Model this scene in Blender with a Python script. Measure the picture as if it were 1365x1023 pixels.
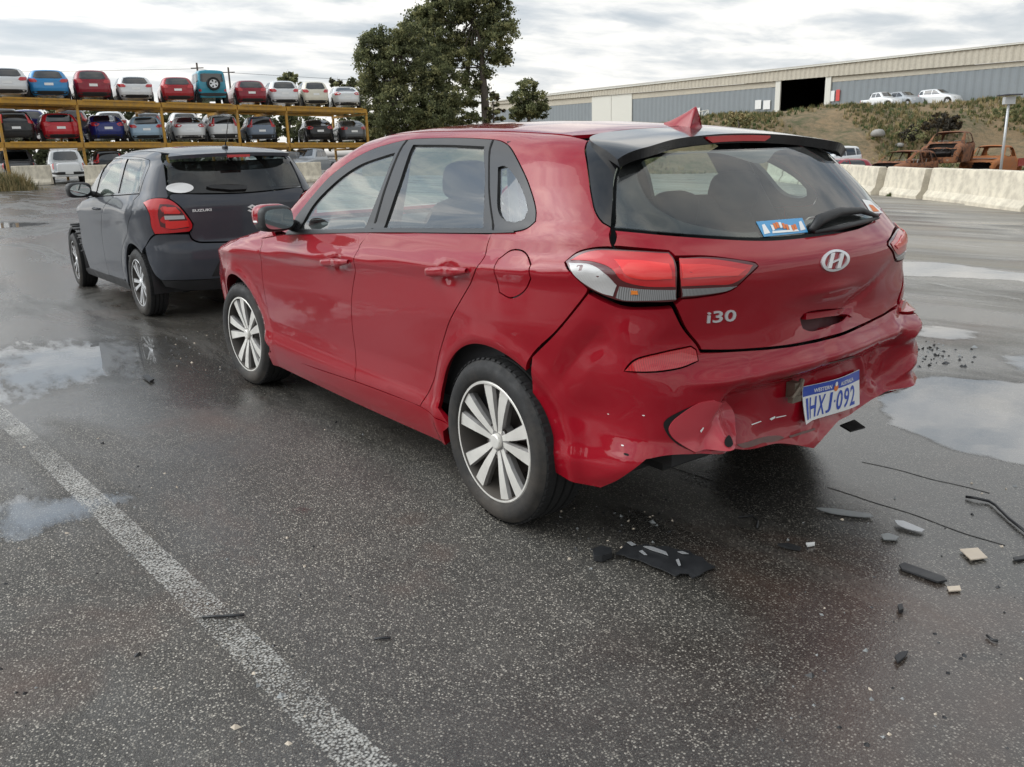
import bpy, math, random
import numpy as np
from mathutils import Vector, Matrix
from mathutils.geometry import delaunay_2d_cdt
random.seed(7); rng = np.random.default_rng(7)
for o in list(bpy.data.objects): bpy.data.objects.remove(o)
SC = bpy.context.scene
COL = SC.collection
R = math.radians

# ---------------------------------------------------------------- camera (photo is 1365 x 1023 px)
PW, PH = 1365.0, 1023.0
FPX, YAW, PITCH, ROLL = 1120.53, -0.63195, 0.26989, -0.030058
CO = np.array([-2.43362, 2.55402, 1.36034])
_fw = np.array([math.cos(YAW)*math.cos(PITCH), math.sin(YAW)*math.cos(PITCH), -math.sin(PITCH)])
_r = np.cross(_fw, [0, 0, 1.0]); _r /= np.linalg.norm(_r); _u = np.cross(_r, _fw)
RT = _r*math.cos(ROLL)+_u*math.sin(ROLL); UP = _u*math.cos(ROLL)-_r*math.sin(ROLL); FW = _fw
cam = bpy.data.cameras.new('camera'); co = bpy.data.objects.new('camera', cam); COL.objects.link(co)
cam.sensor_fit = 'HORIZONTAL'; cam.sensor_width = 36.0; cam.lens = FPX/PW*36.0
cam.clip_start = 0.05; cam.clip_end = 3000
co.matrix_world = Matrix(((RT[0], UP[0], -FW[0], CO[0]), (RT[1], UP[1], -FW[1], CO[1]), (RT[2], UP[2], -FW[2], CO[2]), (0, 0, 0, 1)))
SC.camera = co
SC.render.resolution_x = 1024; SC.render.resolution_y = 767
SC.view_settings.view_transform = 'Standard'; SC.view_settings.look = 'None'
SC.view_settings.exposure = 0.22; SC.view_settings.gamma = 1.0

def pray(px, py):
    return FW+RT*((px-PW/2)/FPX)-UP*((py-PH/2)/FPX)
def at_z(px, py, z=0.0):
    d = pray(px, py); t = (z-CO[2])/d[2]; return CO+t*d
def at_depth(px, py, dep):
    return CO+pray(px, py)*dep

# ---------------------------------------------------------------- node helpers
def mk(name):
    m = bpy.data.materials.new(name); m.use_nodes = True
    nt = m.node_tree; nt.nodes.clear()
    out = nt.nodes.new('ShaderNodeOutputMaterial')
    return m, nt, out
def N(nt, t, **kw):
    n = nt.nodes.new(t)
    for k, v in kw.items():
        if k in n.inputs: n.inputs[k].default_value = v
        else: setattr(n, k, v)
    return n
def L(nt, a, ao, b, bi): nt.links.new(a.outputs[ao], b.inputs[bi])
def RAMP(nt, stops, interp='LINEAR'):
    n = nt.nodes.new('ShaderNodeValToRGB'); e = n.color_ramp.elements; n.color_ramp.interpolation = interp
    while len(e) < len(stops): e.new(0.5)
    for i, (p, c) in enumerate(stops):
        e[i].position = p
        if not hasattr(c, '__len__'): c = (c, c, c)
        e[i].color = (*c[:3], 1)
    return n
def MATH(nt, op, a=None, b=None, va=None, vb=None, clamp=False):
    n = nt.nodes.new('ShaderNodeMath'); n.operation = op; n.use_clamp = clamp
    if a is not None: nt.links.new(a, n.inputs[0])
    if b is not None: nt.links.new(b, n.inputs[1])
    if va is not None: n.inputs[0].default_value = va
    if vb is not None: n.inputs[1].default_value = vb
    return n.outputs[0]
def MIX(nt, fac, a, b, mode='MIX'):
    n = nt.nodes.new('ShaderNodeMix'); n.data_type = 'RGBA'; n.blend_type = mode
    for i, v in ((0, fac), (6, a), (7, b)):
        if isinstance(v, bpy.types.NodeSocket): nt.links.new(v, n.inputs[i])
        elif i == 0: n.inputs[0].default_value = v
        else: n.inputs[i].default_value = (*v[:3], 1)
    return n.outputs[2]

# ---------------------------------------------------------------- world: thin broken overcast over a Nishita sky
SUN_EL, SUN_AZ = R(37), R(54)       # azimuth from +x towards +y
wd = bpy.data.worlds.new('World'); SC.world = wd; wd.use_nodes = True
nt = wd.node_tree; nt.nodes.clear()
wo = N(nt, 'ShaderNodeOutputWorld'); bg = N(nt, 'ShaderNodeBackground'); bg.inputs[1].default_value = 1.0
sky = N(nt, 'ShaderNodeTexSky'); sky.sky_type = 'NISHITA'; sky.sun_disc = False
sky.sun_elevation = SUN_EL; sky.sun_rotation = math.pi/2-SUN_AZ; sky.air_density = 1.0; sky.dust_density = 1.5
skym = N(nt, 'ShaderNodeVectorMath', operation='SCALE'); L(nt, sky, 0, skym, 0); skym.inputs['Scale'].default_value = 0.11
tc = N(nt, 'ShaderNodeTexCoord')
sx = N(nt, 'ShaderNodeSeparateXYZ'); L(nt, tc, 'Generated', sx, 0)
zz = MATH(nt, 'ADD', MATH(nt, 'MAXIMUM', sx.outputs[2], vb=0.0), vb=0.10)
cxx = MATH(nt, 'DIVIDE', sx.outputs[0], zz); cyy = MATH(nt, 'DIVIDE', sx.outputs[1], zz)
cv = N(nt, 'ShaderNodeCombineXYZ'); nt.links.new(cxx, cv.inputs[0]); nt.links.new(cyy, cv.inputs[1])
rot = N(nt, 'ShaderNodeMapping'); L(nt, cv, 0, rot, 0); rot.inputs['Rotation'].default_value = (0, 0, R(38)); rot.inputs['Scale'].default_value = (1.25, .8, 1)
n1 = N(nt, 'ShaderNodeTexNoise', Scale=0.85, Detail=7.0, Roughness=0.55, Distortion=0.4); L(nt, rot, 0, n1, 'Vector')
n2 = N(nt, 'ShaderNodeTexNoise', Scale=2.6, Detail=6.0, Roughness=0.55, Distortion=0.3); L(nt, rot, 0, n2, 'Vector')
mixn = MATH(nt, 'ADD', MATH(nt, 'MULTIPLY', n1.outputs[0], vb=.6), MATH(nt, 'MULTIPLY', n2.outputs[0], vb=.4))
crp = RAMP(nt, [(.38, (.30, .38, .47)), (.46, (.50, .56, .62)), (.52, (.78, .80, .81)), (.60, (1.10, 1.07, 1.01))]); nt.links.new(mixn, crp.inputs[0])
cmk = RAMP(nt, [(.30, .55), (.45, .97)]); nt.links.new(mixn, cmk.inputs[0])
hz = RAMP(nt, [(0.0, .70), (.08, .40), (.24, 0.0)]); nt.links.new(sx.outputs[2], hz.inputs[0])
cl = MIX(nt, cmk.outputs[0], skym.outputs[0], crp.outputs[0])
cl = MIX(nt, hz.outputs[0], cl, (.96, .93, .87))
# the veil is brighter around the hidden sun
sdn = N(nt, 'ShaderNodeVectorMath', operation='DOT_PRODUCT'); L(nt, tc, 'Generated', sdn, 0); sdn.inputs[1].default_value = (math.cos(SUN_AZ)*math.cos(SUN_EL), math.sin(SUN_AZ)*math.cos(SUN_EL), math.sin(SUN_EL))
sdm = MATH(nt, 'MAXIMUM', sdn.outputs['Value'], vb=0.0); glow = MATH(nt, 'ADD', MATH(nt, 'MULTIPLY', MATH(nt, 'POWER', sdm, vb=3.0), vb=.8), MATH(nt, 'MULTIPLY', MATH(nt, 'POWER', sdm, vb=16.0), vb=2.8))
gsc = MATH(nt, 'MULTIPLY_ADD', glow, vb=1.4); gsc.node.inputs[2].default_value = 1.0
glm = N(nt, 'ShaderNodeVectorMath', operation='SCALE'); nt.links.new(cl, glm.inputs[0]); nt.links.new(gsc, glm.inputs['Scale']); cl = glm.outputs[0]
gr = RAMP(nt, [(0.0, 0.0), (.5, 0.0), (.502, 1.0)]); 
mp = MATH(nt, 'MULTIPLY_ADD', sx.outputs[2], vb=.5); mp.node.inputs[2].default_value = .5
nt.links.new(mp, gr.inputs[0])
fin = MIX(nt, gr.outputs[0], (.10, .10, .10), cl)
nt.links.new(fin, bg.inputs[0]); L(nt, bg, 0, wo, 0)
sl = bpy.data.lights.new('sun', 'SUN'); so = bpy.data.objects.new('sun', sl); COL.objects.link(so)
sl.energy = 0.6; sl.angle = R(55); sl.color = (1.0, .95, .87)
sdv = Vector((math.cos(SUN_AZ)*math.cos(SUN_EL), math.sin(SUN_AZ)*math.cos(SUN_EL), math.sin(SUN_EL)))
so.rotation_euler = sdv.to_track_quat('Z', 'Y').to_euler()

# ---------------------------------------------------------------- object helpers
def link(o, parent=None):
    COL.objects.link(o)
    if parent is not None: o.parent = parent
    return o
def tag(o, label=None, cat=None, group=None, kind=None):
    if label: o['label'] = label
    if cat: o['category'] = cat
    if group: o['group'] = group
    if kind: o['kind'] = kind
    return o
def thing(name, label, cat, loc=(0, 0, 0), rotz=0.0, group=None):
    o = bpy.data.objects.new(name, None); o.empty_display_size = .2
    o.location = loc; o.rotation_euler = (0, 0, rotz); link(o)
    return tag(o, label, cat, group)
def mesh(name, V, Fc, mats=None, smooth=True, mi=None, ln=None):
    me = bpy.data.meshes.new(name)
    me.from_pydata([tuple(map(float, v)) for v in V], [], [tuple(map(int, f)) for f in Fc])
    if mats is not None:
        for m in (mats if isinstance(mats, (list, tuple)) else [mats]): me.materials.append(m)
    n = len(me.polygons)
    if mi is not None: me.polygons.foreach_set('material_index', np.asarray(mi, dtype=np.int32))
    me.polygons.foreach_set('use_smooth', np.full(n, bool(smooth)))
    me.update()
    if ln is not None: me.normals_split_custom_set([tuple(map(float, v)) for v in ln])
    return me
def obj(name, V, Fc, mats=None, parent=None, smooth=True, mi=None, ln=None):
    o = bpy.data.objects.new(name, mesh(name, V, Fc, mats, smooth, mi, ln)); return link(o, parent)
def obm(name, me, parent=None, mat=None):
    o = bpy.data.objects.new(name, me); link(o, parent)
    if mat is not None:
        o.material_slots[0].link = 'OBJECT'; o.material_slots[0].material = mat
    return o
class MB:
    """collects simple solids into one mesh"""
    def __init__(s): s.V = []; s.F = []; s.M = []; s.mi = 0
    def add(s, V, Fc):
        b = len(s.V); s.V += [tuple(v) for v in V]; s.F += [tuple(b+i for i in f) for f in Fc]; s.M += [s.mi]*len(Fc)
    def box(s, c, d, rz=0.0, taper=1.0):
        x, y, z = d[0]/2, d[1]/2, d[2]/2; cs, sn = math.cos(rz), math.sin(rz); V = []
        for dz, t in ((-z, 1), (z, taper)):
            for dx, dy in ((-x, -y), (x, -y), (x, y), (-x, y)):
                a, b = dx*t, dy*t; V.append((c[0]+a*cs-b*sn, c[1]+a*sn+b*cs, c[2]+dz))
        s.add(V, [(3, 2, 1, 0), (4, 5, 6, 7), (0, 1, 5, 4), (1, 2, 6, 5), (2, 3, 7, 6), (3, 0, 4, 7)])
    def bar(s, a, b, w, h):
        a = Vector(a); b = Vector(b); d = (b-a).normalized(); up = Vector((0, 0, 1)) if abs(d.z) < .9 else Vector((1, 0, 0))
        r = d.cross(up).normalized(); u = r.cross(d); V = []
        for p in (a, b):
            for i, j in ((-1, -1), (1, -1), (1, 1), (-1, 1)): V.append(p+r*(i*w/2)+u*(j*h/2))
        s.add(V, [(3, 2, 1, 0), (4, 5, 6, 7), (0, 1, 5, 4), (1, 2, 6, 5), (2, 3, 7, 6), (3, 0, 4, 7)])
    def tube(s, pts, rad, n=8, cap=True):
        P = [Vector(p) for p in pts]; k = len(P); rad = rad if hasattr(rad, '__len__') else [rad]*k
        V = []; pr = None
        for i, p in enumerate(P):
            d = (P[min(i+1, k-1)]-P[max(i-1, 0)]).normalized()
            if pr is None: pr = d.orthogonal().normalized()
            pr = (pr-d*pr.dot(d)).normalized(); q = d.cross(pr)
            for j in range(n):
                a = 2*math.pi*j/n; V.append(p+(pr*math.cos(a)+q*math.sin(a))*rad[i])
        Fc = [(i*n+j, i*n+(j+1) % n, (i+1)*n+(j+1) % n, (i+1)*n+j) for i in range(k-1) for j in range(n)]
        if cap: Fc += [tuple(range(n-1, -1, -1)), tuple((k-1)*n+j for j in range(n))]
        s.add(V, Fc)
    def lathe(s, prof, c=(0, 0, 0), axis='y', n=32, closed=False, a0=0, a1=2*math.pi):
        """prof: (radius, along-axis)"""
        full = abs(a1-a0-2*math.pi) < 1e-6; m = n if full else n+1; V = []
        for r, t in prof:
            for j in range(m):
                a = a0+(a1-a0)*j/n; p, q = r*math.cos(a), r*math.sin(a)
                V.append({'y': (c[0]+p, c[1]+t, c[2]+q), 'z': (c[0]+p, c[1]+q, c[2]+t), 'x': (c[0]+t, c[1]+p, c[2]+q)}[axis])
        k = len(prof); Fc = []
        for i in range(k if closed else k-1):
            for j in range(n):
                j2 = (j+1) % m; i2 = (i+1) % k; f = (i*m+j, i*m+j2, i2*m+j2, i2*m+j)
                Fc.append(f if axis != 'y' else f[::-1])
        s.add(V, Fc)
    def prism(s, poly, h0, h1, fn):
        """poly: 2d list, fn(u,v,h)->xyz"""
        n = len(poly); V = [fn(u, v, h0) for u, v in poly]+[fn(u, v, h1) for u, v in poly]
        s.add(V, [tuple(range(n-1, -1, -1)), tuple(range(n, 2*n))]+[(i, (i+1) % n, n+(i+1) % n, n+i) for i in range(n)])
    def build(s, name, mats, parent=None, smooth=False):
        return obj(name, s.V, s.F, mats, parent, smooth, s.M)
    def mesh(s, name, mats, smooth=False): return mesh(name, s.V, s.F, mats, smooth, s.M)
def smooth_by_angle(o, ang=35):
    o.data.set_sharp_from_angle(angle=R(ang))

# ---------------------------------------------------------------- body surface machinery (implicit car shells)
def tab(pts, sig=.012, step=.002):
    p = np.array(pts, float); p = p[np.argsort(p[:, 0])]
    x = np.arange(p[0, 0]-.2, p[-1, 0]+.2, step); y = np.interp(x, p[:, 0], p[:, 1])
    if sig > 0:
        k = int(4*sig/step)+1; g = np.exp(-.5*(np.arange(-k, k+1)*step/sig)**2); g /= g.sum()
        y = np.convolve(np.pad(y, k, mode='edge'), g, mode='valid')
    d = np.gradient(y, step)
    return x, y, d
def ev(t, x): return np.interp(x, t[0], t[1])
def evd(t, x): return np.interp(x, t[0], t[2])
def sst(a, b, x):
    t = np.clip((x-a)/(b-a), 0, 1); return t*t*(3-2*t)
def smax(a, b, k): return np.maximum(a, b)+np.maximum(k-np.abs(a-b), 0)**2/(4*k)
class Surf:
    def __init__(s, **kw):
        s.belt_rise = 0.05; s.xm = .9; s.bow = (.2, .2); s.crown = .16; s.fbow = .28; s.zbot = .17
        s.kr = .14; s.kt = .10; s.ktr = .05; s.tr = (.05, .27); s.tf = (2.6, .22); s.krf = None; s.dents = None; s.extra = None; s.arch = None; s.axis = .1
        s.pos = (0, 0, 0); s.ang = 0.0
        for k, v in kw.items(): setattr(s, k, v)
        s.c, s.s_ = math.cos(s.ang), math.sin(s.ang)
    def base(s, x, y, z):
        ay = np.sqrt(y*y+1e-6)
        zp = z+s.belt_rise*(x-s.xm)*sst(.3, .9, z)*(1-sst(1.15, 1.38, z))
        tp = s.tr[1]*np.maximum(s.tr[0]-x, 0)**2+s.tf[1]*np.maximum(x-s.tf[0], 0)**2
        a = ay-ev(s.Y, zp)+tp
        if s.extra is not None: a = a-s.extra(x, z)
        sl = evd(s.Y, zp); a = a/np.sqrt(1+sl*sl)
        b = (ev(s.X, z)+s.bow[0]*y*y+s.bow[1]*y**4-x)/np.sqrt(1+evd(s.X, z)**2)
        xe = x+s.fbow*y*y*sst(1.3, 3.2, x)
        d = (z-ev(s.T, xe)+s.crown*y*y*(1-.6*sst(1.9, 2.4, x)))/np.sqrt(1+evd(s.T, xe)**2)
        return a, b, d
    def F(s, P):
        x, y, z = P[..., 0], P[..., 1], P[..., 2]
        a, b, d = s.base(x, y, z)
        f = smax(smax(a, b, s.kr if s.krf is None else s.krf(z)), d, s.kt)
        if s.dents is not None: f = f+s.dents(x, y, z)
        f = np.maximum(f, s.zbot-z)
        return f
    def Fcut(s, P):
        f = s.F(P)
        if s.arch:
            for (xa, za, ra) in s.arch:
                r = np.hypot(P[..., 0]-xa, P[..., 2]-za); g = np.minimum(ra-r, np.abs(P[..., 1])-s.archin); f = np.maximum(f, g)
        return f
    def grad(s, P, h=.004, F=None):
        F = F or s.F; g = np.empty_like(P)
        for i in range(3):
            e = np.zeros(3); e[i] = h; g[..., i] = F(P+e)-F(P-e)
        return g/np.maximum(np.linalg.norm(g, axis=-1, keepdims=True), 1e-9)
    def toloc(s, p, vec=False):
        p = np.asarray(p, float); q = p if vec else p-np.array(s.pos)
        return np.stack([q[..., 0]*s.c+q[..., 1]*s.s_, -q[..., 0]*s.s_+q[..., 1]*s.c, q[..., 2]], -1)
    def pix(s, pts):
        """photo pixels -> points on this shell (local coordinates)"""
        o = s.toloc(CO); out = []
        for px, py in pts:
            d = s.toloc(pray(px, py), True); t = np.arange(1.0, 16.0, .01); P = o+t[:, None]*d; f = s.F(P)
            i = np.argmax(f < 0) if (f < 0).any() else -1
            if i <= 0: out.append(P[np.argmin(f)]); continue
            lo, hi = t[i-1], t[i]
            for _ in range(25):
                m = .5*(lo+hi)
                if s.F((o+m*d)[None])[0] < 0: hi = m
                else: lo = m
            out.append(o+hi*d)
        return np.array(out)
    # --- 2d domains
    def dom(s, P, dm):
        P = np.asarray(P)
        if dm[0] == 's': return P[:, [0, 2]]
        if dm[0] in 'rf': return P[:, [1, 2]]
        if dm[0] == 't': return P[:, [0, 1]]
        if dm[0] == 'c': return np.stack([np.arctan2(P[:, 1], s.axis-P[:, 0])*.7, P[:, 2]], -1)
    def lift(s, Q, dm, F=None):
        F = F or s.F; n = len(Q)
        z = np.zeros(n)
        if dm[0] == 's': sg = -1 if dm.endswith('-') else 1; O = np.stack([Q[:, 0], z+sg*.15, Q[:, 1]], -1); D = np.array([0, sg*1.1, 0])
        elif dm[0] == 'r': O = np.stack([z+.35, Q[:, 0], Q[:, 1]], -1); D = np.array([-1.6, 0, 0])
        elif dm[0] == 'f': O = np.stack([z+2.0, Q[:, 0], Q[:, 1]], -1); D = np.array([2.2, 0, 0])
        elif dm[0] == 't': O = np.stack([Q[:, 0], Q[:, 1], z+.6], -1); D = np.array([0, 0, 1.6])
        elif dm[0] == 'c':
            a = Q[:, 0]/.7; O = np.stack([z+s.axis, z, Q[:, 1]], -1); D = np.stack([-np.cos(a), np.sin(a), z], -1)*1.5
        lo = np.zeros(n); hi = np.ones(n)
        for _ in range(22):
            m = .5*(lo+hi); g = F(O+m[:, None]*D) < 0; lo = np.where(g, m, lo); hi = np.where(g, hi, m)
        return O+lo[:, None]*D
def resample(P, sp, corner=42, closed=True):
    """smooth closed outline through P, keeping corners sharper than `corner` degrees"""
    P = np.array(P, float); n = len(P)
    d = [True]*n
    for i in range(n):
        a = P[i]-P[i-1]; b = P[(i+1) % n]-P[i]
        ca = np.dot(a, b)/max(np.linalg.norm(a)*np.linalg.norm(b), 1e-12)
        d[i] = math.degrees(math.acos(max(-1, min(1, ca)))) > corner
    out = []
    for i in range(n):
        p1, p2 = P[i], P[(i+1) % n]
        p0 = P[i-1] if not d[i] else 2*p1-p2; p3 = P[(i+2) % n] if not d[(i+1) % n] else 2*p2-p1
        k = max(1, int(math.ceil(np.linalg.norm(p2-p1)/sp)))
        t0 = 0; t1 = np.linalg.norm(p1-p0)**.5+1e-9; t2 = t1+np.linalg.norm(p2-p1)**.5+1e-9; t3 = t2+np.linalg.norm(p3-p2)**.5+1e-9
        for j in range(k):
            t = t1+(t2-t1)*j/k
            A1 = (t1-t)/(t1-t0)*p0+(t-t0)/(t1-t0)*p1; A2 = (t2-t)/(t2-t1)*p1+(t-t1)/(t2-t1)*p2; A3 = (t3-t)/(t3-t2)*p2+(t-t2)/(t3-t2)*p3
            B1 = (t2-t)/(t2-t0)*A1+(t-t0)/(t2-t0)*A2; B2 = (t3-t)/(t3-t1)*A2+(t-t1)/(t3-t1)*A3
            out.append((t2-t)/(t2-t1)*B1+(t-t1)/(t2-t1)*B2)
    return np.array(out)
def area2(P): return .5*np.sum(P[:, 0]*np.roll(P[:, 1], -1)-np.roll(P[:, 0], -1)*P[:, 1])
def pip(Q, P):
    r = np.zeros(len(Q), bool); x, y = Q[:, 0], Q[:, 1]; j = len(P)-1
    for i in range(len(P)):
        xi, yi = P[i]; xj, yj = P[j]
        if yi != yj: r ^= ((yi > y) != (yj > y)) & (x < (xj-xi)*(y-yi)/(yj-yi)+xi)
        j = i
    return r
def inset(P, g):
    if area2(P) < 0: P = P[::-1]
    e = np.roll(P, -1, 0)-np.roll(P, 1, 0); e /= np.maximum(np.linalg.norm(e, axis=1, keepdims=True), 1e-9)
    return P+g*np.stack([-e[:, 1], e[:, 0]], -1)
def bdist(Q, P):
    d = np.full(len(Q), 9.0); B = np.roll(P, -1, 0)
    for a, b in zip(P, B):
        ab = b-a; t = np.clip(((Q-a)@ab)/max(ab@ab, 1e-12), 0, 1); d = np.minimum(d, np.linalg.norm(Q-a-t[:, None]*ab, axis=1))
    return d
def tri2d(outs, sp):
    """outs: [outer, hole, hole..] already sampled. -> verts, tris, boundary loops"""
    V = []; E = []; loops = []
    for P in outs:
        b = len(V); n = len(P); V += list(P); E += [(b+i, b+(i+1) % n) for i in range(n)]; loops.append(list(range(b, b+n)))
    o = outs[0]; lo = o.min(0); hi = o.max(0)
    gx = np.arange(lo[0], hi[0], sp); gy = np.arange(lo[1], hi[1], sp*.866); X, Yg = np.meshgrid(gx, gy); X = X+((np.arange(len(gy)) % 2)*sp/2)[:, None]
    Q = np.stack([X.ravel(), Yg.ravel()], -1)
    if len(Q):
        k = pip(Q, o)
        for h in outs[1:]: k &= ~pip(Q, h)
        Q = Q[k]
        for P in outs:
            if len(Q): Q = Q[bdist(Q, P) > sp*.55]
    nb = len(V); A = np.array(V+list(Q))
    res = delaunay_2d_cdt([Vector((float(a), float(b))) for a, b in A], E, [], 0, 1e-7)
    V2 = np.array([tuple(v) for v in res[0]]); T = np.array([f for f in res[2]]); T = T[[len(f) == 3 for f in T]] if T.dtype == object else T
    cen = V2[T].mean(1); k = pip(cen, o)
    for h in outs[1:]: k &= ~pip(cen, h)
    T = T[k]
    mp = {}
    for ni, src in enumerate(res[3]):
        for q in src: mp[q] = ni
    loops = [[mp[i] for i in lp if i in mp] for lp in loops]
    a = V2[T]; ar = np.cross(a[:, 1]-a[:, 0], a[:, 2]-a[:, 0]); T[ar < 0] = T[ar < 0][:, ::-1]
    return V2, T, loops
def panel(S, name, dm, outline, mat, parent, sp=.03, holes=(), gap=.002, rim=.012, off=0.0, F=None, corner=42, back=None, bsp=None, blind=False):
    """a sheet on the shell: outline(s) in the 2d domain, own edges turned inwards by `rim`"""
    bsp = bsp or min(sp, .02)
    outs = [inset(resample(outline, bsp, corner), gap)]
    for h in holes: outs.append(inset(resample(h, bsp, corner), -gap))
    V2, T, loops = tri2d(outs, sp)
    P = S.lift(V2, dm, F); Nn = S.grad(P, F=F)
    if off: P = P+Nn*off
    a = P[T]; fn = np.cross(a[:, 1]-a[:, 0], a[:, 2]-a[:, 0]); flip = (fn*Nn[T].mean(1)).sum(1).mean() < 0
    if flip: T = T[:, ::-1]
    V = list(P); Fc = [tuple(t) for t in T]; mi = [0]*len(Fc); ln = [Nn[i] for t in T for i in t]
    if rim > 0:
        for li, lp in enumerate(loops):
            b = len(V); n = len(lp)
            V += [P[i] for i in lp]+[P[i]-Nn[i]*rim for i in lp]
            for i in range(n):
                j = (i+1) % n; f = (b+i, b+n+i, b+n+j, b+j)
                q = np.cross(V[f[1]]-V[f[0]], V[f[3]]-V[f[0]])
                tdir = V[b+j]-V[b+i]; 
                if (li == 0) == flip: f = f[::-1]
                q = np.cross(V[f[1]]-V[f[0]], V[f[2]]-V[f[0]]); q = q/max(np.linalg.norm(q), 1e-12)
                Fc.append(f); mi.append(0); ln += [q]*4
    if back is not None:
        b = len(V); V += list(P-Nn*max(rim, .004)*.9); Fb = [tuple(b+i for i in t[::-1]) for t in T]
        Fc += Fb; mi += [1]*len(Fb); ln += [-Nn[i] for t in T for i in t[::-1]]
        mat = [mat, back]
    o = obj(name, V, Fc, mat, parent, True, mi, ln)
    return o
def onsurf(S, dm, V2, Fc, name, mat, parent, off=.003, rim=.004, F=None):
    """flat 2d mesh (lettering, emblems) laid on the shell with a thickness"""
    V2 = np.asarray(V2, float); P0 = S.lift(V2, dm, F); Nn = S.grad(P0, F=F); P = P0+Nn*off
    a = P[[f[0] for f in Fc]]; b = P[[f[1] for f in Fc]]; c = P[[f[2] for f in Fc]]
    if (np.cross(b-a, c-a)*Nn[[f[0] for f in Fc]]).sum() < 0: Fc = [tuple(f[::-1]) for f in Fc]
    n = len(P); V = list(P)+list(P-Nn*rim); FF = [tuple(f) for f in Fc]
    cnt = {}
    for f in Fc:
        for i in range(len(f)): cnt[(f[i], f[(i+1) % len(f)])] = 1
    for (i, j) in cnt:
        if (j, i) not in cnt: FF.append((j, i, n+i, n+j))
    return obj(name, V, FF, mat, parent, False)
def textmesh(txt, bold=0.0, res=3):
    cu = bpy.data.curves.new('t', 'FONT'); cu.body = txt; cu.resolution_u = res; cu.offset = bold; cu.fill_mode = 'FRONT' if hasattr(cu, 'fill_mode') else cu.fill_mode
    cu.dimensions = '2D'; cu.fill_mode = 'BOTH'
    o = bpy.data.objects.new('t', cu); COL.objects.link(o); bpy.context.view_layer.update()
    me = bpy.data.meshes.new_from_object(o.evaluated_get(bpy.context.evaluated_depsgraph_get()))
    V = np.array([v.co[:2] for v in me.vertices]); Fc = [tuple(p.vertices) for p in me.polygons]
    bpy.data.objects.remove(o); bpy.data.curves.remove(cu); bpy.data.meshes.remove(me)
    # merge doubles so that boundaries close
    key = {}; rm = []; VV = []
    for v in V:
        k = (round(v[0], 5), round(v[1], 5))
        if k not in key: key[k] = len(VV); VV.append(v)
        rm.append(key[k])
    Fc = [tuple(rm[i] for i in f) for f in Fc]; Fc = [f for f in Fc if len(set(f)) == len(f)]
    V = np.array(VV); lo = V.min(0); hi = V.max(0)
    return (V-lo)/(hi-lo), Fc, (hi-lo)[0]/(hi-lo)[1]
def affine(U, bl, br, tl):
    bl, br, tl = map(np.asarray, (bl, br, tl)); return bl+U[:, :1]*(br-bl)+U[:, 1:]*(tl-bl)
def subdiv2(V, Fc): return V, Fc
def surfnet(F, lo, hi, h, it=5):
    """surface-nets mesh of F<0"""
    ax = [np.arange(lo[i], hi[i]+h, h) for i in range(3)]
    G = np.stack(np.meshgrid(*ax, indexing='ij'), -1); f = F(G.reshape(-1, 3)).reshape(G.shape[:3]); s = f < 0
    nx, ny, nz = f.shape; c = np.zeros((nx-1, ny-1, nz-1), int)
    for i in (0, 1):
        for j in (0, 1):
            for k in (0, 1): c += s[i:nx-1+i, j:ny-1+j, k:nz-1+k]
    act = (c > 0) & (c < 8); idx = -np.ones(act.shape, int); idx[act] = np.arange(act.sum())
    P = G[:-1, :-1, :-1][act]+h/2
    for _ in range(it):
        e = .004; g = np.empty_like(P); v = F(P)
        for i in range(3):
            d = np.zeros(3); d[i] = e; g[:, i] = (F(P+d)-F(P-d))/(2*e)
        st = -v[:, None]*g/np.maximum((g*g).sum(1, keepdims=True), .05); P = P+np.clip(st, -.6*h, .6*h)
    Fc = []
    for a in range(3):
        b, c2 = (a+1) % 3, (a+2) % 3
        sl0 = [slice(None)]*3; sl1 = [slice(None)]*3; sl0[a] = slice(0, -1); sl1[a] = slice(1, None)
        s0 = s[tuple(sl0)]; s1 = s[tuple(sl1)]; cr = np.argwhere(s0 != s1)
        ok = (cr[:, b] > 0) & (cr[:, c2] > 0) & (cr[:, b] < idx.shape[b]) & (cr[:, c2] < idx.shape[c2]); cr = cr[ok]
        q = []
        for db, dc in ((1, 1), (0, 1), (0, 0), (1, 0)):
            t = cr.copy(); t[:, b] -= db; t[:, c2] -= dc; q.append(idx[t[:, 0], t[:, 1], t[:, 2]])
        q = np.stack(q, 1); fl = ~s0[tuple(cr.T)]; q[fl] = q[fl][:, ::-1]; Fc.append(q)
    return P, np.concatenate(Fc)
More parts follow.
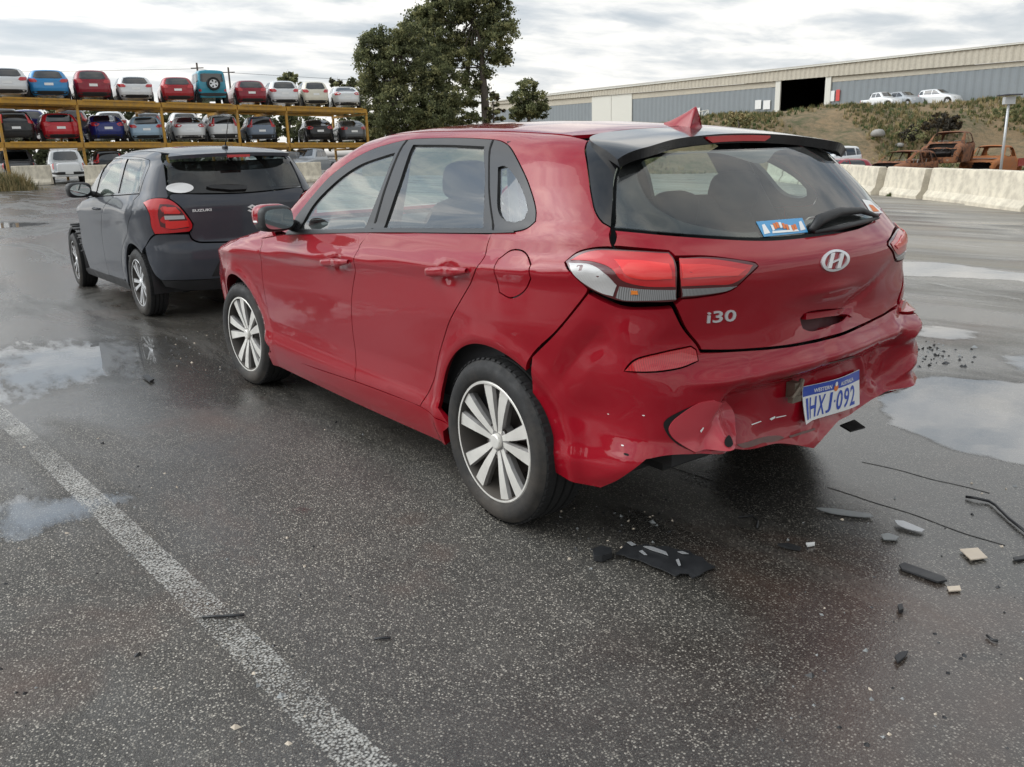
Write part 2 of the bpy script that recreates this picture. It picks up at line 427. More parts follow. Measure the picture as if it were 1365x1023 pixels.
# ---------------------------------------------------------------- materials
MT = {}
def pbr(name, col, rough=.5, metal=0.0, coat=0.0, spec=.5, var=0.0, vs=8.0, bump=0.0, bs=60.0, dirt=0.0, crough=.04, aniso=None):
    m, nt, out = mk(name); b = N(nt, 'ShaderNodeBsdfPrincipled'); L(nt, b, 0, out, 0)
    b.inputs['Base Color'].default_value = (*col, 1); b.inputs['Roughness'].default_value = rough; b.inputs['Metallic'].default_value = metal
    b.inputs['Coat Weight'].default_value = coat; b.inputs['Coat Roughness'].default_value = crough; b.inputs['Specular IOR Level'].default_value = spec
    if var or bump or dirt: tcn = N(nt, 'ShaderNodeTexCoord')
    if var:
        n = N(nt, 'ShaderNodeTexNoise', Scale=vs, Detail=6.0, Roughness=.6); L(nt, tcn, 'Object', n, 'Vector')
        c = MIX(nt, n.outputs[0], [max(0, x*(1-var)) for x in col], [min(1, x*(1+var)) for x in col]); nt.links.new(c, b.inputs['Base Color'])
        r = RAMP(nt, [(.3, max(.02, rough*(1-var*.5))), (.7, min(1, rough*(1+var*.6)))]); L(nt, n, 0, r, 0); L(nt, r, 0, b, 'Roughness')
    if dirt:
        n = N(nt, 'ShaderNodeTexNoise', Scale=5.0, Detail=8.0, Roughness=.65); L(nt, tcn, 'Object', n, 'Vector')
        r = RAMP(nt, [(.42, 0.0), (.75, dirt)]); L(nt, n, 0, r, 0)
        src = b.inputs['Base Color'].links[0].from_socket if b.inputs['Base Color'].links else None
        c = MIX(nt, r.outputs[0], src if src else col, (.16, .13, .10)); nt.links.new(c, b.inputs['Base Color'])
    if bump:
        n = N(nt, 'ShaderNodeTexNoise', Scale=bs, Detail=5.0, Roughness=.6); L(nt, tcn, 'Object', n, 'Vector')
        bp = N(nt, 'ShaderNodeBump', Strength=bump, Distance=.01); L(nt, n, 0, bp, 'Height'); L(nt, bp, 0, b, 'Normal')
    MT[name] = m; return m
def paint(name, col, metal=.15, rough=.38, dust=.05, cc=.035, peel=.02, coat=1.0):
    """clear-coated car paint with road film and faint orange peel"""
    m, nt, out = mk(name); b = N(nt, 'ShaderNodeBsdfPrincipled'); L(nt, b, 0, out, 0)
    tcn = N(nt, 'ShaderNodeTexCoord')
    n = N(nt, 'ShaderNodeTexNoise', Scale=3.0, Detail=9.0, Roughness=.68); L(nt, tcn, 'Object', n, 'Vector')
    sp = N(nt, 'ShaderNodeTexNoise', Scale=240.0, Detail=2.0); L(nt, tcn, 'Object', sp, 'Vector')
    r = RAMP(nt, [(.45, 0.0), (.85, dust)]); L(nt, n, 0, r, 0)
    s2 = RAMP(nt, [(.70, 0.0), (.78, dust*1.2)]); L(nt, sp, 0, s2, 0)
    fac = MATH(nt, 'ADD', r.outputs[0], s2.outputs[0], clamp=True)
    c = MIX(nt, fac, col, (.22, .19, .16)); nt.links.new(c, b.inputs['Base Color'])
    b.inputs['Metallic'].default_value = metal; b.inputs['Roughness'].default_value = rough
    b.inputs['Coat Weight'].default_value = coat; b.inputs['Coat IOR'].default_value = 1.46; b.inputs['Specular IOR Level'].default_value = .1
    cr = RAMP(nt, [(.35, cc), (.8, cc*2+.015)]); L(nt, n, 0, cr, 0); L(nt, cr, 0, b, 'Coat Roughness')
    pn = N(nt, 'ShaderNodeTexNoise', Scale=55.0, Detail=1.0); L(nt, tcn, 'Object', pn, 'Vector')
    bp = N(nt, 'ShaderNodeBump', Strength=peel, Distance=.004); L(nt, pn, 0, bp, 'Height'); L(nt, bp, 0, b, 'Coat Normal')
    MT[name] = m; return m
def glass(name, tint=(.72, .80, .77), ior=1.5, rough=0.0, film=.04):
    m, nt, out = mk(name)
    tr = N(nt, 'ShaderNodeBsdfTransparent'); tr.inputs[0].default_value = (*tint, 1)
    gl = N(nt, 'ShaderNodeBsdfGlossy'); gl.inputs[0].default_value = (1, 1, 1, 1); gl.inputs['Roughness'].default_value = rough
    fr = N(nt, 'ShaderNodeFresnel', IOR=ior); mx = N(nt, 'ShaderNodeMixShader')
    ge = N(nt, 'ShaderNodeNewGeometry'); pw = MATH(nt, 'POWER', None, MATH(nt, 'MULTIPLY_ADD', ge.outputs['Backfacing'], vb=-2.0), va=ior); pw.node.inputs[1].links[0].from_node.inputs[2].default_value = 1.0; nt.links.new(pw, fr.inputs['IOR'])      # same pane seen from inside
    L(nt, fr, 0, mx, 0); L(nt, tr, 0, mx, 1); L(nt, gl, 0, mx, 2)
    if film:
        df = N(nt, 'ShaderNodeBsdfDiffuse'); df.inputs[0].default_value = (.5, .5, .48, 1); m2 = N(nt, 'ShaderNodeMixShader')
        tcn = N(nt, 'ShaderNodeTexCoord'); n = N(nt, 'ShaderNodeTexNoise', Scale=6.0, Detail=8.0, Roughness=.7); L(nt, tcn, 'Object', n, 'Vector')
        r = RAMP(nt, [(.35, film*.3), (.8, film*1.8)]); L(nt, n, 0, r, 0); L(nt, r, 0, m2, 0); L(nt, mx, 0, m2, 1); L(nt, df, 0, m2, 2); L(nt, m2, 0, out, 0)
    else: L(nt, mx, 0, out, 0)
    MT[name] = m; return m
def lens(name, col, rough=.08, ribs=0.0, rib_s=160.0, trans=.0):
    m, nt, out = mk(name); b = N(nt, 'ShaderNodeBsdfPrincipled'); L(nt, b, 0, out, 0)
    b.inputs['Base Color'].default_value = (*col, 1); b.inputs['Roughness'].default_value = .35; b.inputs['Coat Weight'].default_value = 1.0
    b.inputs['Coat Roughness'].default_value = .02; b.inputs['Subsurface Weight'].default_value = 0.0
    if ribs:
        tcn = N(nt, 'ShaderNodeTexCoord'); w = N(nt, 'ShaderNodeTexWave', Scale=rib_s, Distortion=0.0); w.bands_direction = 'Y'; L(nt, tcn, 'Object', w, 'Vector')
        c = MIX(nt, w.outputs[1], [x*(1-ribs) for x in col], [min(1, x*(1+ribs)) for x in col]); nt.links.new(c, b.inputs['Base Color'])
    MT[name] = m; return m
paint('red_paint', (.28, .0005, .0092), metal=.0, rough=.5, dust=.015, cc=.006)
paint('red_scuffed', (.28, .0008, .0100), metal=.0, rough=.5, dust=.04, cc=.01)
paint('red_sheen_scuff', (.46, .045, .06), metal=0, rough=.55, dust=.10, cc=.05)  # paler red for the flap: sky sheen put into the colour, plus scuffing
paint('graphite_paint', (.058, .063, .075), metal=.1, rough=.4, dust=.10, coat=.6)
paint('black_gloss', (.008, .008, .009), metal=0, rough=.25, dust=.05, cc=.05)
pbr('black_plastic', (.018, .018, .019), .48, var=.3, bump=.1, bs=300)
pbr('black_trim', (.012, .012, .013), .38, var=.2)
pbr('satin_trim', (.016, .016, .017), .30, var=.25)
pbr('rubber', (.019, .019, .019), .72, var=.35, vs=25, bump=.15, bs=120, dirt=.35)
pbr('tread', (.012, .012, .012), .80, var=.3, vs=25)
pbr('rim_face', (.80, .78, .73), .36, metal=.30, var=.12, vs=14, dirt=.25)
pbr('rim_barrel', (.085, .078, .07), .5, metal=.3, var=.3, dirt=.4); pbr('rim_side', (.36, .35, .34), .42, metal=.5, var=.15, dirt=.3)
pbr('rim_silver', (.74, .75, .76), .32, metal=.4, var=.12, dirt=.2)
pbr('brake_iron', (.06, .05, .045), .6, metal=.6, var=.4)
pbr('cavity', (.06, .003, .005), .6); pbr('scuff', (.16, .09, .08), .7, var=.6, vs=60); pbr('dark_void', (.004, .004, .004), .9)
pbr('underbody', (.012, .012, .012), .8, var=.4)
pbr('cabin_dark', (.025, .025, .027), .8, var=.2)
pbr('cabin_grey', (.085, .085, .09), .85, var=.15)
pbr('seat_cloth', (.040, .041, .045), .9, var=.3, bump=.2, bs=200)
pbr('belt_beige', (.36, .28, .22), .8)
pbr('headliner', (.34, .33, .31), .9)
pbr('chrome', (.82, .82, .83), .10, metal=1.0, var=.05)
pbr('silver_badge', (.72, .72, .73), .28, metal=.45); pbr('white_print', (.82, .82, .80), .4, coat=.4)
pbr('plate_white', (.80, .80, .78), .38, coat=.3, var=.05)
pbr('plate_blue', (.03, .075, .42), .38, coat=.3)
pbr('crest_orange', (.75, .20, .04), .5)
pbr('sticker_blue', (.05, .30, .58), .4, coat=.3)
pbr('bracket', (.20, .17, .13), .55, metal=.5, var=.5, vs=30, dirt=.6)
pbr('mirror_glass', (.55, .60, .60), .03, metal=1.0)
lens('lamp_red', (.52, .006, .010)); lens('lamp_bright', (.78, .022, .018)); lens('lamp_dark', (.085, .004, .006)); lens('lamp_white', (.50, .49, .48), ribs=.12)
lens('lamp_clear', (.22, .22, .22), ribs=.45, rib_s=75); lens('lamp_amber', (.80, .22, .02)); lens('reflector_red', (.42, .008, .014), ribs=.25, rib_s=60)
glass('side_glass', (.72, .84, .80), 2.05, film=.03); glass('rear_glass', (.74, .82, .80), 1.7, film=.03); glass('tint_glass', (.05, .055, .06), 1.6, film=.03)
def cropfn(ox, oy, s): return lambda pts: [(ox+x/s, oy+y/s) for x, y in pts]
c1 = cropfn(270, 130, 2.692); c2 = cropfn(730, 120, 2.623); c3 = cropfn(560, 400, 3.1975); c4 = cropfn(800, 400, 2.967); c5 = cropfn(70, 170, 3.789)
def blob(c, h, e=.35, n=16, m=10, rot=None, e2=None):
    """rounded box (superellipsoid)"""
    e2 = e if e2 is None else e2
    f = lambda w, k: math.copysign(abs(w)**k, w); V = []; Fc = []
    for i in range(m+1):
        a = -math.pi/2+math.pi*i/m
        for j in range(n):
            b = 2*math.pi*j/n
            V.append(Vector((h[0]*f(math.cos(a), e)*f(math.cos(b), e2), h[1]*f(math.cos(a), e)*f(math.sin(b), e2), h[2]*f(math.sin(a), e))))
    for i in range(m):
        for j in range(n): Fc.append((i*n+j, i*n+(j+1) % n, (i+1)*n+(j+1) % n, (i+1)*n+j))
    if rot is not None: V = [rot@v for v in V]
    return [v+Vector(c) for v in V], Fc
def circ(cx, cz, r, a0, a1, n):
    return np.array([(cx+r*math.cos(R(a0+(a1-a0)*i/(n-1))), cz+r*math.sin(R(a0+(a1-a0)*i/(n-1)))) for i in range(n)])
# ---------------------------------------------------------------- wheels (outer face towards +y)
def wheel_meshes(rt, rr, wd, style):
    D = {}
    h = wd/2; mb = MB()
    side = [(rr-.004, h-.022), (rr+.004, h-.008), (rr+.012, h-.004), (rr+.35*(rt-rr), h+.001), (rr+.62*(rt-rr), h), (rt-.022, h-.008), (rt-.008, h-.022)]
    mb.lathe(side, n=64); 
    inner = [(r, -y) for r, y in side][::-1]; mb.lathe(inner, n=64)
    tr = [(rt-.008, h-.022)]; ng = 4; w = 2*(h-.026)
    for g in range(ng):
        yc = h-.026-w*(g+.5)/ng
        if g == 0: pass
        tr += [(rt, yc+w/ng/2-.006), (rt, yc-w/ng/2+.006)]
        if g < ng-1: tr += [(rt-.008, yc-w/ng/2+.004), (rt-.008, yc-w/ng/2-.004)]
    tr.append((rt-.008, -(h-.022))); mb.mi = 1; mb.lathe(tr, n=64)
    # tread blocks at the shoulder
    for k in range(60):
        a = 2*math.pi*k/60
        for sg in (1, -1):
            p = [Vector(((rt-.004)*math.cos(a+da), sg*yy, (rt-.004)*math.sin(a+da))) for da, yy in ((0, h-.05), (.06, h-.05), (.06, h-.020), (0, h-.020))]
            q = [Vector((v.x*(rt+.001)/(rt-.004), v.y-(sg*.004 if i > 1 else 0), v.z*(rt+.001)/(rt-.004))) for i, v in enumerate(p)]
            mb.add(p+q, [(4, 5, 6, 7), (0, 1, 5, 4), (1, 2, 6, 5), (2, 3, 7, 6), (3, 0, 4, 7)])
    D['tyre'] = mb.mesh('tyre', [MT['rubber'], MT['tread']], True); D['tyre'].set_sharp_from_angle(angle=R(40))
    rb = MB(); f = h-.010
    rb.lathe([(rr-.002, f-.016), (rr, f-.004), (rr-.004, f), (rr-.011, f-.001)], n=64)
    rb.mi = 3; rb.lathe([(rr-.011, f-.001), (rr-.016, f-.014), (rr-.020, f-.05), (rr-.034, f-.10), (rr-.032, -h+.02)], n=64)
    rb.mi = 2; rb.lathe([(.001, f-.085), (.13, f-.085), (.142, f-.088), (.142, f-.115), (.001, f-.115)], n=40)      # brake disc
    rb.lathe([(rr-.04, -h+.05), (.03, -h+.05)], n=40)
    b = rb
    def spoke(ang, st, face, thick, mi_f, mi_s):
        ca, sa = math.cos(ang), math.sin(ang)
        def P(r, t, y): return (r*ca-t*sa, y, r*sa+t*ca)
        V = []; m = 6
        for (r, t, w, y) in st:
            V += [P(r, t-w, y-.003), P(r, t+w, y-.003), P(r, t+w*1.22, y-.016), P(r, t+w*.9, y-thick), P(r, t-w*.9, y-thick), P(r, t-w*1.22, y-.016)]
        k = len(st)
        for i in range(k-1):
            for j in range(m):
                fc = (i*m+j, i*m+(j+1) % m, (i+1)*m+(j+1) % m, (i+1)*m+j)
                b.mi = mi_f if j == 0 else mi_s; b.add([V[q] for q in fc], [(0, 1, 2, 3)])
    if style == 'twin':
        for k in range(5):
            a = math.pi/2+k*2*math.pi/5+.12
            for s in (-1, 1):
                spoke(a, [(.036, s*.0125, .0100, f-.022), (.075, s*.0195, .0138, f-.017), (.12, s*.029, .0182, f-.011), (.17, s*.041, .0228, f-.007), (rr-.010, s*.055, .0275, f-.005)], f, .040, 0, 1)
        b.mi = 1; b.lathe([(.001, f-.026), (.058, f-.026), (.066, f-.034), (.066, f-.07)], n=30)
        b.mi = 0; b.lathe([(.001, f-.010), (.024, f-.010), (.029, f-.013), (.030, f-.022), (.030, f-.03)], n=24)
        for k in range(5):
            a = math.pi/2+math.pi/5+k*2*math.pi/5+.12; b.mi = 2
            b.lathe([(.0125, f-.0255), (.0125, f-.034)], c=(.057*math.cos(a), 0, .057*math.sin(a)), n=12)
            b.lathe([(.001, f-.030), (.0125, f-.0255)], c=(.057*math.cos(a), 0, .057*math.sin(a)), n=12)
    elif style == 'multi':
        for k in range(10):
            a = math.pi/2+k*2*math.pi/10+(.10 if k % 2 else -.10)
            spoke(a, [(.03, 0, .011, f-.020), (.09, 0, .012, f-.013), (.14, 0, .013, f-.009), (rr-.010, 0, .019, f-.006)], f, .035, 0, 1)
        b.mi = 0; b.lathe([(.001, f-.006), (.026, f-.008), (.032, f-.016), (.05, f-.022), (.052, f-.06)], n=24)
    else:   # simple five spoke for far cars
        for k in range(5):
            a = math.pi/2+k*2*math.pi/5
            spoke(a, [(.02, 0, .026, f-.016), (rr-.010, 0, .034, f-.008)], f, .03, 0, 1)
    D['rim'] = b.mesh('rim', [MT['rim_face'] if style == 'twin' else MT['rim_silver'], MT['rim_side'], MT['brake_iron'], MT['rim_barrel']], True); D['rim'].set_sharp_from_angle(angle=R(30))
    return D
WM = {}
def wheel(parent, kind, x, y, z, steer=0.0, spin=0.0, flat=False):
    D = WM[kind]; w = bpy.data.objects.new('wheel', D['rim']); link(w, parent); w.name = 'wheel'
    w.location = (x, y, z); s = 1 if y > 0 else -1
    w.rotation_mode = 'ZXY' if False else 'XYZ'
    M = Matrix.Rotation(R(steer)+(0 if s > 0 else math.pi), 4, 'Z')@Matrix.Rotation(spin, 4, 'Y'); w.rotation_euler = M.to_euler()
    t = bpy.data.objects.new('tyre', D['tyre']); link(t, w)
    return w
# ================================================================ ground
FH = np.array([math.cos(YAW), math.sin(YAW)]); RH = np.array([math.sin(YAW), -math.cos(YAW)])
def gz(x, y):
    """the yard tilts about one degree across the view, level around the two parked cars"""
    x = np.asarray(x, float)-CO[0]; y = np.asarray(y, float)-CO[1]
    d = np.hypot(x, y); lat = x*RH[0]+y*RH[1]
    return -.018*np.clip(lat, -40, 60)*sst(7, 30, d)
def at_g(px, py, up=0.0):
    z = 0.0
    for _ in range(8):
        p = at_z(px, py, z+up); z = float(gz(p[0], p[1]))
    return np.array([p[0], p[1], z])
def asphalt():
    m, nt, out = mk('asphalt'); b = N(nt, 'ShaderNodeBsdfPrincipled'); L(nt, b, 0, out, 0)
    tcn = N(nt, 'ShaderNodeTexCoord'); P = tcn.outputs['Object']
    def noise(s, d=4.0, r=.6, vec=None, dist=0.0):
        n = N(nt, 'ShaderNodeTexNoise', Scale=s, Detail=d, Roughness=r, Distortion=dist); nt.links.new(vec or P, n.inputs['Vector']); return n.outputs[0]
    def ramp(v, st, ip='LINEAR'):
        r = RAMP(nt, st, ip); nt.links.new(v, r.inputs[0]); return r.outputs[0]
    def vor(s, feat='F1', rnd=1.0):
        v = N(nt, 'ShaderNodeTexVoronoi', Scale=s, Randomness=rnd); v.feature = feat
        wv = N(nt, 'ShaderNodeVectorMath', operation='ADD'); nn = N(nt, 'ShaderNodeTexNoise', Scale=60.0, Detail=2.0); nt.links.new(P, nn.inputs['Vector'])
        sc = N(nt, 'ShaderNodeVectorMath', operation='SCALE'); L(nt, nn, 1, sc, 0); sc.inputs['Scale'].default_value = .0035; nt.links.new(P, wv.inputs[0]); L(nt, sc, 0, wv, 1)
        L(nt, wv, 0, v, 'Vector'); return v
    v1 = vor(140.0); v2 = vor(290.0)
    s1 = N(nt, 'ShaderNodeSeparateColor'); L(nt, v1, 'Color', s1, 0); s2 = N(nt, 'ShaderNodeSeparateColor'); L(nt, v2, 'Color', s2, 0)
    # stone colour: most stones dark, some pale tan or grey
    st1 = RAMP(nt, [(0, (.022, .021, .019)), (.30, (.065, .061, .055)), (.48, (.16, .15, .13)), (.68, (.29, .268, .228)), (.84, (.45, .415, .35)), (1.0, (.70, .65, .56))]); L(nt, s1, 0, st1, 0)
    st2 = RAMP(nt, [(0, (.02, .02, .019)), (.4, (.055, .053, .05)), (.75, (.16, .15, .132)), (1.0, (.38, .355, .31))]); L(nt, s2, 1, st2, 0)
    core = ramp(v1.outputs['Distance'], [(.30, 1.0), (.50, 0.0)]); core2 = ramp(v2.outputs['Distance'], [(.25, 1.0), (.55, 0.0)])
    binder = (.060, .055, .047)
    c = MIX(nt, core2, binder, st2.outputs[0]); c = MIX(nt, core, c, st1.outputs[0])
    # wear: patches where stones are scrubbed pale, patches sealed dark
    wear = noise(.9, 6.0, .6); fine = noise(6.0, 5.0, .6)
    c = MIX(nt, ramp(wear, [(.36, .35), (.56, 0.0)]), c, (.030, .029, .028))
    c = MIX(nt, MATH(nt, 'MULTIPLY', ramp(fine, [(.42, 0.0), (.74, .34)]), vb=1.0), c, (.13, .12, .108))
    rust = noise(.55, 5.0, .62, dist=.5); c = MIX(nt, ramp(rust, [(.52, 0.0), (.68, .55)]), c, (.16, .085, .058))
    # drift of pale silt further out, in bands along the traffic direction
    mpn = N(nt, 'ShaderNodeMapping'); nt.links.new(P, mpn.inputs[0]); mpn.inputs['Rotation'].default_value = (0, 0, R(52)); mpn.inputs['Scale'].default_value = (.12, .75, 1)
    band = noise(1.0, 7.0, .62, vec=mpn.outputs[0], dist=.6)
    sp = N(nt, 'ShaderNodeSeparateXYZ'); nt.links.new(P, sp.inputs[0])
    ex = MATH(nt, 'SUBTRACT', sp.outputs[0], vb=float(CO[0])); ey = MATH(nt, 'SUBTRACT', sp.outputs[1], vb=float(CO[1]))
    dist = MATH(nt, 'SQRT', MATH(nt, 'ADD', MATH(nt, 'MULTIPLY', ex, ex), MATH(nt, 'MULTIPLY', ey, ey)))
    right = ramp(MATH(nt, 'MULTIPLY', sp.outputs[1], vb=-.05), [(.12, 0.0), (.40, 1.0)])
    right_n = right
    silt = MATH(nt, 'MULTIPLY', ramp(band, [(.36, .10), (.60, 1.0)]), right_n)
    c = MIX(nt, MATH(nt, 'MULTIPLY', silt, vb=.88), c, (.34, .305, .25))
    # wetness: damp film, streaky; drier towards the viewer's feet
    mp2 = N(nt, 'ShaderNodeMapping'); nt.links.new(P, mp2.inputs[0]); mp2.inputs['Rotation'].default_value = (0, 0, R(40)); mp2.inputs['Scale'].default_value = (.35, 1.1, 1)
    wn = noise(.75, 7.0, .62, vec=mp2.outputs[0], dist=.8)
    far = ramp(MATH(nt, 'MULTIPLY', dist, vb=.1), [(.30, 0.0), (.60, .16)])
    dx = MATH(nt, 'ADD', sp.outputs[0], vb=1.0); dy = MATH(nt, 'ADD', sp.outputs[1], vb=.5)      # damp ground around the rear end, its shadow also darkened in here
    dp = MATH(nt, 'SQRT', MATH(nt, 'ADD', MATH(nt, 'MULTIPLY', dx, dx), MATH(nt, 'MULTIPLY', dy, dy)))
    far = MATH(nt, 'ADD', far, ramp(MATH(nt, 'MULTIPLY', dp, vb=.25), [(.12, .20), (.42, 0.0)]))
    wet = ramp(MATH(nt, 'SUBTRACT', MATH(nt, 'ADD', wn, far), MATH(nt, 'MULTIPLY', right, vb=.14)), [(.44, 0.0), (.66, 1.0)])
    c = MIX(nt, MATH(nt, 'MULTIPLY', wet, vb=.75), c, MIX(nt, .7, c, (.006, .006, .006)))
    nt.links.new(c, b.inputs['Base Color'])
    rw = ramp(wet, [(0.0, .66), (.5, .46), (1.0, .22)]); rr = MATH(nt, 'ADD', rw, MATH(nt, 'MULTIPLY', core, vb=-.06)); nt.links.new(rr, b.inputs['Roughness'])
    nt.links.new(ramp(wet, [(0.0, .38), (1.0, .90)]), b.inputs['Specular IOR Level'])
    h1 = MATH(nt, 'MULTIPLY', core, vb=1.0); hh = MATH(nt, 'ADD', h1, MATH(nt, 'MULTIPLY', core2, vb=.45)); hh = MATH(nt, 'ADD', hh, MATH(nt, 'MULTIPLY', noise(320.0, 2.0), vb=.5))
    bp = N(nt, 'ShaderNodeBump', Strength=.55, Distance=.004); nt.links.new(hh, bp.inputs['Height']); nt.links.new(ramp(wet, [(.0, .55), (.8, .10)]), bp.inputs['Strength'])
    b2 = N(nt, 'ShaderNodeBump', Strength=.18, Distance=.03); nt.links.new(noise(1.6, 3.0), b2.inputs['Height']); L(nt, b2, 0, bp, 'Normal')
    L(nt, bp, 0, b, 'Normal'); return m
ASPH = asphalt()
gx = np.unique(np.r_[np.linspace(-220, -20, 9), np.linspace(-20, 75, 39), np.linspace(75, 420, 9)]); gy = np.unique(np.r_[np.linspace(-420, -60, 9), np.linspace(-60, 40, 41), np.linspace(40, 300, 8)])
X, Yy = np.meshgrid(gx, gy, indexing='ij'); Zg = gz(X, Yy); V = np.stack([X, Yy, Zg], -1).reshape(-1, 3); ny = len(gy)
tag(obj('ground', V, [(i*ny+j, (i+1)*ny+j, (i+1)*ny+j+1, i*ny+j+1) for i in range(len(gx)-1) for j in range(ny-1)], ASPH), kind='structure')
# worn painted line
def line_mat():
    m, nt, out = mk('line_paint'); b = N(nt, 'ShaderNodeBsdfPrincipled'); tr = N(nt, 'ShaderNodeBsdfTransparent'); mx = N(nt, 'ShaderNodeMixShader'); L(nt, mx, 0, out, 0); L(nt, tr, 0, mx, 1); L(nt, b, 0, mx, 2)
    tcn = N(nt, 'ShaderNodeTexCoord'); v = N(nt, 'ShaderNodeTexVoronoi', Scale=120.0); L(nt, tcn, 'Object', v, 'Vector')
    n = N(nt, 'ShaderNodeTexNoise', Scale=2.2, Detail=8.0, Roughness=.7); L(nt, tcn, 'Object', n, 'Vector'); n3 = N(nt, 'ShaderNodeTexNoise', Scale=150.0, Detail=3.0); L(nt, tcn, 'Object', n3, 'Vector')
    at = N(nt, 'ShaderNodeAttribute'); at.attribute_name = 'edge'
    e = RAMP(nt, [(0.0, 0.0), (.55, 1.0)]); L(nt, at, 'Fac', e, 0)
    cov = MATH(nt, 'MULTIPLY', e.outputs[0], MATH(nt, 'MULTIPLY_ADD', n.outputs[0], vb=1.1)); cov.node.inputs[0].default_value = 1
    cv2 = MATH(nt, 'ADD', MATH(nt, 'MULTIPLY', n.outputs[0], vb=.75), MATH(nt, 'MULTIPLY', n3.outputs[0], vb=.55))
    cv2 = MATH(nt, 'SUBTRACT', cv2, MATH(nt, 'MULTIPLY', v.outputs['Distance'], vb=.45)); cv2 = MATH(nt, 'MULTIPLY', cv2, e.outputs[0])
    r = RAMP(nt, [(.36, 0.0), (.60, .75)]); nt.links.new(cv2, r.inputs[0]); L(nt, r, 0, mx, 0)
    b.inputs['Base Color'].default_value = (.55, .54, .50, 1); b.inputs['Roughness'].default_value = .55
    return m
def strip(name, pts, w, mat, z=.003, n=60, kind='structure'):
    P = np.array(pts); s = np.r_[0, np.cumsum(np.linalg.norm(np.diff(P, axis=0), axis=1))]; t = np.linspace(0, s[-1], n); X = np.interp(t, s, P[:, 0]); Yl = np.interp(t, s, P[:, 1])
    d = np.stack([np.gradient(X), np.gradient(Yl)], -1); d /= np.linalg.norm(d, axis=1, keepdims=True); nn = np.stack([-d[:, 1], d[:, 0]], -1); V = []; e = []
    for i in range(n):
        for k, q in ((-.5, 0), (-.3, 1), (.3, 1), (.5, 0)):
            x, y = X[i]+nn[i, 0]*w*k, Yl[i]+nn[i, 1]*w*k; V.append((x, y, float(gz(x, y))+z)); e.append(q)
    o = obj(name, V, [(i*4+j, i*4+j+1, (i+1)*4+j+1, (i+1)*4+j) for i in range(n-1) for j in range(3)], mat)
    if o.data.polygons[0].normal.z < 0: o.data.flip_normals()
    at = o.data.attributes.new('edge', 'FLOAT', 'POINT'); at.data.foreach_set('value', np.array(e, float))
    return tag(o, kind=kind)
LP_ = line_mat()
strip('parking_line', [at_z(*p)[:2] for p in ((560, 1090), (480, 1013), (300, 836), (150, 692), (60, 607), (10, 562), (-60, 500))], .125, LP_)
strip('parking_line', [at_z(*p)[:2] for p in ((1150, 362), (1215, 372), (1300, 389), (1420, 411))], .10, LP_)
# puddles: thin sheets of water with a feathered rim
def water_mat():
    m, nt, out = mk('puddle_water'); tr = N(nt, 'ShaderNodeBsdfTransparent'); tr.inputs[0].default_value = (.70, .70, .70, 1); gl = N(nt, 'ShaderNodeBsdfGlossy'); gl.inputs['Roughness'].default_value = .012
    fr = N(nt, 'ShaderNodeFresnel', IOR=3.4); mx = N(nt, 'ShaderNodeMixShader'); md = N(nt, 'ShaderNodeBsdfDiffuse'); md.inputs[0].default_value = (.40, .41, .42, 1); mt_ = N(nt, 'ShaderNodeMixShader'); mt_.inputs[0].default_value = .18; L(nt, tr, 0, mt_, 1); L(nt, md, 0, mt_, 2); L(nt, mt_, 0, mx, 1); L(nt, gl, 0, mx, 2)      # silty water; pale diffuse also stands in for sky glare
    clear = N(nt, 'ShaderNodeBsdfTransparent'); m2 = N(nt, 'ShaderNodeMixShader'); L(nt, clear, 0, m2, 1); L(nt, mx, 0, m2, 2); L(nt, m2, 0, out, 0)
    at = N(nt, 'ShaderNodeAttribute'); at.attribute_name = 'edge'; tcn = N(nt, 'ShaderNodeTexCoord'); mpw = N(nt, 'ShaderNodeMapping'); L(nt, tcn, 'Object', mpw, 0); mpw.inputs['Rotation'].default_value = (0, 0, R(52)); mpw.inputs['Scale'].default_value = (.55, 1.8, 1)
    n = N(nt, 'ShaderNodeTexNoise', Scale=4.5, Detail=10.0, Roughness=.70); L(nt, mpw, 0, n, 'Vector')
    s = MATH(nt, 'ADD', at.outputs['Fac'], MATH(nt, 'MULTIPLY_ADD', n.outputs[0], vb=2.6)); s.node.inputs[1].links[0].from_node.inputs[2].default_value = -1.3
    r = RAMP(nt, [(.20, 0.0), (.42, .55), (.72, 1.0)]); nt.links.new(s, r.inputs[0]); ge = N(nt, 'ShaderNodeNewGeometry'); nt.links.new(MATH(nt, 'MULTIPLY', r.outputs[0], MATH(nt, 'SUBTRACT', None, ge.outputs['Backfacing'], va=1.0)), m2.inputs[0]); L(nt, fr, 0, mx, 0); dr = RAMP(nt, [(.0, 1.0), (.40, .85)]); L(nt, at, 'Fac', dr, 0); L(nt, dr, 0, clear, 0)
    bp = N(nt, 'ShaderNodeBump', Strength=.02, Distance=.02); n2 = N(nt, 'ShaderNodeTexNoise', Scale=5.0, Detail=2.0); L(nt, tcn, 'Object', n2, 'Vector'); L(nt, n2, 0, bp, 'Height'); L(nt, bp, 0, gl, 'Normal'); return m
WAT = water_mat()
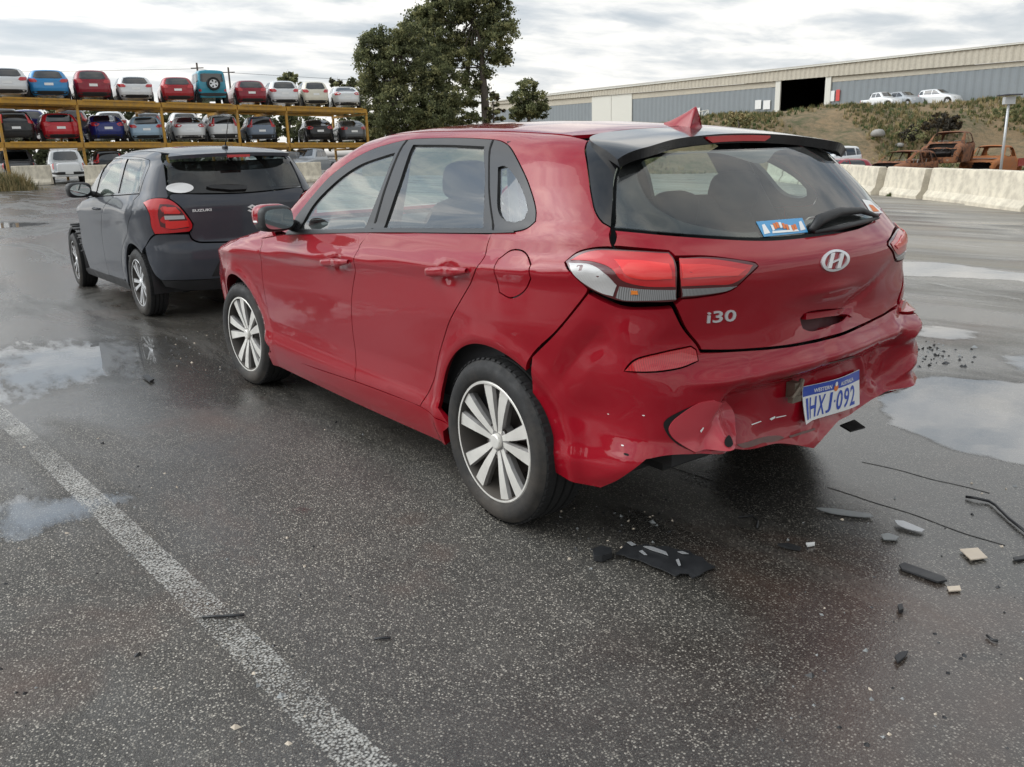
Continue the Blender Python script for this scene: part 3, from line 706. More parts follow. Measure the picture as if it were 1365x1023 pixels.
def puddle(px, seed, z=.0022, rough=.16, fe=.26, mat=None):
    P = np.array([at_g(*p)[:2] for p in px]); P = resample(P, .06, 80); r = random.Random(seed)
    sz = math.sqrt(abs(area2(P))); n = len(P); ph = [r.uniform(0, 6.28) for _ in range(6)]
    t = np.linspace(0, 2*math.pi, n, endpoint=False); w = sum(math.pow(.72, k)*np.sin((4+k*5)*t+ph[k]) for k in range(6))*.05*sz*rough*2
    P = inset(P, 0)+0; P = P+(inset(P, 1)-P)*w[:, None]
    V2, T, loops = tri2d([P], max(.08, sz/14)); d = bdist(V2, P)
    o = obj('puddle', [(x, y, float(gz(x, y))+z) for x, y in V2], T, mat or WAT)
    if o.data.polygons[0].normal.z < 0: o.data.flip_normals()
    at = o.data.attributes.new('edge', 'FLOAT', 'POINT'); at.data.foreach_set('value', np.clip(d/(fe*sz), 0, 1)*(1.0 if fe > .2 else 2.2)); return tag(o, kind='structure')
puddle([(1365+90, 640), (1300, 606), (1230, 588), (1190, 570), (1170, 545), (1200, 515), (1240, 500), (1320, 508), (1365+100, 520)], 1, fe=.10)
puddle([(-40, 745), (30, 722), (90, 708), (130, 690), (180, 672), (215, 662), (190, 652), (140, 652), (60, 655), (-40, 676)], 2, rough=.2, fe=.42)
puddle([(-80, 570), (20, 545), (100, 522), (190, 505), (260, 470), (220, 448), (120, 448), (40, 455), (-80, 470)], 3, rough=.15, fe=.42)
puddle([(1195, 368), (1195, 349), (1260, 350), (1340, 362), (1440, 372), (1440, 383), (1300, 372)], 5, fe=.12)
puddle([(1330, 476), (1420, 468), (1420, 500), (1350, 496)], 6)
puddle([(335, 690), (345, 682), (372, 680), (392, 685), (372, 694), (350, 697)], 7, rough=.5)
puddle([(1215, 452), (1215, 436), (1260, 434), (1310, 446), (1290, 455)], 8, rough=.4)
puddle([(-60, 302), (0, 296), (70, 297), (60, 301), (-60, 309)], 9)

def stain_mat():
    m, nt, out = mk('oil_stain'); b = N(nt, 'ShaderNodeBsdfPrincipled'); b.inputs['Base Color'].default_value = (.10, .012, .012, 1); b.inputs['Roughness'].default_value = .35; tr = N(nt, 'ShaderNodeBsdfTransparent'); mx = N(nt, 'ShaderNodeMixShader'); L(nt, tr, 0, mx, 1); L(nt, b, 0, mx, 2); L(nt, mx, 0, out, 0)
    at = N(nt, 'ShaderNodeAttribute'); at.attribute_name = 'edge'; tcn = N(nt, 'ShaderNodeTexCoord'); n = N(nt, 'ShaderNodeTexNoise', Scale=70.0, Detail=6.0, Roughness=.7); L(nt, tcn, 'Object', n, 'Vector')
    r = RAMP(nt, [(.35, 0.0), (.95, .62)]); nt.links.new(MATH(nt, 'MULTIPLY', MATH(nt, 'MULTIPLY', at.outputs['Fac'], n.outputs[0]), vb=1.9), r.inputs[0]); L(nt, r, 0, mx, 0); return m
o = puddle([(365, 684), (372, 672), (395, 668), (425, 674), (432, 684), (415, 694), (385, 694)], 21, .0018, .3, .5, stain_mat()); o.name = 'stain'

pbr('crack_fill', (.022, .021, .020), .8, var=.4, vs=30)
for q in ([(1150, 616), (1216, 632), (1275, 647), (1330, 661)], [(1100, 650), (1140, 661), (1180, 675), (1235, 693), (1295, 714), (1345, 730)], [(196, 464), (238, 482), (266, 496), (291, 507)], [(870, 618), (930, 634), (985, 655), (1040, 668)], [(205, 452), (240, 448), (290, 440)]):
    P = [at_z(*p)[:2] for p in q]; strip('crack', [(x+.006*math.sin(37*x+11*y), y+.006*math.sin(29*y+17*x)) for a_, b_ in zip(P[:-1], P[1:]) for t in np.linspace(0, 1, 7)[:-1] for x, y in [a_+(b_-a_)*t]], .006, MT['crack_fill'], .0012, 46)
# ================================================================ the red hatchback
WM['hero'] = wheel_meshes(.317, .2335, .222, 'twin'); WM['swift'] = wheel_meshes(.304, .215, .19, 'multi')
def hero_dents(x, y, z):
    m = sst(-.42, -.62, x)
    wy = sst(.52, .40, y)*sst(-.66, -.50, y)
    rz_ = z-.045*np.clip(y, -.5, .5)*-.4
    d = .075*sst(.628, .565, rz_)*sst(.27, .42, z)*wy
    d = d-.020*np.exp(-((rz_-.648)/.024)**2)*sst(.66, .5, y)
    # shoved-in tailgate skin
    q = ((y+.06)/.30)**2+((z-.80-.10*y)/.075)**2; d = d+.022*np.exp(-q)
    d = d-.010*np.exp(-((y+.02)/.16)**2-((z-.872)/.022)**2)
    d = d+.012*np.maximum(0, 1-np.abs((y+.19)*.8+(z-.80)*1.4)/.05)*np.exp(-((z-.80)/.09)**2)
    # crushed right corner
    w = sst(-.40, -.60, y)
    d = d+w*(.010*np.exp(-((z-.72)/.05)**2)+.022*np.abs(np.sin((z*1.0+y*.55)*22))*sst(.35, .45, z)*sst(.80, .7, z))
    d = d+.030*np.maximum(0, 1-np.abs((y+.46)+(z-.55)*.55)/.05)*sst(.40, .50, z)*sst(.68, .60, z)-.018*np.maximum(0, 1-np.abs((y+.36)-(z-.52)*.8)/.045)*sst(.38, .46, z)*sst(.64, .56, z)
    # crease and dimple at the lower left of the bumper
    d = d+.036*np.exp(-((y-.43)/.11)**2-((z-.50)/.055)**2)-.014*np.exp(-((y-.31)/.07)**2-((z-.40)/.05)**2)
    d = d+.018*np.maximum(0, 1-np.abs((y-.50)+(z-.52)*.7)/.035)*np.exp(-((z-.50)/.08)**2)
    d = d-.024*sst(.47, .385, z)*sst(.30, .46, np.abs(y))
    cr = np.abs(np.sin(9.1*y+13*z+1.3*np.sin(17*y)))+.6*np.abs(np.sin(21*y-17*z+.7)); d = d+.005*(1-cr*.62)*sst(.74, .62, z)*wy
    cr2 = np.sin(14*y+9*z)*np.sin(19*z-6*y+.5); d = d+.0035*cr2*sst(.98, .86, z)
    q = d*m
    # folded quarter behind the rear wheel
    e = (x+.43)*.80+(z-.72)*.62
    q = q+(y > 0)*(.010*np.maximum(0, 1-np.abs(e)/.06)*np.exp(-((z-.70)/.12)**2)+.014*np.exp(-((x+.50)/.07)**2-((z-.76)/.06)**2)+.012*np.exp(-((x+.44)/.10)**2-((z-.52)/.07)**2))
    # finger wells behind the door handles
    for hx, hz_ in ((.225, .937), (1.20, .888)): q = q+.020*np.exp(-((x-hx)/.055)**2-((z-hz_)/.030)**2)*sst(.5, .7, np.abs(y))
    q = q-.075*sst(-.36, -.66, y)*sst(-.05, -.40, x)*sst(.22, .36, z)*sst(.92, .60, z)
    # crumpled nose
    q = q+sst(2.75, 3.2, x)*.016*np.sin(11*x+5*y)*np.sin(9*z+7*y+1)
    return q
def hero_extra(x, z):
    r0 = np.hypot(x, z-.317); r1 = np.hypot(x-2.65, z-.317)
    f = .012*np.exp(-((r0-.395)/.035)**2)+.012*np.exp(-((r1-.395)/.035)**2)
    f = f+.016*np.exp(-(x/.42)**2-((z-.80)/.12)**2)+.010*np.exp(-((x-2.62)/.40)**2-((z-.80)/.12)**2)
    return f
H = Surf(
    Y=tab([(.10, .78), (.17, .825), (.24, .852), (.31, .868), (.35, .872), (.40, .858), (.48, .856), (.60, .868), (.72, .878), (.80, .880), (.87, .884), (.922, .900), (.936, .893), (.965, .866), (1.02, .848), (1.04, .842), (1.055, .824), (1.10, .806), (1.2, .764), (1.3, .714), (1.36, .680), (1.42, .640), (1.48, .59), (1.6, .46)], .008),
    X=tab([(.10, -.66), (.22, -.73), (.30, -.785), (.37, -.812), (.50, -.822), (.60, -.822), (.67, -.806), (.715, -.786), (.78, -.782), (.88, -.796), (.955, -.806), (1.0, -.800), (1.03, -.772), (1.06, -.730), (1.10, -.695), (1.20, -.590), (1.33, -.445), (1.40, -.36), (1.6, -.15)], .012),
    T=tab([(-1.2, 1.16), (-.6, 1.342), (-.43, 1.388), (-.29, 1.413), (-.05, 1.443), (.3, 1.470), (.6, 1.484), (.9, 1.492), (1.15, 1.488), (1.38, 1.462), (1.6, 1.392), (1.85, 1.268), (2.1, 1.13), (2.25, 1.05), (2.36, 1.015), (2.6, .975), (3.0, .915), (3.25, .855), (3.40, .78), (3.50, .66), (3.55, .45), (3.57, .2), (3.6, -.2)], .03),
    krf=(lambda z: .14-.085*sst(.88, .76, z)*sst(.26, .38, z)), bow=(.17, .22), crown=.10, kt=.075, dents=hero_dents, extra=hero_extra, arch=[(0, .317, .372), (2.65, .317, .372)], tr=(.05, .27))
RED = MT['red_paint']; LIN = MT['cabin_dark']
hero = thing('hatchback_car', 'crashed red five-door hatchback with crumpled rear bumper and hanging number plate', 'car')
def Ftop(P):
    a, b, d = H.base(P[..., 0], P[..., 1], P[..., 2]); return smax(a, d, H.kt)
def hp(px, dm, F=None):
    if F is not None:
        old = H.F; H.F = F; r = H.pix(px); del H.F
    else: r = H.pix(px)
    return H.dom(r, dm)
def vst(*a): return np.concatenate([np.atleast_2d(np.array(q, float)) for q in a])
def mir(P):   # half outline from centre (top) to centre (bottom), y>=0 -> closed symmetric outline
    P = np.array(P, float); Q = P[::-1].copy(); Q[:, 0] *= -1
    if abs(Q[0, 0]) < 1e-3: Q = Q[1:]
    if abs(Q[-1, 0]) < 1e-3: Q = Q[:-1]
    return np.concatenate([P, Q])
# ---- seams picked from the photograph
belt = hp(c1([(300, 492), (450, 486), (600, 484), (800, 486), (1040, 489)]), 's')
seamBD = hp(c1([(600, 488), (565, 530), (545, 600), (537, 700), (540, 850), (548, 985)]), 's')
seamCD = hp(c1([(1037, 490), (1022, 530), (1000, 590), (965, 660), (920, 740), (880, 820), (850, 920)])+[(579, 505), (561, 541)], 's')
seamFD = hp([(349, 318), (347, 335), (349, 360), (353, 392), (360, 466)], 's')
sillU = hp([(362, 472), (420, 491), (474, 509), (520, 526), (560, 542)], 's')
archR = circ(0, .317, .372, 205-360, -20+360-360, 2)
def side_top(xs, ys): 
    return H.lift(np.array(list(zip(xs, ys))), 't')[:, [0, 2]]
bl = np.vstack([belt[:1]])
sB, sC = sillU[2], sillU[4]
# doors
door_f = vst(belt[:3], seamBD[1:5], [sillU[2]], [sillU[1]], [sillU[0]], seamFD[::-1][1:], [(belt[0, 0]+.17, belt[0, 1]-.02)])
door_r = vst(belt[2:], seamCD[1:8], [sillU[4]], [sillU[3]], [sillU[2]], seamBD[1:5][::-1])
dlo = hp(c1([(303, 489), (330, 440), (370, 385), (440, 303), (520, 237), (600, 192), (680, 166), (740, 153), (860, 147), (1000, 150), (1075, 160), (1110, 190), (1150, 265), (1180, 340), (1197, 410), (1195, 445), (1165, 470), (1120, 482), (1040, 486), (800, 483), (600, 481), (450, 483)]), 's')
gl_f = hp(c1([(347, 472), (395, 392), (470, 312), (560, 247), (640, 216), (692, 200), (640, 330), (582, 470), (460, 473)]), 's')
gl_r = hp(c1([(757, 172), (890, 173), (1012, 178), (1013, 320), (1008, 469), (830, 469), (652, 468), (705, 315)]), 's')
gl_q = hp(c1([(1062, 252), (1085, 248), (1130, 300), (1158, 360), (1168, 405), (1155, 437), (1125, 447), (1080, 437), (1062, 405), (1060, 330)]), 's')
lampO = c2([(62, 602), (100, 572), (160, 555), (300, 560), (425, 567), (441, 585), (452, 610), (455, 680), (453, 735), (443, 741), (350, 744), (260, 741), (200, 722), (140, 692), (85, 642)])
garn_r = c2([(150, 172), (136, 195), (139, 250), (145, 297), (155, 370), (170, 430), (195, 465), (222, 480)])
# side frame: roof rail, C pillar and quarter in one pressing
xs = np.array([-.26, -.1, .2, .5, .8, 1.1, 1.30, 1.5, 1.7, 1.9, 2.08]); ys = np.array([.540, .552, .562, .566, .566, .564, .562, .588, .620, .655, .690])
topc = side_top(xs, ys)
seamQ = [(783.5, 388), (766, 412), (740, 443), (709, 474)]
fw_ = circ(0, .317, .372, 140, 28-0, 2)
pq = hp(seamQ, 's'); th0 = math.degrees(math.atan2(pq[-1, 1]-.317, pq[-1, 0]))
arch_q = circ(0, .317, .372, th0+1, 8, 16)
quarter = vst(seamCD[:8], [sillU[4]], hp([(598, 566)], 's'), arch_q[::-1],
              pq[::-1], hp(lampO[::-1][0:0]+c2([(140, 694), (85, 644), (60, 602), (100, 570), (160, 553), (226, 549), (223, 484)]), 's'),
              hp(garn_r[::-1], 's'), topc, [(2.16, 1.0)], dlo[:19])
flapc = hp([(685, 365)], 's')[0]
fr = hp(c1([(1050, 640), (1062, 580), (1105, 550), (1150, 552), (1178, 600), (1178, 650), (1150, 700), (1105, 720), (1065, 700)]), 's')
xs2 = np.array([2.16, 2.4, 2.7, 3.0, 3.2, 3.32]); ys2 = np.array([.70, .705, .70, .675, .64, .60])
ft = side_top(xs2, ys2)
fend = vst(ft, [(3.34, .62), (3.20, .45), (3.06, .32)], circ(2.65, .317, .372, 2, 172, 18), [(2.22, .30)], [sillU[0]+[.02, 0]], seamFD[::-1], [(belt[0, 0]+.17, belt[0, 1]-.02)], [(2.12, 1.0)])
sill = vst(sillU[0]+[.03, 0.005], sillU[1:4], [sillU[4]], hp([(600, 568)], 's'), [(.36, .265), (.37, .20), (1.2, .185), (2.28, .185), (2.27, .26)])
for sg, dm in ((1, 's'), (-1, 's-')):
    d1 = panel(H, 'door', dm, door_f, RED, hero, .035, gap=.0025, rim=.02, back=LIN)
    d2 = panel(H, 'door', dm, door_r, RED, hero, .035, gap=.0025, rim=.02, back=LIN)
    qp = panel(H, 'quarter_panel', dm, quarter, RED, hero, .03, holes=[fr], gap=.0025, rim=.02, back=LIN, bsp=.015)
    fl = panel(H, 'fuel_flap' if sg > 0 else 'blank_flap', dm, fr, RED, qp, .03, gap=.0028, rim=.01, bsp=.012)
    panel(H, 'fender', dm, fend, RED, hero, .035, gap=.0025, rim=.02, back=LIN)
    panel(H, 'sill', dm, sill, RED, hero, .035, gap=.002, rim=.03)
    tr = panel(H, 'window_surround', dm, dlo, MT['satin_trim'], hero, .03, holes=[gl_f, gl_r, gl_q], gap=.001, rim=.022, off=.002, back=LIN, bsp=.015)
    for g in (gl_f, gl_r, gl_q): panel(H, 'window_glass', dm, g, MT['side_glass'], hero, .05, gap=-.003, rim=0, off=-.006)
    # rubber strip along the belt
    bs = vst(dlo[0]+[.0, -.006], hp(c1([(600, 486), (1040, 489), (1120, 487)]), 's'), hp(c1([(1120, 480), (1040, 480), (600, 475)]), 's'), dlo[0]+[.0, .010])
    panel(H, 'belt_moulding', dm, bs, MT['black_trim'], tr, .03, gap=0, rim=.006, off=.005)
    # pillar gap between the two doors
    pg = hp(c1([(733, 154), (738, 154), (611, 479), (604, 479)]), 's'); panel(H, 'pillar_seam', dm, pg, MT['dark_void'], tr, .03, gap=0, rim=.002, off=.0035, bsp=.02)
    pg = hp(c1([(1041, 154), (1046, 154), (1046, 480), (1041, 480)]), 's'); panel(H, 'pillar_seam', dm, pg, MT['dark_void'], tr, .03, gap=0, rim=.002, off=.0035, bsp=.02)
    # door handles: recess cup, grip and keylock end
    for dd, hpx in ((d1, [(431, 350), (466, 349)]), (d2, [(570, 362), (624, 361)])):
        q = hp(hpx, 's'); a, b = q; cx, cz = (a+b)/2; hl = abs(a[0]-b[0])/2
        P3 = H.lift(np.array([[cx+hl*t, cz+(a[1]-cz)*t] for t in np.linspace(-1, 1, 9)]), dm)
        mb = MB(); n = 10; V = []
        for i, t in enumerate(np.linspace(-1, 1, 9)):
            y = .034-.020*t*t*t*t; w = .011+.006*(1-t*t)
            c = P3[i]+np.array([0, sg*y, 0])
            if abs(t) > .99: w = .008; c = P3[i]+np.array([0, sg*.006, 0])
            for j in range(n):
                an = 2*math.pi*j/n; V.append((c[0], c[1]+sg*.009*math.sin(an), c[2]+w*1.15*math.cos(an)))
        mb.add(V, [(i*n+j, i*n+(j+1) % n, (i+1)*n+(j+1) % n, (i+1)*n+j) for i in range(8) for j in range(n)]+[tuple(range(n)), tuple(range(8*n, 9*n))])
        o = mb.build('door_handle', RED, dd, True)
# ---- rear: tailgate, glass, lamps, bumper
gtop = hp(c2([(720, 186), (600, 190), (450, 197), (330, 215), (262, 252)]), 'r')
gleft = hp(c2([(240, 300), (233, 400), (231, 484)]), 'r')
gbot = hp(c2([(450, 504), (700, 519), (800, 518), (925, 505)]), 'r')
gtop[0, 0] = 0; gbot[-1, 0] = 0
gtop[:, 1] = np.minimum(gtop[:, 1], 1.345)
rg = mir(vst(gtop, gleft, gbot))
rgl = panel(H, 'rear_window', 'r', rg, MT['rear_glass'], hero, .04, gap=.003, rim=0, off=.001)
clr = mir(vst([(0, gtop[0, 1]-.055)], hp(c2([(600, 222), (420, 232), (340, 250), (318, 285), (332, 335), (368, 395), (450, 445), (560, 475), (700, 492)]), 'r'), [(0, gbot[-1, 1]+.05)]))
panel(H, 'frit_border', 'r', rg, MT['black_gloss'], rgl, .03, holes=[clr], gap=.004, rim=0, off=-.004, corner=60)
# horizontal heater wires are too fine; tailgate skin
tgl = hp(c2([(231, 490), (228, 546), (425, 563), (447, 582), (560, 582), (725, 604), (737, 616), (700, 652), (640, 702), (540, 724), (470, 731), (444, 752), (480, 830), (528, 892), (537, 910)]), 'r')
tgb = np.array([(.45, .728), (.30, .716), (.15, .708), (0, .705)])
gb2 = gbot[::-1].copy(); gb2[:, 1] -= .005
handle_h = hp(c2([(884, 800), (900, 783), (1040, 768), (1056, 776), (1030, 805), (990, 822), (920, 842), (893, 833)]), 'r')
tg = panel(H, 'tailgate', 'r', mir(vst(gb2, tgl, tgb)), RED, hero, .016, holes=[handle_h], gap=.0025, rim=.03, back=LIN, corner=38, bsp=.012)
hc = handle_h.mean(0)
panel(H, 'handle_cavity', 'r', hc+(handle_h-hc)*1.25, MT['cavity'], tg, .02, gap=0, rim=0, off=-.03)
hl2 = handle_h[[1, 2, 3]]; 
panel(H, 'handle_lip', 'r', vst(hl2+[0, .002], hl2[::-1]+[0, -.020]), RED, tg, .012, gap=0, rim=.02, off=.006, bsp=.01)
MIRC = np.array([-1, 1])
def lampset(name, base, zones, sgn, dm='c'):
    b = hp(base, 'c')*([sgn, 1]); 
    lo = panel(H, name, 'c', b, MT['lamp_dark'], hero, .03, gap=.003, rim=.03, off=.004, bsp=.012)
    for nm, pts, mat, of in zones:
        panel(H, nm, 'c', hp(c2(pts), 'c')*([sgn, 1]), MT[mat], lo, .025, gap=.002, rim=.004, off=of, bsp=.010)
    return lo
ZO = [('lens', [(80, 600), (110, 580), (165, 562), (300, 566), (422, 573), (438, 592), (446, 620), (448, 690), (340, 688), (262, 668), (222, 630), (160, 607)], 'lamp_red', .006),
      ('light_guide', [(230, 596), (330, 600), (425, 612), (436, 640), (436, 662), (330, 664), (275, 650), (250, 622)], 'lamp_bright', .0085),
      ('reverse_lens', [(74, 606), (150, 612), (205, 642), (246, 682), (232, 722), (196, 714), (140, 684), (90, 643)], 'lamp_white', .006),
      ('indicator_lens', [(250, 684), (330, 694), (450, 697), (450, 733), (350, 738), (262, 736), (236, 726)], 'lamp_clear', .006),
      ('bulb', [(290, 698), (318, 700), (320, 716), (290, 716)], 'lamp_amber', .0085)]
ZI = [('lens', [(456, 592), (560, 592), (716, 613), (690, 650), (640, 679), (560, 684), (463, 688), (458, 640)], 'lamp_red', .006),
      ('light_guide', [(462, 612), (560, 612), (690, 628), (660, 652), (560, 655), (466, 660)], 'lamp_bright', .0085),
      ('reverse_lens', [(466, 693), (560, 690), (662, 684), (632, 701), (540, 717), (468, 723)], 'lamp_clear', .006)]
lampI = c2([(457, 588), (560, 584), (726, 606), (736, 616), (700, 650), (640, 700), (540, 722), (462, 729), (458, 660)])
for sg in (1, -1):
    lampset('tail_lamp', lampO, ZO, sg); lampset('tail_lamp', lampI, ZI, sg)
# bumper
def r2c(Q): return H.dom(H.lift(np.array(Q, float), 'r'), 'c')
bt = vst(hp([(709, 476)]+[(740, 445), (766, 414), (784, 391)]+c2([(142, 712), (200, 742), (260, 764), (350, 768), (438, 764), (474, 834), (524, 896), (535, 918)]), 'c'), r2c(tgb[:-1]-[0, .005]), [(0, .699)])
bb = vst([(0, .295)], hp([(1040, 592), (1000, 600), (968, 604), (930, 606), (890, 608), (862, 613), (842, 629), (820, 643), (801, 651), (776, 646), (748, 635), (728, 621), (719, 588), (711, 545)], 'c'))
bt[-1, 0] = 0
half = vst(bt[::-1], bb[::-1])        # top centre -> arch -> bottom centre
bo = mir(half)
refl = hp(c2([(268, 984), (285, 960), (312, 940), (410, 915), (500, 896), (518, 908), (526, 948), (470, 972), (400, 985), (330, 988)]), 'c')
def lt(sg): return refl*[sg, 1]
bmp = panel(H, 'rear_bumper', 'c', bo, MT['red_scuffed'], hero, .0125, holes=[lt(1), lt(-1)], gap=.002, rim=.035, back=MT['black_plastic'], corner=36, bsp=.011)
for sg in (1, -1):
    panel(H, 'reflector', 'c', lt(sg), MT['reflector_red'], bmp, .03, gap=.003, rim=.02, off=.006 if sg > 0 else .010)
    rc = lt(sg); m = rc.mean(0); panel(H, 'reflector_well', 'c', m+(rc-m)*1.04, MT['dark_void'], bmp, .03, gap=0, rim=0, off=-.03)
# torn tongue of the bumper skin and the dark rip along it
rip = hp(c4([(250, 490), (264, 470), (300, 448), (388, 408), (330, 450), (292, 472), (276, 494), (270, 520), (290, 550), (330, 581), (366, 601), (304, 570), (266, 532)]), 'c')
panel(H, 'rip', 'c', rip, MT['dark_void'], bmp, .02, gap=0, rim=0, off=.002, bsp=.008)
def Fflap(P):
    f = H.F(P); y, z = P[..., 1], P[..., 2]; return f-.052*sst(.535, .385, z)*sst(.56, .50, y)*sst(.27, .36, y)-.012*np.exp(-((y-.36)/.03)**2-((z-.42)/.03)**2)
flp = hp(c4([(270, 510), (284, 482), (320, 450), (390, 408), (450, 396), (500, 404), (520, 450), (512, 520), (490, 566), (420, 592), (372, 602), (330, 578), (290, 548)]), 'c')
panel(H, 'torn_flap', 'c', flp, MT['red_sheen_scuff'], bmp, .012, gap=0, rim=.006, off=.006, F=Fflap, bsp=.008)
hole = [(a+.009*math.cos(t), b+.013*math.sin(t)) for (a, b) in [hp(c4([(478, 543)]), 'c')[0]] for t in np.linspace(0, 6.283, 18, endpoint=False)]
panel(H, 'tow_eye_hole', 'c', hole, MT['dark_void'], bmp, .01, gap=0, rim=0, off=.0105, F=Fflap, bsp=.006)
for k, (px, py, r) in enumerate([(835, 606, .006), (830, 594, .0035), (858, 554, .003), (811, 552, .0025)]):
    c = hp([(px, py)], 'c')[0]; s = [(c[0]+r*(1.8 if k > 3 else 1)*math.cos(t), c[1]+r*.6*math.sin(t)) for t in np.linspace(0, 6.28, 9, endpoint=False)]
    panel(H, 'scrape', 'c', s, MT['white_print'] if k not in (0,) else MT['dark_void'], bmp, .01, gap=0, rim=0, off=.0015, bsp=.005)
for k, (pts, mt) in enumerate([([(540, 572), (600, 556), (640, 544), (712, 538), (728, 546), (690, 560), (640, 566), (600, 580), (560, 584)], 'scuff'), ([(745, 538), (800, 520), (846, 506), (850, 512), (800, 530), (752, 546)], 'scuff'), ([(596, 492), (634, 478), (637, 481), (600, 495)], 'white_print'), ([(668, 470), (690, 459), (692, 466), (676, 476)], 'white_print'), ([(694, 463), (734, 455), (735, 458), (696, 467)], 'white_print'), ([(388, 514), (394, 507), (400, 500), (403, 503), (397, 514), (392, 522)], 'white_print'), ([(905, 246), (950, 236), (1000, 222), (1001, 226), (950, 241), (907, 250)], 'scuff')]):
    panel(H, 'scrape', 'c', hp(c4(pts), 'c'), MT[mt], bmp, .02, gap=0, rim=0, off=.0018 if k != 5 else .010, bsp=.006, F=Fflap if k == 5 else None)
# spoiler with side blades
sp_s = hp(c2([(603, 128), (430, 130), (270, 140), (168, 155), (146, 175)]), 't', Ftop); sp_t = hp(c2([(243, 246), (330, 205), (450, 172), (560, 158), (708, 152)]), 't', Ftop)
sp_s[0, 1] = 0; sp_t[-1, 1] = 0
def mirt(P): return mir(P[:, ::-1])[:, ::-1]
SPO = panel(H, 'roof_spoiler', 't', mirt(vst(sp_s, sp_t)), MT['black_gloss'], hero, .025, gap=.002, rim=.034, F=Ftop, back=MT['black_plastic'], corner=50)
for sg in (1, -1):
    gp = hp(garn_r+c2([(228, 400), (233, 310), (246, 262), (330, 222), (300, 190), (200, 170)]), 'c')*[sg, 1]
    panel(H, 'window_blade', 'c', gp, MT['black_gloss'], SPO, .025, gap=.001, rim=.02, off=.003)
tr3 = H.lift(np.stack([np.interp(np.linspace(-.175, .175, 13), np.r_[-sp_t[:, 1], sp_t[::-1, 1]], np.r_[sp_t[:, 0], sp_t[::-1, 0]]), np.linspace(-.175, .175, 13)], -1), 't', Ftop)
mb = MB(); V = []
for i, p in enumerate(tr3):
    w = .5 if i in (0, 12) else 1
    for dx, dz in ((.010, -.004), (-.006, -.007), (-.005, -.027*w), (.010, -.029*w)): V.append((p[0]+dx, p[1], p[2]+dz))
mb.add(V, [(i*4+j, i*4+(j+1) % 4, (i+1)*4+(j+1) % 4, (i+1)*4+j) for i in range(12) for j in range(4)]+[(0, 1, 2, 3), (51, 50, 49, 48)])
mb.build('brake_lamp', MT['lamp_red'], SPO)
# roof, windscreen, bonnet, nose
sr = sp_s.copy(); sr[:, 0] += .004
roof = mirt(vst([(1.39, 0)], [(1.37, .30), (1.30, .562)], [(1.1, .564), (.8, .566), (.5, .566), (.2, .562), (-.1, .552)], sr[::-1][1:]))
panel(H, 'roof', 't', roof, RED, hero, .04, gap=.002, rim=.012, F=Ftop, back=MT['headliner'], corner=50)
ws = mirt(vst([(1.395, 0), (1.375, .30), (1.31, .558), (1.5, .585), (1.7, .618), (1.9, .653), (2.08, .688), (2.2, .38), (2.25, 0)]))
panel(H, 'windscreen', 't', ws, MT['side_glass'], hero, .06, gap=.004, rim=0, off=-.002)
bn = mirt(vst([(2.27, 0), (2.22, .38), (2.13, .69), (2.4, .70), (2.7, .695), (3.0, .67), (3.2, .635), (3.30, .55), (3.36, .30), (3.38, 0)]))
panel(H, 'bonnet', 't', bn, RED, hero, .035, gap=.003, rim=.02, corner=50)
ns = mir(vst([(0, .74), (.3, .74), (.55, .73), (.70, .66), (.74, .45), (.70, .25), (.3, .20), (0, .20)]))
panel(H, 'front_bumper', 'f', ns, MT['red_scuffed'], hero, .04, gap=0, rim=.03)
fc_ = vst(circ(2.65, .317, .372, -8, 8, 3), [(3.06, .34), (3.21, .46), (3.33, .60), (3.28, .30), (3.12, .20)])
for dm in ('s', 's-'): panel(H, 'bumper_corner', dm, fc_, MT['red_scuffed'], hero, .04, gap=0, rim=.03)
# shark fin
fb = H.pix(c2([(372, 118), (495, 122)])); fx0 = max(fb[0][0], fb[1][0]); 
b3 = H.lift(np.array([[-.005, 0], [-.155, 0]]), 't'); mb = MB(); V = []
st = [(.012, .000, .010, .002), (-.02, .010, .020, .006), (-.06, .027, .030, .010), (-.10, .046, .033, .012), (-.132, .064, .033, .012), (-.145, .069, .032, .010), (-.150, .056, .031, .009), (-.143, .025, .032, .014), (-.150, .004, .034, .02)]
for (x, hgt, wb, wt) in st:
    zb = float(H.lift(np.array([[x, 0]]), 't')[0, 2])-.004
    for u in np.linspace(0, math.pi, 9):
        c, s = math.cos(u), math.sin(u); V.append((x-.03, wb*c*(1-.62*s**.6), zb+.006*(s > .1)+hgt*s**.8))
mb.add(V, [(i*9+j, i*9+j+1, (i+1)*9+j+1, (i+1)*9+j) for i in range(len(st)-1) for j in range(8)]+[tuple((len(st)-1)*9+j for j in range(9))])
mb.build('antenna_fin', RED, hero, True)
# badge, lettering, wiper, stickers
bc = hp([(1113, 348)], 'r')[0]; rx, rz = .080, .034
ring = []; 
n = 40
V2 = [(bc[0]+s*rx*math.cos(t), bc[1]+s*rz*math.sin(t)) for s in (1, .80) for t in np.linspace(0, 2*math.pi, n, endpoint=False)]
em = onsurf(H, 'r', V2, [(i, (i+1) % n, n+(i+1) % n, n+i) for i in range(n)], 'badge', MT['silver_badge'], tg, off=.006, rim=.007)
def quadg(pts): # slanted H strokes, y to the left so mirror x
    return [(bc[0]-u*rx, bc[1]+v*rz) for u, v in pts]
Hs = [quadg([(-.62, -.55), (-.36, -.62), (-.02, .74), (-.30, .72)]), quadg([(.02, -.74), (.30, -.72), (.62, .55), (.36, .62)]), quadg([(-.26, -.16), (.18, .02), (.25, .20), (-.18, .04)])]
V2 = [p for q in Hs for p in q]; onsurf(H, 'r', V2, [(0, 1, 2, 3), (4, 5, 6, 7), (8, 9, 10, 11)], 'badge_letter', MT['silver_badge'], em, off=.0075, rim=.007)
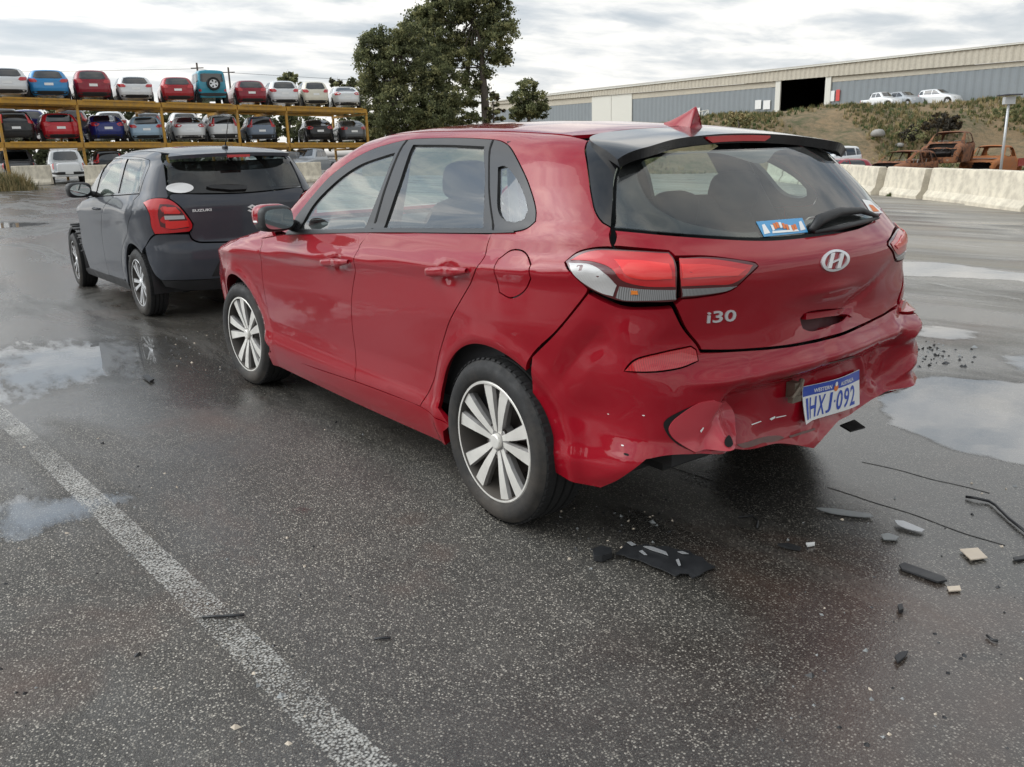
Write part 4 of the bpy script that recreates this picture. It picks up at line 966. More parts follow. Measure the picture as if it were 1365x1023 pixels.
U, Fc, asp = textmesh('i30', .012); q = hp(c4([(420, 92), (534, 83), (424, 46)]), 'r')
onsurf(H, 'r', affine(U, q[0], q[1], q[2]), Fc, 'lettering', MT['silver_badge'], tg, off=.004, rim=.004)
# rear wiper: arm cover and blade
wq = H.pix(c2([(915, 500), (935, 470), (1000, 445), (1080, 436), (1140, 452)])); wn = H.grad(wq)
mb = MB(); mb.tube([wq[0]+wn[0]*.012, wq[1]+wn[1]*.024, wq[2]+wn[2]*.026, wq[3]+wn[3]*.022, wq[4]+wn[4]*.016], [.012, .020, .017, .012, .007], 10)
w2 = H.pix(c2([(925, 505), (1010, 490), (1090, 470), (1148, 454)])); mb.tube([p+n_*.010 for p, n_ in zip(w2, H.grad(w2))], [.007, .010, .010, .006], 8)
mb.build('rear_wiper', MT['black_plastic'], hero, True)
st = hp(c2([(727, 463), (888, 450), (908, 500), (755, 516)]), 'r'); lin = lambda u, v: (st[3]*(1-u)+st[2]*u)*(1-v)+(st[0]*(1-u)+st[1]*u)*v
stk = onsurf(H, 'r', [lin(0, 0), lin(1, 0), lin(1, 1), lin(0, 1)], [(0, 1, 2, 3)], 'sticker', MT['sticker_blue'], rgl, off=.0035, rim=.001)
r_ = random.Random(3)
for k in range(9):
    u, v, a = .26+.065*k*(.95), .52+.14*math.sin(k*.7), .05
    m = MT['crest_orange'] if k % 3 else MT['white_print']
    onsurf(H, 'r', [lin(u-a*.5, v-.2), lin(u+a*.5, v-.16), lin(u+a*.6, v+.18), lin(u-a*.4, v+.2)], [(0, 1, 2, 3)], 'sticker_print', m, stk, off=.0042, rim=.0005)
for u0, u1 in ((.03, .16), (.84, .97)):
    onsurf(H, 'r', [lin(u0, .15), lin(u1, .2), lin(u1-.03, .8), lin(u0+.04, .75)], [(0, 1, 2, 3)], 'sticker_print', MT['white_print'], stk, off=.0042, rim=.0005)
onsurf(H, 'r', [lin(.2, .16), lin(.8, .12), lin(.78, .26), lin(.22, .30)], [(0, 1, 2, 3)], 'sticker_print', MT['white_print'], stk, off=.0042, rim=.0005)
s2 = hp(c2([(1098, 385), (1125, 390), (1170, 432), (1130, 434)]), 'r'); st2 = onsurf(H, 'r', s2, [(0, 1, 2, 3)], 'sticker', MT['white_print'], rgl, off=.0035, rim=.001)
c_ = s2.mean(0); onsurf(H, 'r', c_+(s2-c_)*.5+[0, -.006], [(0, 1, 2, 3)], 'sticker_print', MT['crest_orange'], st2, off=.0042, rim=.0005)
# number plate, bent and hanging off its bracket
pq_ = c4([(765, 355), (1020, 278), (1050, 400), (790, 487)]); hit = H.pix(pq_); dl = .02
def toward(i, k): v = CO-hit[i]; return hit[i]+v/np.linalg.norm(v)*k
for dl in np.linspace(.02, .40, 77):       # left end swings out from the bumper until the plate has its real length
    if np.linalg.norm(toward(1, .02)-toward(0, dl)) > .345: break
pc = [toward(0, dl), toward(1, .02), toward(2, .02), toward(3, dl)]
TL, TR, BR, BL = [np.array(p) for p in pc]
yv = TR-TL; Lp = .372; yv = yv/np.linalg.norm(yv)*Lp; dn = (BL-TL+BR-TR)/2; dn = dn-yv*np.dot(dn, yv)/np.dot(yv, yv); dn = dn/np.linalg.norm(dn)*.134
pn = np.cross(yv, dn); pn /= np.linalg.norm(pn); pn = pn if pn[0] < 0 else -pn
cen = (TL+TR+BR+BL)/4; o0 = cen-yv/2-dn/2
def plate(u, v, h=0.0): return o0+yv*u+dn*(1-v)+pn*(h+.016*math.sin(2.2*u+.5)+.020*max(0, .16-u)*max(0, .8-v)*6-.006*math.sin(u*5.5+v*2))
nu, nv = 24, 8; V = [plate(i/nu, j/nv) for j in range(nv+1) for i in range(nu+1)]+[plate(i/nu, j/nv, -.002) for j in range(nv+1) for i in range(nu+1)]
def gi(i, j, k=0): return k*(nu+1)*(nv+1)+j*(nu+1)+i
Fc = [(gi(i, j), gi(i+1, j), gi(i+1, j+1), gi(i, j+1)) for i in range(nu) for j in range(nv)]+[(gi(i, j, 1), gi(i, j+1, 1), gi(i+1, j+1, 1), gi(i+1, j, 1)) for i in range(nu) for j in range(nv)]
pl = obj('number_plate', V, Fc, MT['plate_white'], hero, True)
def on_plate(nm, U, Fc, u0, u1, v0, v1, mat, h=.0012):
    V = [plate(u0+(u1-u0)*a, v0+(v1-v0)*b, h) for a, b in U]; return obj(nm, V, Fc, mat, pl, False)
g = [(i/12, j/2) for j in range(3) for i in range(13)]; gf = [(j*13+i, j*13+i+1, (j+1)*13+i+1, (j+1)*13+i) for i in range(12) for j in range(2)]
on_plate('plate_band', g, gf, .004, .996, .72, .992, MT['plate_blue'], .0006)
def word(t, u0, u1, v0, v1, mat, bold=.02, nm='plate_character'):
    U, Fc, a = textmesh(t, bold); on_plate(nm, U, Fc, u0, u1, v0, v1, mat)
x0 = .045
for ch, w in (('1', .048), ('H', .118), ('X', .122), ('J', .09), ('-', .04), ('0', .112), ('9', .112), ('2', .112)):
    if ch == '-': word('.', x0+.012, x0+.032, .34, .42, MT['plate_blue'])
    else: word(ch, x0, x0+w-.012, .09, .66, MT['plate_blue'], .015)
    x0 += w+.012
word('WESTERN', .16, .42, .77, .88, MT['plate_white'], .02); word('AUSTRALIA', .57, .84, .77, .88, MT['plate_white'], .02)
n = 14; U = [(.5, .5)]+[(.5+.5*math.cos(2*math.pi*i/n), .5+.5*math.sin(2*math.pi*i/n)) for i in range(n)]
on_plate('plate_crest', U, [(0, i+1, (i+1) % n+1) for i in range(n)], .455, .525, .66, .86, MT['crest_orange'], .0014)
on_plate('plate_crest', U, [(0, i+1, (i+1) % n+1) for i in range(n)], .468, .512, .80, .93, MT['plate_white'], .0018)
k = H.pix(c4([(745, 350)]))[0]; mb = MB(); mb.box((k[0]-.02, k[1], k[2]), (.035, .035, .055)); mb.box((k[0]-.035, k[1]+.012, k[2]-.028), (.02, .05, .02)); mb.tube([k+np.array([-.03, -.03, .03]), k+np.array([-.045, 0, .01]), k+np.array([-.035, .03, -.03])], .010, 8)
mb.build('plate_bracket', MT['bracket'], hero)
# mirrors
for sg in (1, -1):
    c = Vector((1.735, sg*.945, 1.066)); mb = MB()
    V, Fc = blob(c+Vector((.035, 0, 0)), (.075, .090, .066), .55, 20, 12); o = obj('mirror_housing', V, Fc, MT['black_plastic'], hero, True)
    V, Fc = blob(c+Vector((.055, sg*.006, .012)), (.070, .088, .060), .60, 20, 12); obj('mirror_cap', V, Fc, RED, o, True)
    V = [(c.x-.0440, c.y+.074*f(a), c.z+.050*g_(a)) for a in np.linspace(0, 2*math.pi, 24, endpoint=False) for f, g_ in [((lambda t: math.copysign(abs(math.cos(t))**.6, math.cos(t))), (lambda t: math.copysign(abs(math.sin(t))**.6, math.sin(t))))]]
    obj('mirror_glass', V, [tuple(range(24))], MT['mirror_glass'], o, False)
    mb.tube([(c.x+.05, c.y-sg*.08, c.z-.035), (c.x+.10, c.y-sg*.15, c.z-.055)], [.028, .034], 10); mb.build('mirror_stalk', MT['black_plastic'], o, True)
    V, Fc = blob(c+Vector((.05, sg*.084, -.012)), (.03, .010, .007), .6, 12, 8); obj('indicator_strip', V, Fc, MT['white_print'], o, True)
# wheels, arches, underside
for x, y, st_, sp in ((0, .772, 0, .0), (2.65, .772, 4.5, .35), (0, -.772, 0, .5), (2.65, -.772, 4.5, .9)):
    wheel(hero, 'hero', x, y, .317, st_, sp)
for x in (0, 2.65):
    for sg in (1, -1):
        mb = MB(); mb.lathe([(.385, sg*(.74 if x == 0 else .80)), (.392, sg*.52), (.12, sg*.52)], c=(x, 0, .317), n=28, a0=R(-12), a1=R(192)); mb.build('arch_liner', MT['black_plastic'], hero, True)
mb = MB(); mb.box((1.45, 0, .205), (3.5, 1.05, .05)); mb.build('underbody', MT['underbody'], hero)
mb = MB(); mb.box((1.32, 0, .240), (1.85, 1.60, .05)); mb.build('floor_panel', MT['underbody'], hero)
mb = MB(); mb.box((-.38, 0, .36), (.40, 1.15, .12)); mb.build('spare_well', MT['underbody'], hero)
mb = MB(); mb.bar((0, -.66, .30), (0, .66, .30), .09, .07); mb.build('rear_axle', MT['underbody'], hero)
mb = MB(); mb.tube([(-.30, -.42, .30), (-.45, -.42, .29), (-.55, -.42, .29)], .075, 14); mb.build('exhaust', MT['underbody'], hero, True)
mb = MB(); mb.box((-.62, -.02, .40), (.10, 1.30, .09)); mb.build('crash_beam', MT['black_plastic'], hero)
mb = MB(); mb.box((-.60, -.60, .36), (.08, .16, .05)); mb.build('undertray', MT['black_plastic'], hero)
q = [at_z(px, py, .22) for px, py in c4([(948, 500), (1005, 478), (1048, 508), (990, 524)])]; mb = MB(); mb.add([tuple(p) for p in q]+[(p[0], p[1], p[2]+.006) for p in q], [(3, 2, 1, 0), (4, 5, 6, 7), (0, 1, 5, 4), (1, 2, 6, 5), (2, 3, 7, 6), (3, 0, 4, 7)])
mb.build('hanging_tray', MT['black_plastic'], hero)
# lamp recess backing so that no daylight shows through the seams
for sg in (1, -1):
    b = hp(lampO, 'c')*[sg, 1]; m = b.mean(0); panel(H, 'lamp_can', 'c', m+(b-m)*1.08, MT['dark_void'], hero, .04, gap=0, rim=0, off=-.045)
# cabin
mb = MB(); mb.box((1.0, 0, .30), (2.6, 1.5, .06)); mb.build('floor_pan', MT['cabin_dark'], hero)
mb = MB(); V, Fc = blob((2.02, 0, .88), (.30, .70, .13), .5, 24, 10); mb.add(V, Fc); mb.build('dashboard', MT['cabin_dark'], hero, True)
mb = MB(); mb.lathe([(.185+.014*math.cos(t), .014*math.sin(t)) for t in np.linspace(0, 6.283, 9)], axis='x', n=28); o = mb.build('steering_wheel', MT['cabin_dark'], hero, True); o.location = (1.62, -.37, .93); o.rotation_euler = (0, R(-25), 0)
def seat(x, y, w):
    rt = Matrix.Rotation(R(-14), 3, 'Y')
    V, Fc = blob((x+.05, y, .52), (.26, w, .09), .5, 18, 8); o = obj('seat', V, Fc, MT['seat_cloth'], hero, True)
    V, Fc = blob((x-.24, y, .84), (.075, w*.96, .33), .55, 18, 12, rt); obj('backrest', V, Fc, MT['seat_cloth'], o, True)
    return o
def head(o, x, y, z, w=.13):
    V, Fc = blob((x, y, z), (.055, w, .088), .62, 18, 10, Matrix.Rotation(R(-12), 3, 'Y')); obj('headrest', V, Fc, MT['seat_cloth'], o, True)
    for s in (-.06, .06): mb = MB(); mb.tube([(x+.02, y+s, z-.05), (x+.03, y+s, z-.19)], .007, 6); mb.build('headrest_post', MT['chrome'], o, True)
for y in (.37, -.37): s = seat(1.15, y, .25); head(s, .835, y, 1.235)
s = seat(.28, 0, .62)
for y in (.38, -.38): head(s, -.06, y, 1.165, .135)
head(s, -.07, 0, 1.10, .12)
mb = MB(); mb.box((-.30, 0, 1.0), (.42, 1.05, .02)); mb.build('parcel_shelf', MT['cabin_dark'], hero)
mb = MB(); mb.bar((.34, .60, 1.385), (.22, .66, .80), .012, .045); mb.build('seat_belt', MT['belt_beige'], hero)
for sg in (1, -1):
    mb = MB(); mb.bar((.20, sg*.60, 1.36), (.02, sg*.72, .98), .03, .14); mb.build('pillar_trim', MT['cabin_grey'], hero)
    mb = MB(); mb.bar((1.0, sg*.60, 1.38), (.93, sg*.74, 1.0), .03, .10); mb.build('pillar_trim', MT['cabin_grey'], hero)
    mb = MB(); mb.box((1.0, sg*.775, .70), (2.0, .05, .60)); mb.build('door_card', MT['cabin_dark'], hero)
    mb = MB(); mb.box((-.20, sg*.66, .72), (.40, .05, .46)); mb.build('boot_side', MT['cabin_dark'], hero)
mb = MB(); mb.box((2.15, 0, .62), (.05, 1.5, .62)); mb.build('bulkhead', MT['cabin_dark'], hero)
mb = MB(); mb.box((-.30, 0, .50), (.48, 1.2, .04)); mb.build('boot_floor', MT['cabin_dark'], hero)
# ================================================================ the dark grey small hatchback ahead
def sw_extra(x, z):
    r0 = np.hypot(x, z-.304); r1 = np.hypot(x-2.58, z-.304)
    return .014*np.exp(-((r0-.40)/.05)**2)+.030*np.exp(-((x+.02)/.38)**2-((z-.86)/.13)**2)+.016*np.exp(-((x-2.55)/.4)**2-((z-.82)/.12)**2)
SW = Surf(pos=(5.72, -.07, 0), ang=.0276, belt_rise=.035, xm=.7, crown=.10, kt=.09, tr=(0.0, .30), tf=(2.5, .25), bow=(.16, .20), extra=sw_extra, axis=.1, zbot=.16,
    Y=tab([(.10, .76), (.20, .80), (.28, .825), (.40, .828), (.55, .830), (.70, .836), (.85, .842), (.93, .845), (.98, .832), (1.03, .815), (1.06, .795), (1.2, .742), (1.3, .70), (1.4, .648), (1.5, .57), (1.65, .40)], .012),
    X=tab([(.10, -.48), (.30, -.585), (.40, -.615), (.52, -.63), (.62, -.625), (.68, -.600), (.85, -.615), (.98, -.62), (1.05, -.60), (1.10, -.575), (1.2, -.525), (1.35, -.445), (1.5, -.30)], .014),
    T=tab([(-.9, 1.36), (-.5, 1.428), (-.3, 1.458), (0, 1.482), (.4, 1.496), (.8, 1.492), (1.1, 1.462), (1.35, 1.38), (1.7, 1.205), (1.95, 1.07), (2.08, 1.02), (2.5, .96), (2.9, .86), (3.1, .72), (3.2, .45), (3.25, .1)], .03))
GP = MT['graphite_paint']
swift = thing('hatchback_car', 'dark grey small hatchback with missing front fender parked ahead of the red hatchback', 'car', SW.pos, SW.ang)
def sp_(px, dm): return SW.dom(SW.pix(c5(px)), dm)
def pS(name, dm, outl, mat, parent=swift, **k):
    k.setdefault('sp', .05); k.setdefault('bsp', .025); return panel(SW, name, dm, outl, mat, parent, **k)
s_dlo = sp_([(188, 352), (222, 262), (258, 168), (285, 155), (330, 150), (400, 150), (470, 160), (492, 172), (488, 200), (462, 262), (440, 334), (330, 342), (260, 346)], 's')
s_gf = sp_([(216, 345), (238, 262), (268, 172), (300, 160), (357, 157), (342, 240), (324, 333), (270, 340)], 's')
s_gr = sp_([(378, 161), (425, 163), (468, 172), (470, 195), (448, 255), (432, 326), (332, 333), (352, 250)], 's')
s_bd = sp_([(326, 344), (275, 380), (250, 430), (247, 520), (262, 640), (285, 738)], 's')
s_cd = sp_([(440, 338), (408, 372), (398, 440), (376, 540), (352, 610), (350, 690), (364, 765)], 's')
s_fd = sp_([(188, 356), (140, 385), (132, 460), (150, 590), (188, 705)], 's')
s_si = sp_([(188, 712), (285, 745), (366, 772)], 's')
lampS = [(462, 382), (500, 364), (545, 360), (590, 366), (640, 400), (680, 448), (706, 488), (704, 510), (690, 526), (600, 534), (520, 538), (503, 500), (494, 440), (478, 405)]
xs = np.array([-.42, -.2, .1, .4, .7, 1.0, 1.15, 1.35, 1.55, 1.75, 1.92]); ys = np.array([.50, .53, .55, .56, .56, .555, .55, .575, .605, .64, .67])
tpc = SW.lift(np.array(list(zip(xs, ys))), 't')[:, [0, 2]]
ar = circ(0, .304, .355, 128, 6, 14)
gl_edge = sp_([(588, 345), (584, 335), (574, 260), (566, 180), (572, 166)], 's')
s_q = vst(s_cd, [(.37, .26)], ar[::-1], sp_([(470, 600), (500, 552), (516, 541)], 's'), sp_([(500, 500), (490, 440), (474, 407), (459, 382), (500, 361), (545, 357), (580, 358)], 's'), gl_edge, tpc, [(1.98, 1.01)], s_dlo[:11])
s_df = vst(s_dlo[[0, 12, 11]]+[0, -.004], s_bd[1:], s_si[1:2], s_si[:1], s_fd[::-1]); s_dr = vst(s_dlo[[11, 10]]+[0, -.004], s_cd[1:], s_si[2:0:-1], s_bd[::-1])
for dm in ('s', 's-'):
    a = pS('door', dm, s_df, GP, rim=.02, gap=.003, back=LIN); b_ = pS('door', dm, s_dr, GP, rim=.02, gap=.003, back=LIN)
    pS('quarter_panel', dm, s_q, GP, rim=.02, gap=.003, back=LIN)
    t = pS('window_surround', dm, s_dlo, MT['black_gloss'], holes=[s_gf, s_gr], rim=.02, gap=.001, off=.002, back=LIN)
    for g in (s_gf, s_gr): pS('window_glass', dm, g, MT['side_glass'], rim=0, gap=-.003, off=-.004)
    pS('sill', dm, vst(s_si, [(.38, .25), (.38, .18), (2.2, .18), (2.2, .24)]), MT['black_plastic'], rim=.03, gap=.002)
    hq = sp_([(205, 405), (240, 412)], 's'); P3 = SW.lift(hq, dm); mb = MB(); sg = -1 if dm == 's-' else 1
    mb.tube([P3[0]+[0, 0, 0], P3[0]*.5+P3[1]*.5+np.array([0, sg*.03, 0]), P3[1]], [.008, .014, .008], 8); mb.build('door_handle', GP, a, True)
# exposed front arch: black ribbed liner where the fender is gone
for sg in (1, -1):
    mb = MB(); mb.lathe([(.350, sg*.80), (.375, sg*.81), (.378, sg*.50), (.12, sg*.50)], c=(2.58, 0, .304), n=26, a0=R(-15), a1=R(195))
    mb.build('arch_liner', MT['black_plastic'], swift, True)
    mb = MB(); mb.lathe([(.345, sg*.80), (.352, sg*.50), (.12, sg*.50)], c=(0, 0, .304), n=26, a0=R(-12), a1=R(192)); mb.build('arch_liner', MT['black_plastic'], swift, True)
    if sg > 0:
        for k in range(7):
            an = R(95+k*11); mb = MB(); r0, r1 = .372, .402; p = lambda r, y: (2.58+r*math.cos(an), y, .304+r*math.sin(an)); mb.tube([p(r1, .83), p(r1, .62)], .012, 6); mb.build('liner_rib', MT['black_plastic'], swift, True)
        mb = MB(); mb.box((2.12, .70, .72), (.25, .10, .45)); mb.build('body_mount', MT['black_plastic'], swift)
mb = MB(); mb.lathe([(.395, -.80), (.41, -.815), (.40, -.50)], c=(2.58, 0, .304), n=20, a0=R(0), a1=R(180)); mb.build('fender', GP, swift, True)
gS = vst(sp_([(860, 168), (720, 170), (600, 176), (578, 186), (580, 260), (592, 330), (620, 334), (760, 334)], 'r'), [(0, float(sp_([(900, 333)], 'r')[0, 1]))]); gS[0, 0] = 0
gS[:, 0] = np.maximum(gS[:, 0], 0); rS = mir(gS); rwS = pS('rear_window', 'r', rS, MT['tint_glass'], rim=0, gap=.003, off=.001)
lampc = sp_(lampS, 'c')
tl = vst([(0, gS[-1, 1]-.006)], sp_([(760, 338), (600, 338), (590, 346), (592, 360), (642, 396), (684, 446), (712, 490), (700, 528), (694, 535), (706, 562), (735, 576), (800, 578)], 'r'), [(0, float(sp_([(900, 578)], 'r')[0, 1]))])
tgS = pS('tailgate', 'r', mir(tl), GP, rim=.03, gap=.003, back=LIN)
for sg in (1, -1):
    lo = pS('tail_lamp', 'c', lampc*[sg, 1], MT['lamp_red'], sp=.03, rim=.03, gap=.002, off=.012)
    pS('light_guide', 'c', sp_([(545, 390), (600, 392), (640, 410), (685, 480), (690, 505), (600, 515), (548, 500), (535, 440)], 'c')*[sg, 1], MT['lamp_dark'], lo, rim=.003, gap=0, off=.0135)
    pS('lens', 'c', sp_([(560, 405), (622, 403), (648, 430), (640, 436), (566, 436)], 'c')*[sg, 1], MT['lamp_bright'], lo, rim=.003, gap=0, off=.016)
    pS('reverse_lens', 'c', sp_([(566, 446), (664, 444), (668, 462), (570, 466)], 'c')*[sg, 1], MT['lamp_white'], lo, rim=.003, gap=0, off=.016)
    pS('lens', 'c', sp_([(572, 474), (684, 470), (690, 500), (600, 512), (574, 508)], 'c')*[sg, 1], MT['lamp_bright'], lo, rim=.003, gap=0, off=.016)
bS = vst([(0, float(sp_([(900, 584)], 'c')[0, 1]))], sp_([(800, 584), (735, 582), (704, 568), (690, 541), (600, 541), (520, 545), (500, 560), (468, 606)], 'c'), sp_([(480, 660), (515, 740), (548, 772), (640, 772), (760, 768)], 'c'), [(0, float(sp_([(850, 764)], 'c')[0, 1]))])
bS = mir(bS); bmS = pS('rear_bumper', 'c', bS, GP, sp=.04, rim=.03, gap=.002, back=LIN)
pS('bumper_skirt', 'c', mir(vst([(0, .36)], sp_([(760, 772), (640, 775), (548, 775)], 'c'), [(.66, .30), (.5, .25), (0, .24)])), MT['black_plastic'], bmS, rim=.02, gap=0, off=-.008)
pS('plate_recess', 'c', mir(vst([(0, .60)], sp_([(905, 612), (868, 642), (835, 690), (806, 752)], 'c'), [(0, float(sp_([(860, 752)], 'c')[0, 1]))])), MT['black_plastic'], bmS, rim=.004, gap=0, off=.003)
mS = MB()
rS_ = mirt(vst([(1.19, 0), (1.17, .30), (1.13, .548)], [(1.0, .553), (.7, .558), (.4, .558), (.1, .548), (-.2, .528), (-.42, .50)], [(-.47, .30), (-.50, 0)]))
def FtS(P):
    a, b, d = SW.base(P[..., 0], P[..., 1], P[..., 2]); return smax(a, d, SW.kt)
rf = pS('roof', 't', rS_, GP, rim=.012, gap=.002, F=FtS, back=MT['headliner'], corner=50)
spS = mirt(vst([(-.44, 0), (-.41, .30), (-.36, .52), (-.43, .555), (-.50, .50), (-.56, .30), (-.58, 0)]))
spo = pS('roof_spoiler', 't', spS, GP, rim=.03, gap=0, F=FtS, off=.003, back=MT['black_plastic'], corner=50)
q = SW.lift(np.array([[-.575, -.10], [-.575, .10]]), 't', FtS); mb = MB(); mb.box((-.583, 0, q[0, 2]-.026), (.02, .20, .022)); mb.build('brake_lamp', MT['lamp_red'], spo)
pS('windscreen', 't', mirt(vst([(1.20, 0), (1.18, .30), (1.14, .548), (1.35, .572), (1.55, .602), (1.75, .637), (1.92, .667), (2.0, .38), (2.03, 0)])), MT['side_glass'], rim=0, gap=.004, off=-.002)
pS('bonnet', 't', mirt(vst([(2.05, 0), (2.02, .38), (1.95, .68), (2.4, .70), (2.7, .66), (2.9, .58), (2.98, .30), (3.0, 0)])), GP, rim=.02, gap=.003, corner=50)
pS('front_panel', 'f', mir(vst([(0, .74), (.3, .74), (.55, .70), (.62, .45), (.55, .28), (0, .24)])), MT['black_plastic'], rim=.03, gap=0)
U, Fc, a_ = textmesh('SUZUKI', .03); q = sp_([(706, 428), (803, 422), (705, 415)], 'r'); onsurf(SW, 'r', affine(U, q[0], q[1], q[2]), Fc, 'lettering', MT['white_print'], tgS, off=.004, rim=.004)
q = sp_([(984, 432), (1030, 430), (984, 390)], 'r'); Sx = [(.50, 1), (1, .72), (.80, .60), (.52, .76), (.34, .66), (1, .30), (.50, 0), (0, .28), (.20, .40), (.48, .24), (.66, .34), (0, .70)]
onsurf(SW, 'r', affine(np.array(Sx), q[0], q[1], q[2]), [(0, 1, 2, 3, 4, 11), (5, 6, 7, 8, 9, 10), (4, 5, 10, 11)], 'badge', MT['white_print'], tgS, off=.006, rim=.006)
q = sp_([(776, 306), (800, 298), (900, 294), (978, 300), (978, 318), (900, 322), (800, 314)], 'r'); onsurf(SW, 'r', q, [tuple(range(7))], 'rear_wiper', MT['black_plastic'], swift, off=.03, rim=.025)
cS = sp_([(645, 308)], 'r')[0]; onsurf(SW, 'r', [(cS[0]+.105*math.cos(t), cS[1]+.042*math.sin(t)) for t in np.linspace(0, 6.283, 24, endpoint=False)], [tuple(range(24))], 'sticker', MT['white_print'], rwS, off=.010, rim=.001)
P = SW.lift(np.array([[-.28, -.0]]), 't', FtS)[0]; mb = MB(); V, Fc = blob(P+[0, 0, .008], (.045, .022, .02), .8, 12, 8); mb.add(V, Fc); mb.tube([P, P+np.array([-.16, 0, .24])], [.006, .003], 6); mb.build('roof_aerial', MT['black_plastic'], swift, True)
for sg in (1, -1):
    q = SW.toloc(at_depth(*c5([(135, 317)])[0], 10.0)); o_ = SW.toloc(CO); t = (.93-o_[1])/(q[1]-o_[1]); c = Vector(o_+(q-o_)*t); c.y *= sg
    V, Fc = blob(c+Vector((.03, 0, 0)), (.07, .115, .075), .55, 18, 10); o = obj('mirror_housing', V, Fc, MT['black_plastic'], swift, True)
    V = [(c.x-.0435, c.y+.092*math.cos(a), c.z+.056*math.sin(a)) for a in np.linspace(0, 6.283, 20, endpoint=False)]; obj('mirror_glass', V, [tuple(range(20))], MT['mirror_glass'], o, False)
    mb = MB(); mb.tube([(c.x+.03, c.y-sg*.08, c.z-.03), (c.x+.05, c.y-sg*.22, c.z-.07)], .028, 8); mb.build('mirror_stalk', MT['black_plastic'], o, True)
for x, y, st_, spn in ((0, .745, 0, .2), (2.58, .745, -3, .6), (0, -.745, 0, .5), (2.58, -.745, -3, .9)): wheel(swift, 'swift', x, y, .304, st_, spn)
mb = MB(); mb.box((1.25, 0, .24), (2.9, 1.0, .08)); mb.build('underbody', MT['underbody'], swift)
mb = MB(); mb.box((1.2, 0, .30), (1.7, 1.5, .06)); mb.build('floor_pan', MT['cabin_dark'], swift)
mb = MB(); mb.box((-.2, 0, .42), (.5, 1.2, .25)); mb.build('boot_floor', MT['cabin_dark'], swift)
mb = MB(); V, Fc = blob((1.75, 0, .90), (.28, .66, .12), .5, 20, 8); mb.add(V, Fc); mb.build('dashboard', MT['cabin_dark'], swift, True)
for x, y, w in ((1.05, .35, .24), (1.05, -.35, .24), (.25, 0, .58)):
    V, Fc = blob((x, y, .52), (.25, w, .10), .5, 16, 8); s = obj('seat', V, Fc, MT['seat_cloth'], swift, True)
    V, Fc = blob((x-.25, y, .86), (.075, w*.95, .32), .55, 16, 10, Matrix.Rotation(R(-14), 3, 'Y')); obj('backrest', V, Fc, MT['seat_cloth'], s, True)
    for yy in ([y] if w < .3 else [.33, -.33]): V, Fc = blob((x-.33, yy, 1.24 if w < .3 else 1.17), (.05, .12, .085), .62, 14, 8); obj('headrest', V, Fc, MT['seat_cloth'], s, True)
# ================================================================ far cars: one shell per body style, copied with its parts
def matc(name, col, **k): return paint(name, col, metal=k.get('metal', .15), rough=.35, dust=.12, cc=.05)
pbr('far_glass', (.012, .014, .016), .06, spec=.9, coat=.3); pbr('far_tyre', (.016, .016, .016), .75, var=.3)
WM['far'] = wheel_meshes(.32, .21, .21, 'simple')
def far_wheel():
    mb = MB(); mb.lathe([(.20, .085), (.24, .105), (.30, .100), (.32, .07), (.32, -.07), (.30, -.10), (.20, -.085)], n=28); mb.mi = 1; mb.lathe([(.001, .070), (.06, .075), (.19, .080), (.205, .092), (.20, .06)], n=28)
    mb.mi = 2
    for k in range(5):
        a = k*2*math.pi/5; c, s_ = math.cos(a), math.sin(a); f = lambda r, t: (r*c-t*s_, .084, r*s_+t*c)
        mb.add([f(.085, -.020), f(.085, .020), f(.175, .045), f(.175, -.045)], [(0, 1, 2, 3)])
    return mb.mesh('wheel', [MT['far_tyre'], MT['rim_silver'], MT['dark_void']], True)
FWHEEL = far_wheel(); FWHEEL.set_sharp_from_angle(angle=R(35))
def wedge(pts): return np.array(pts, float)
TYPES = {}
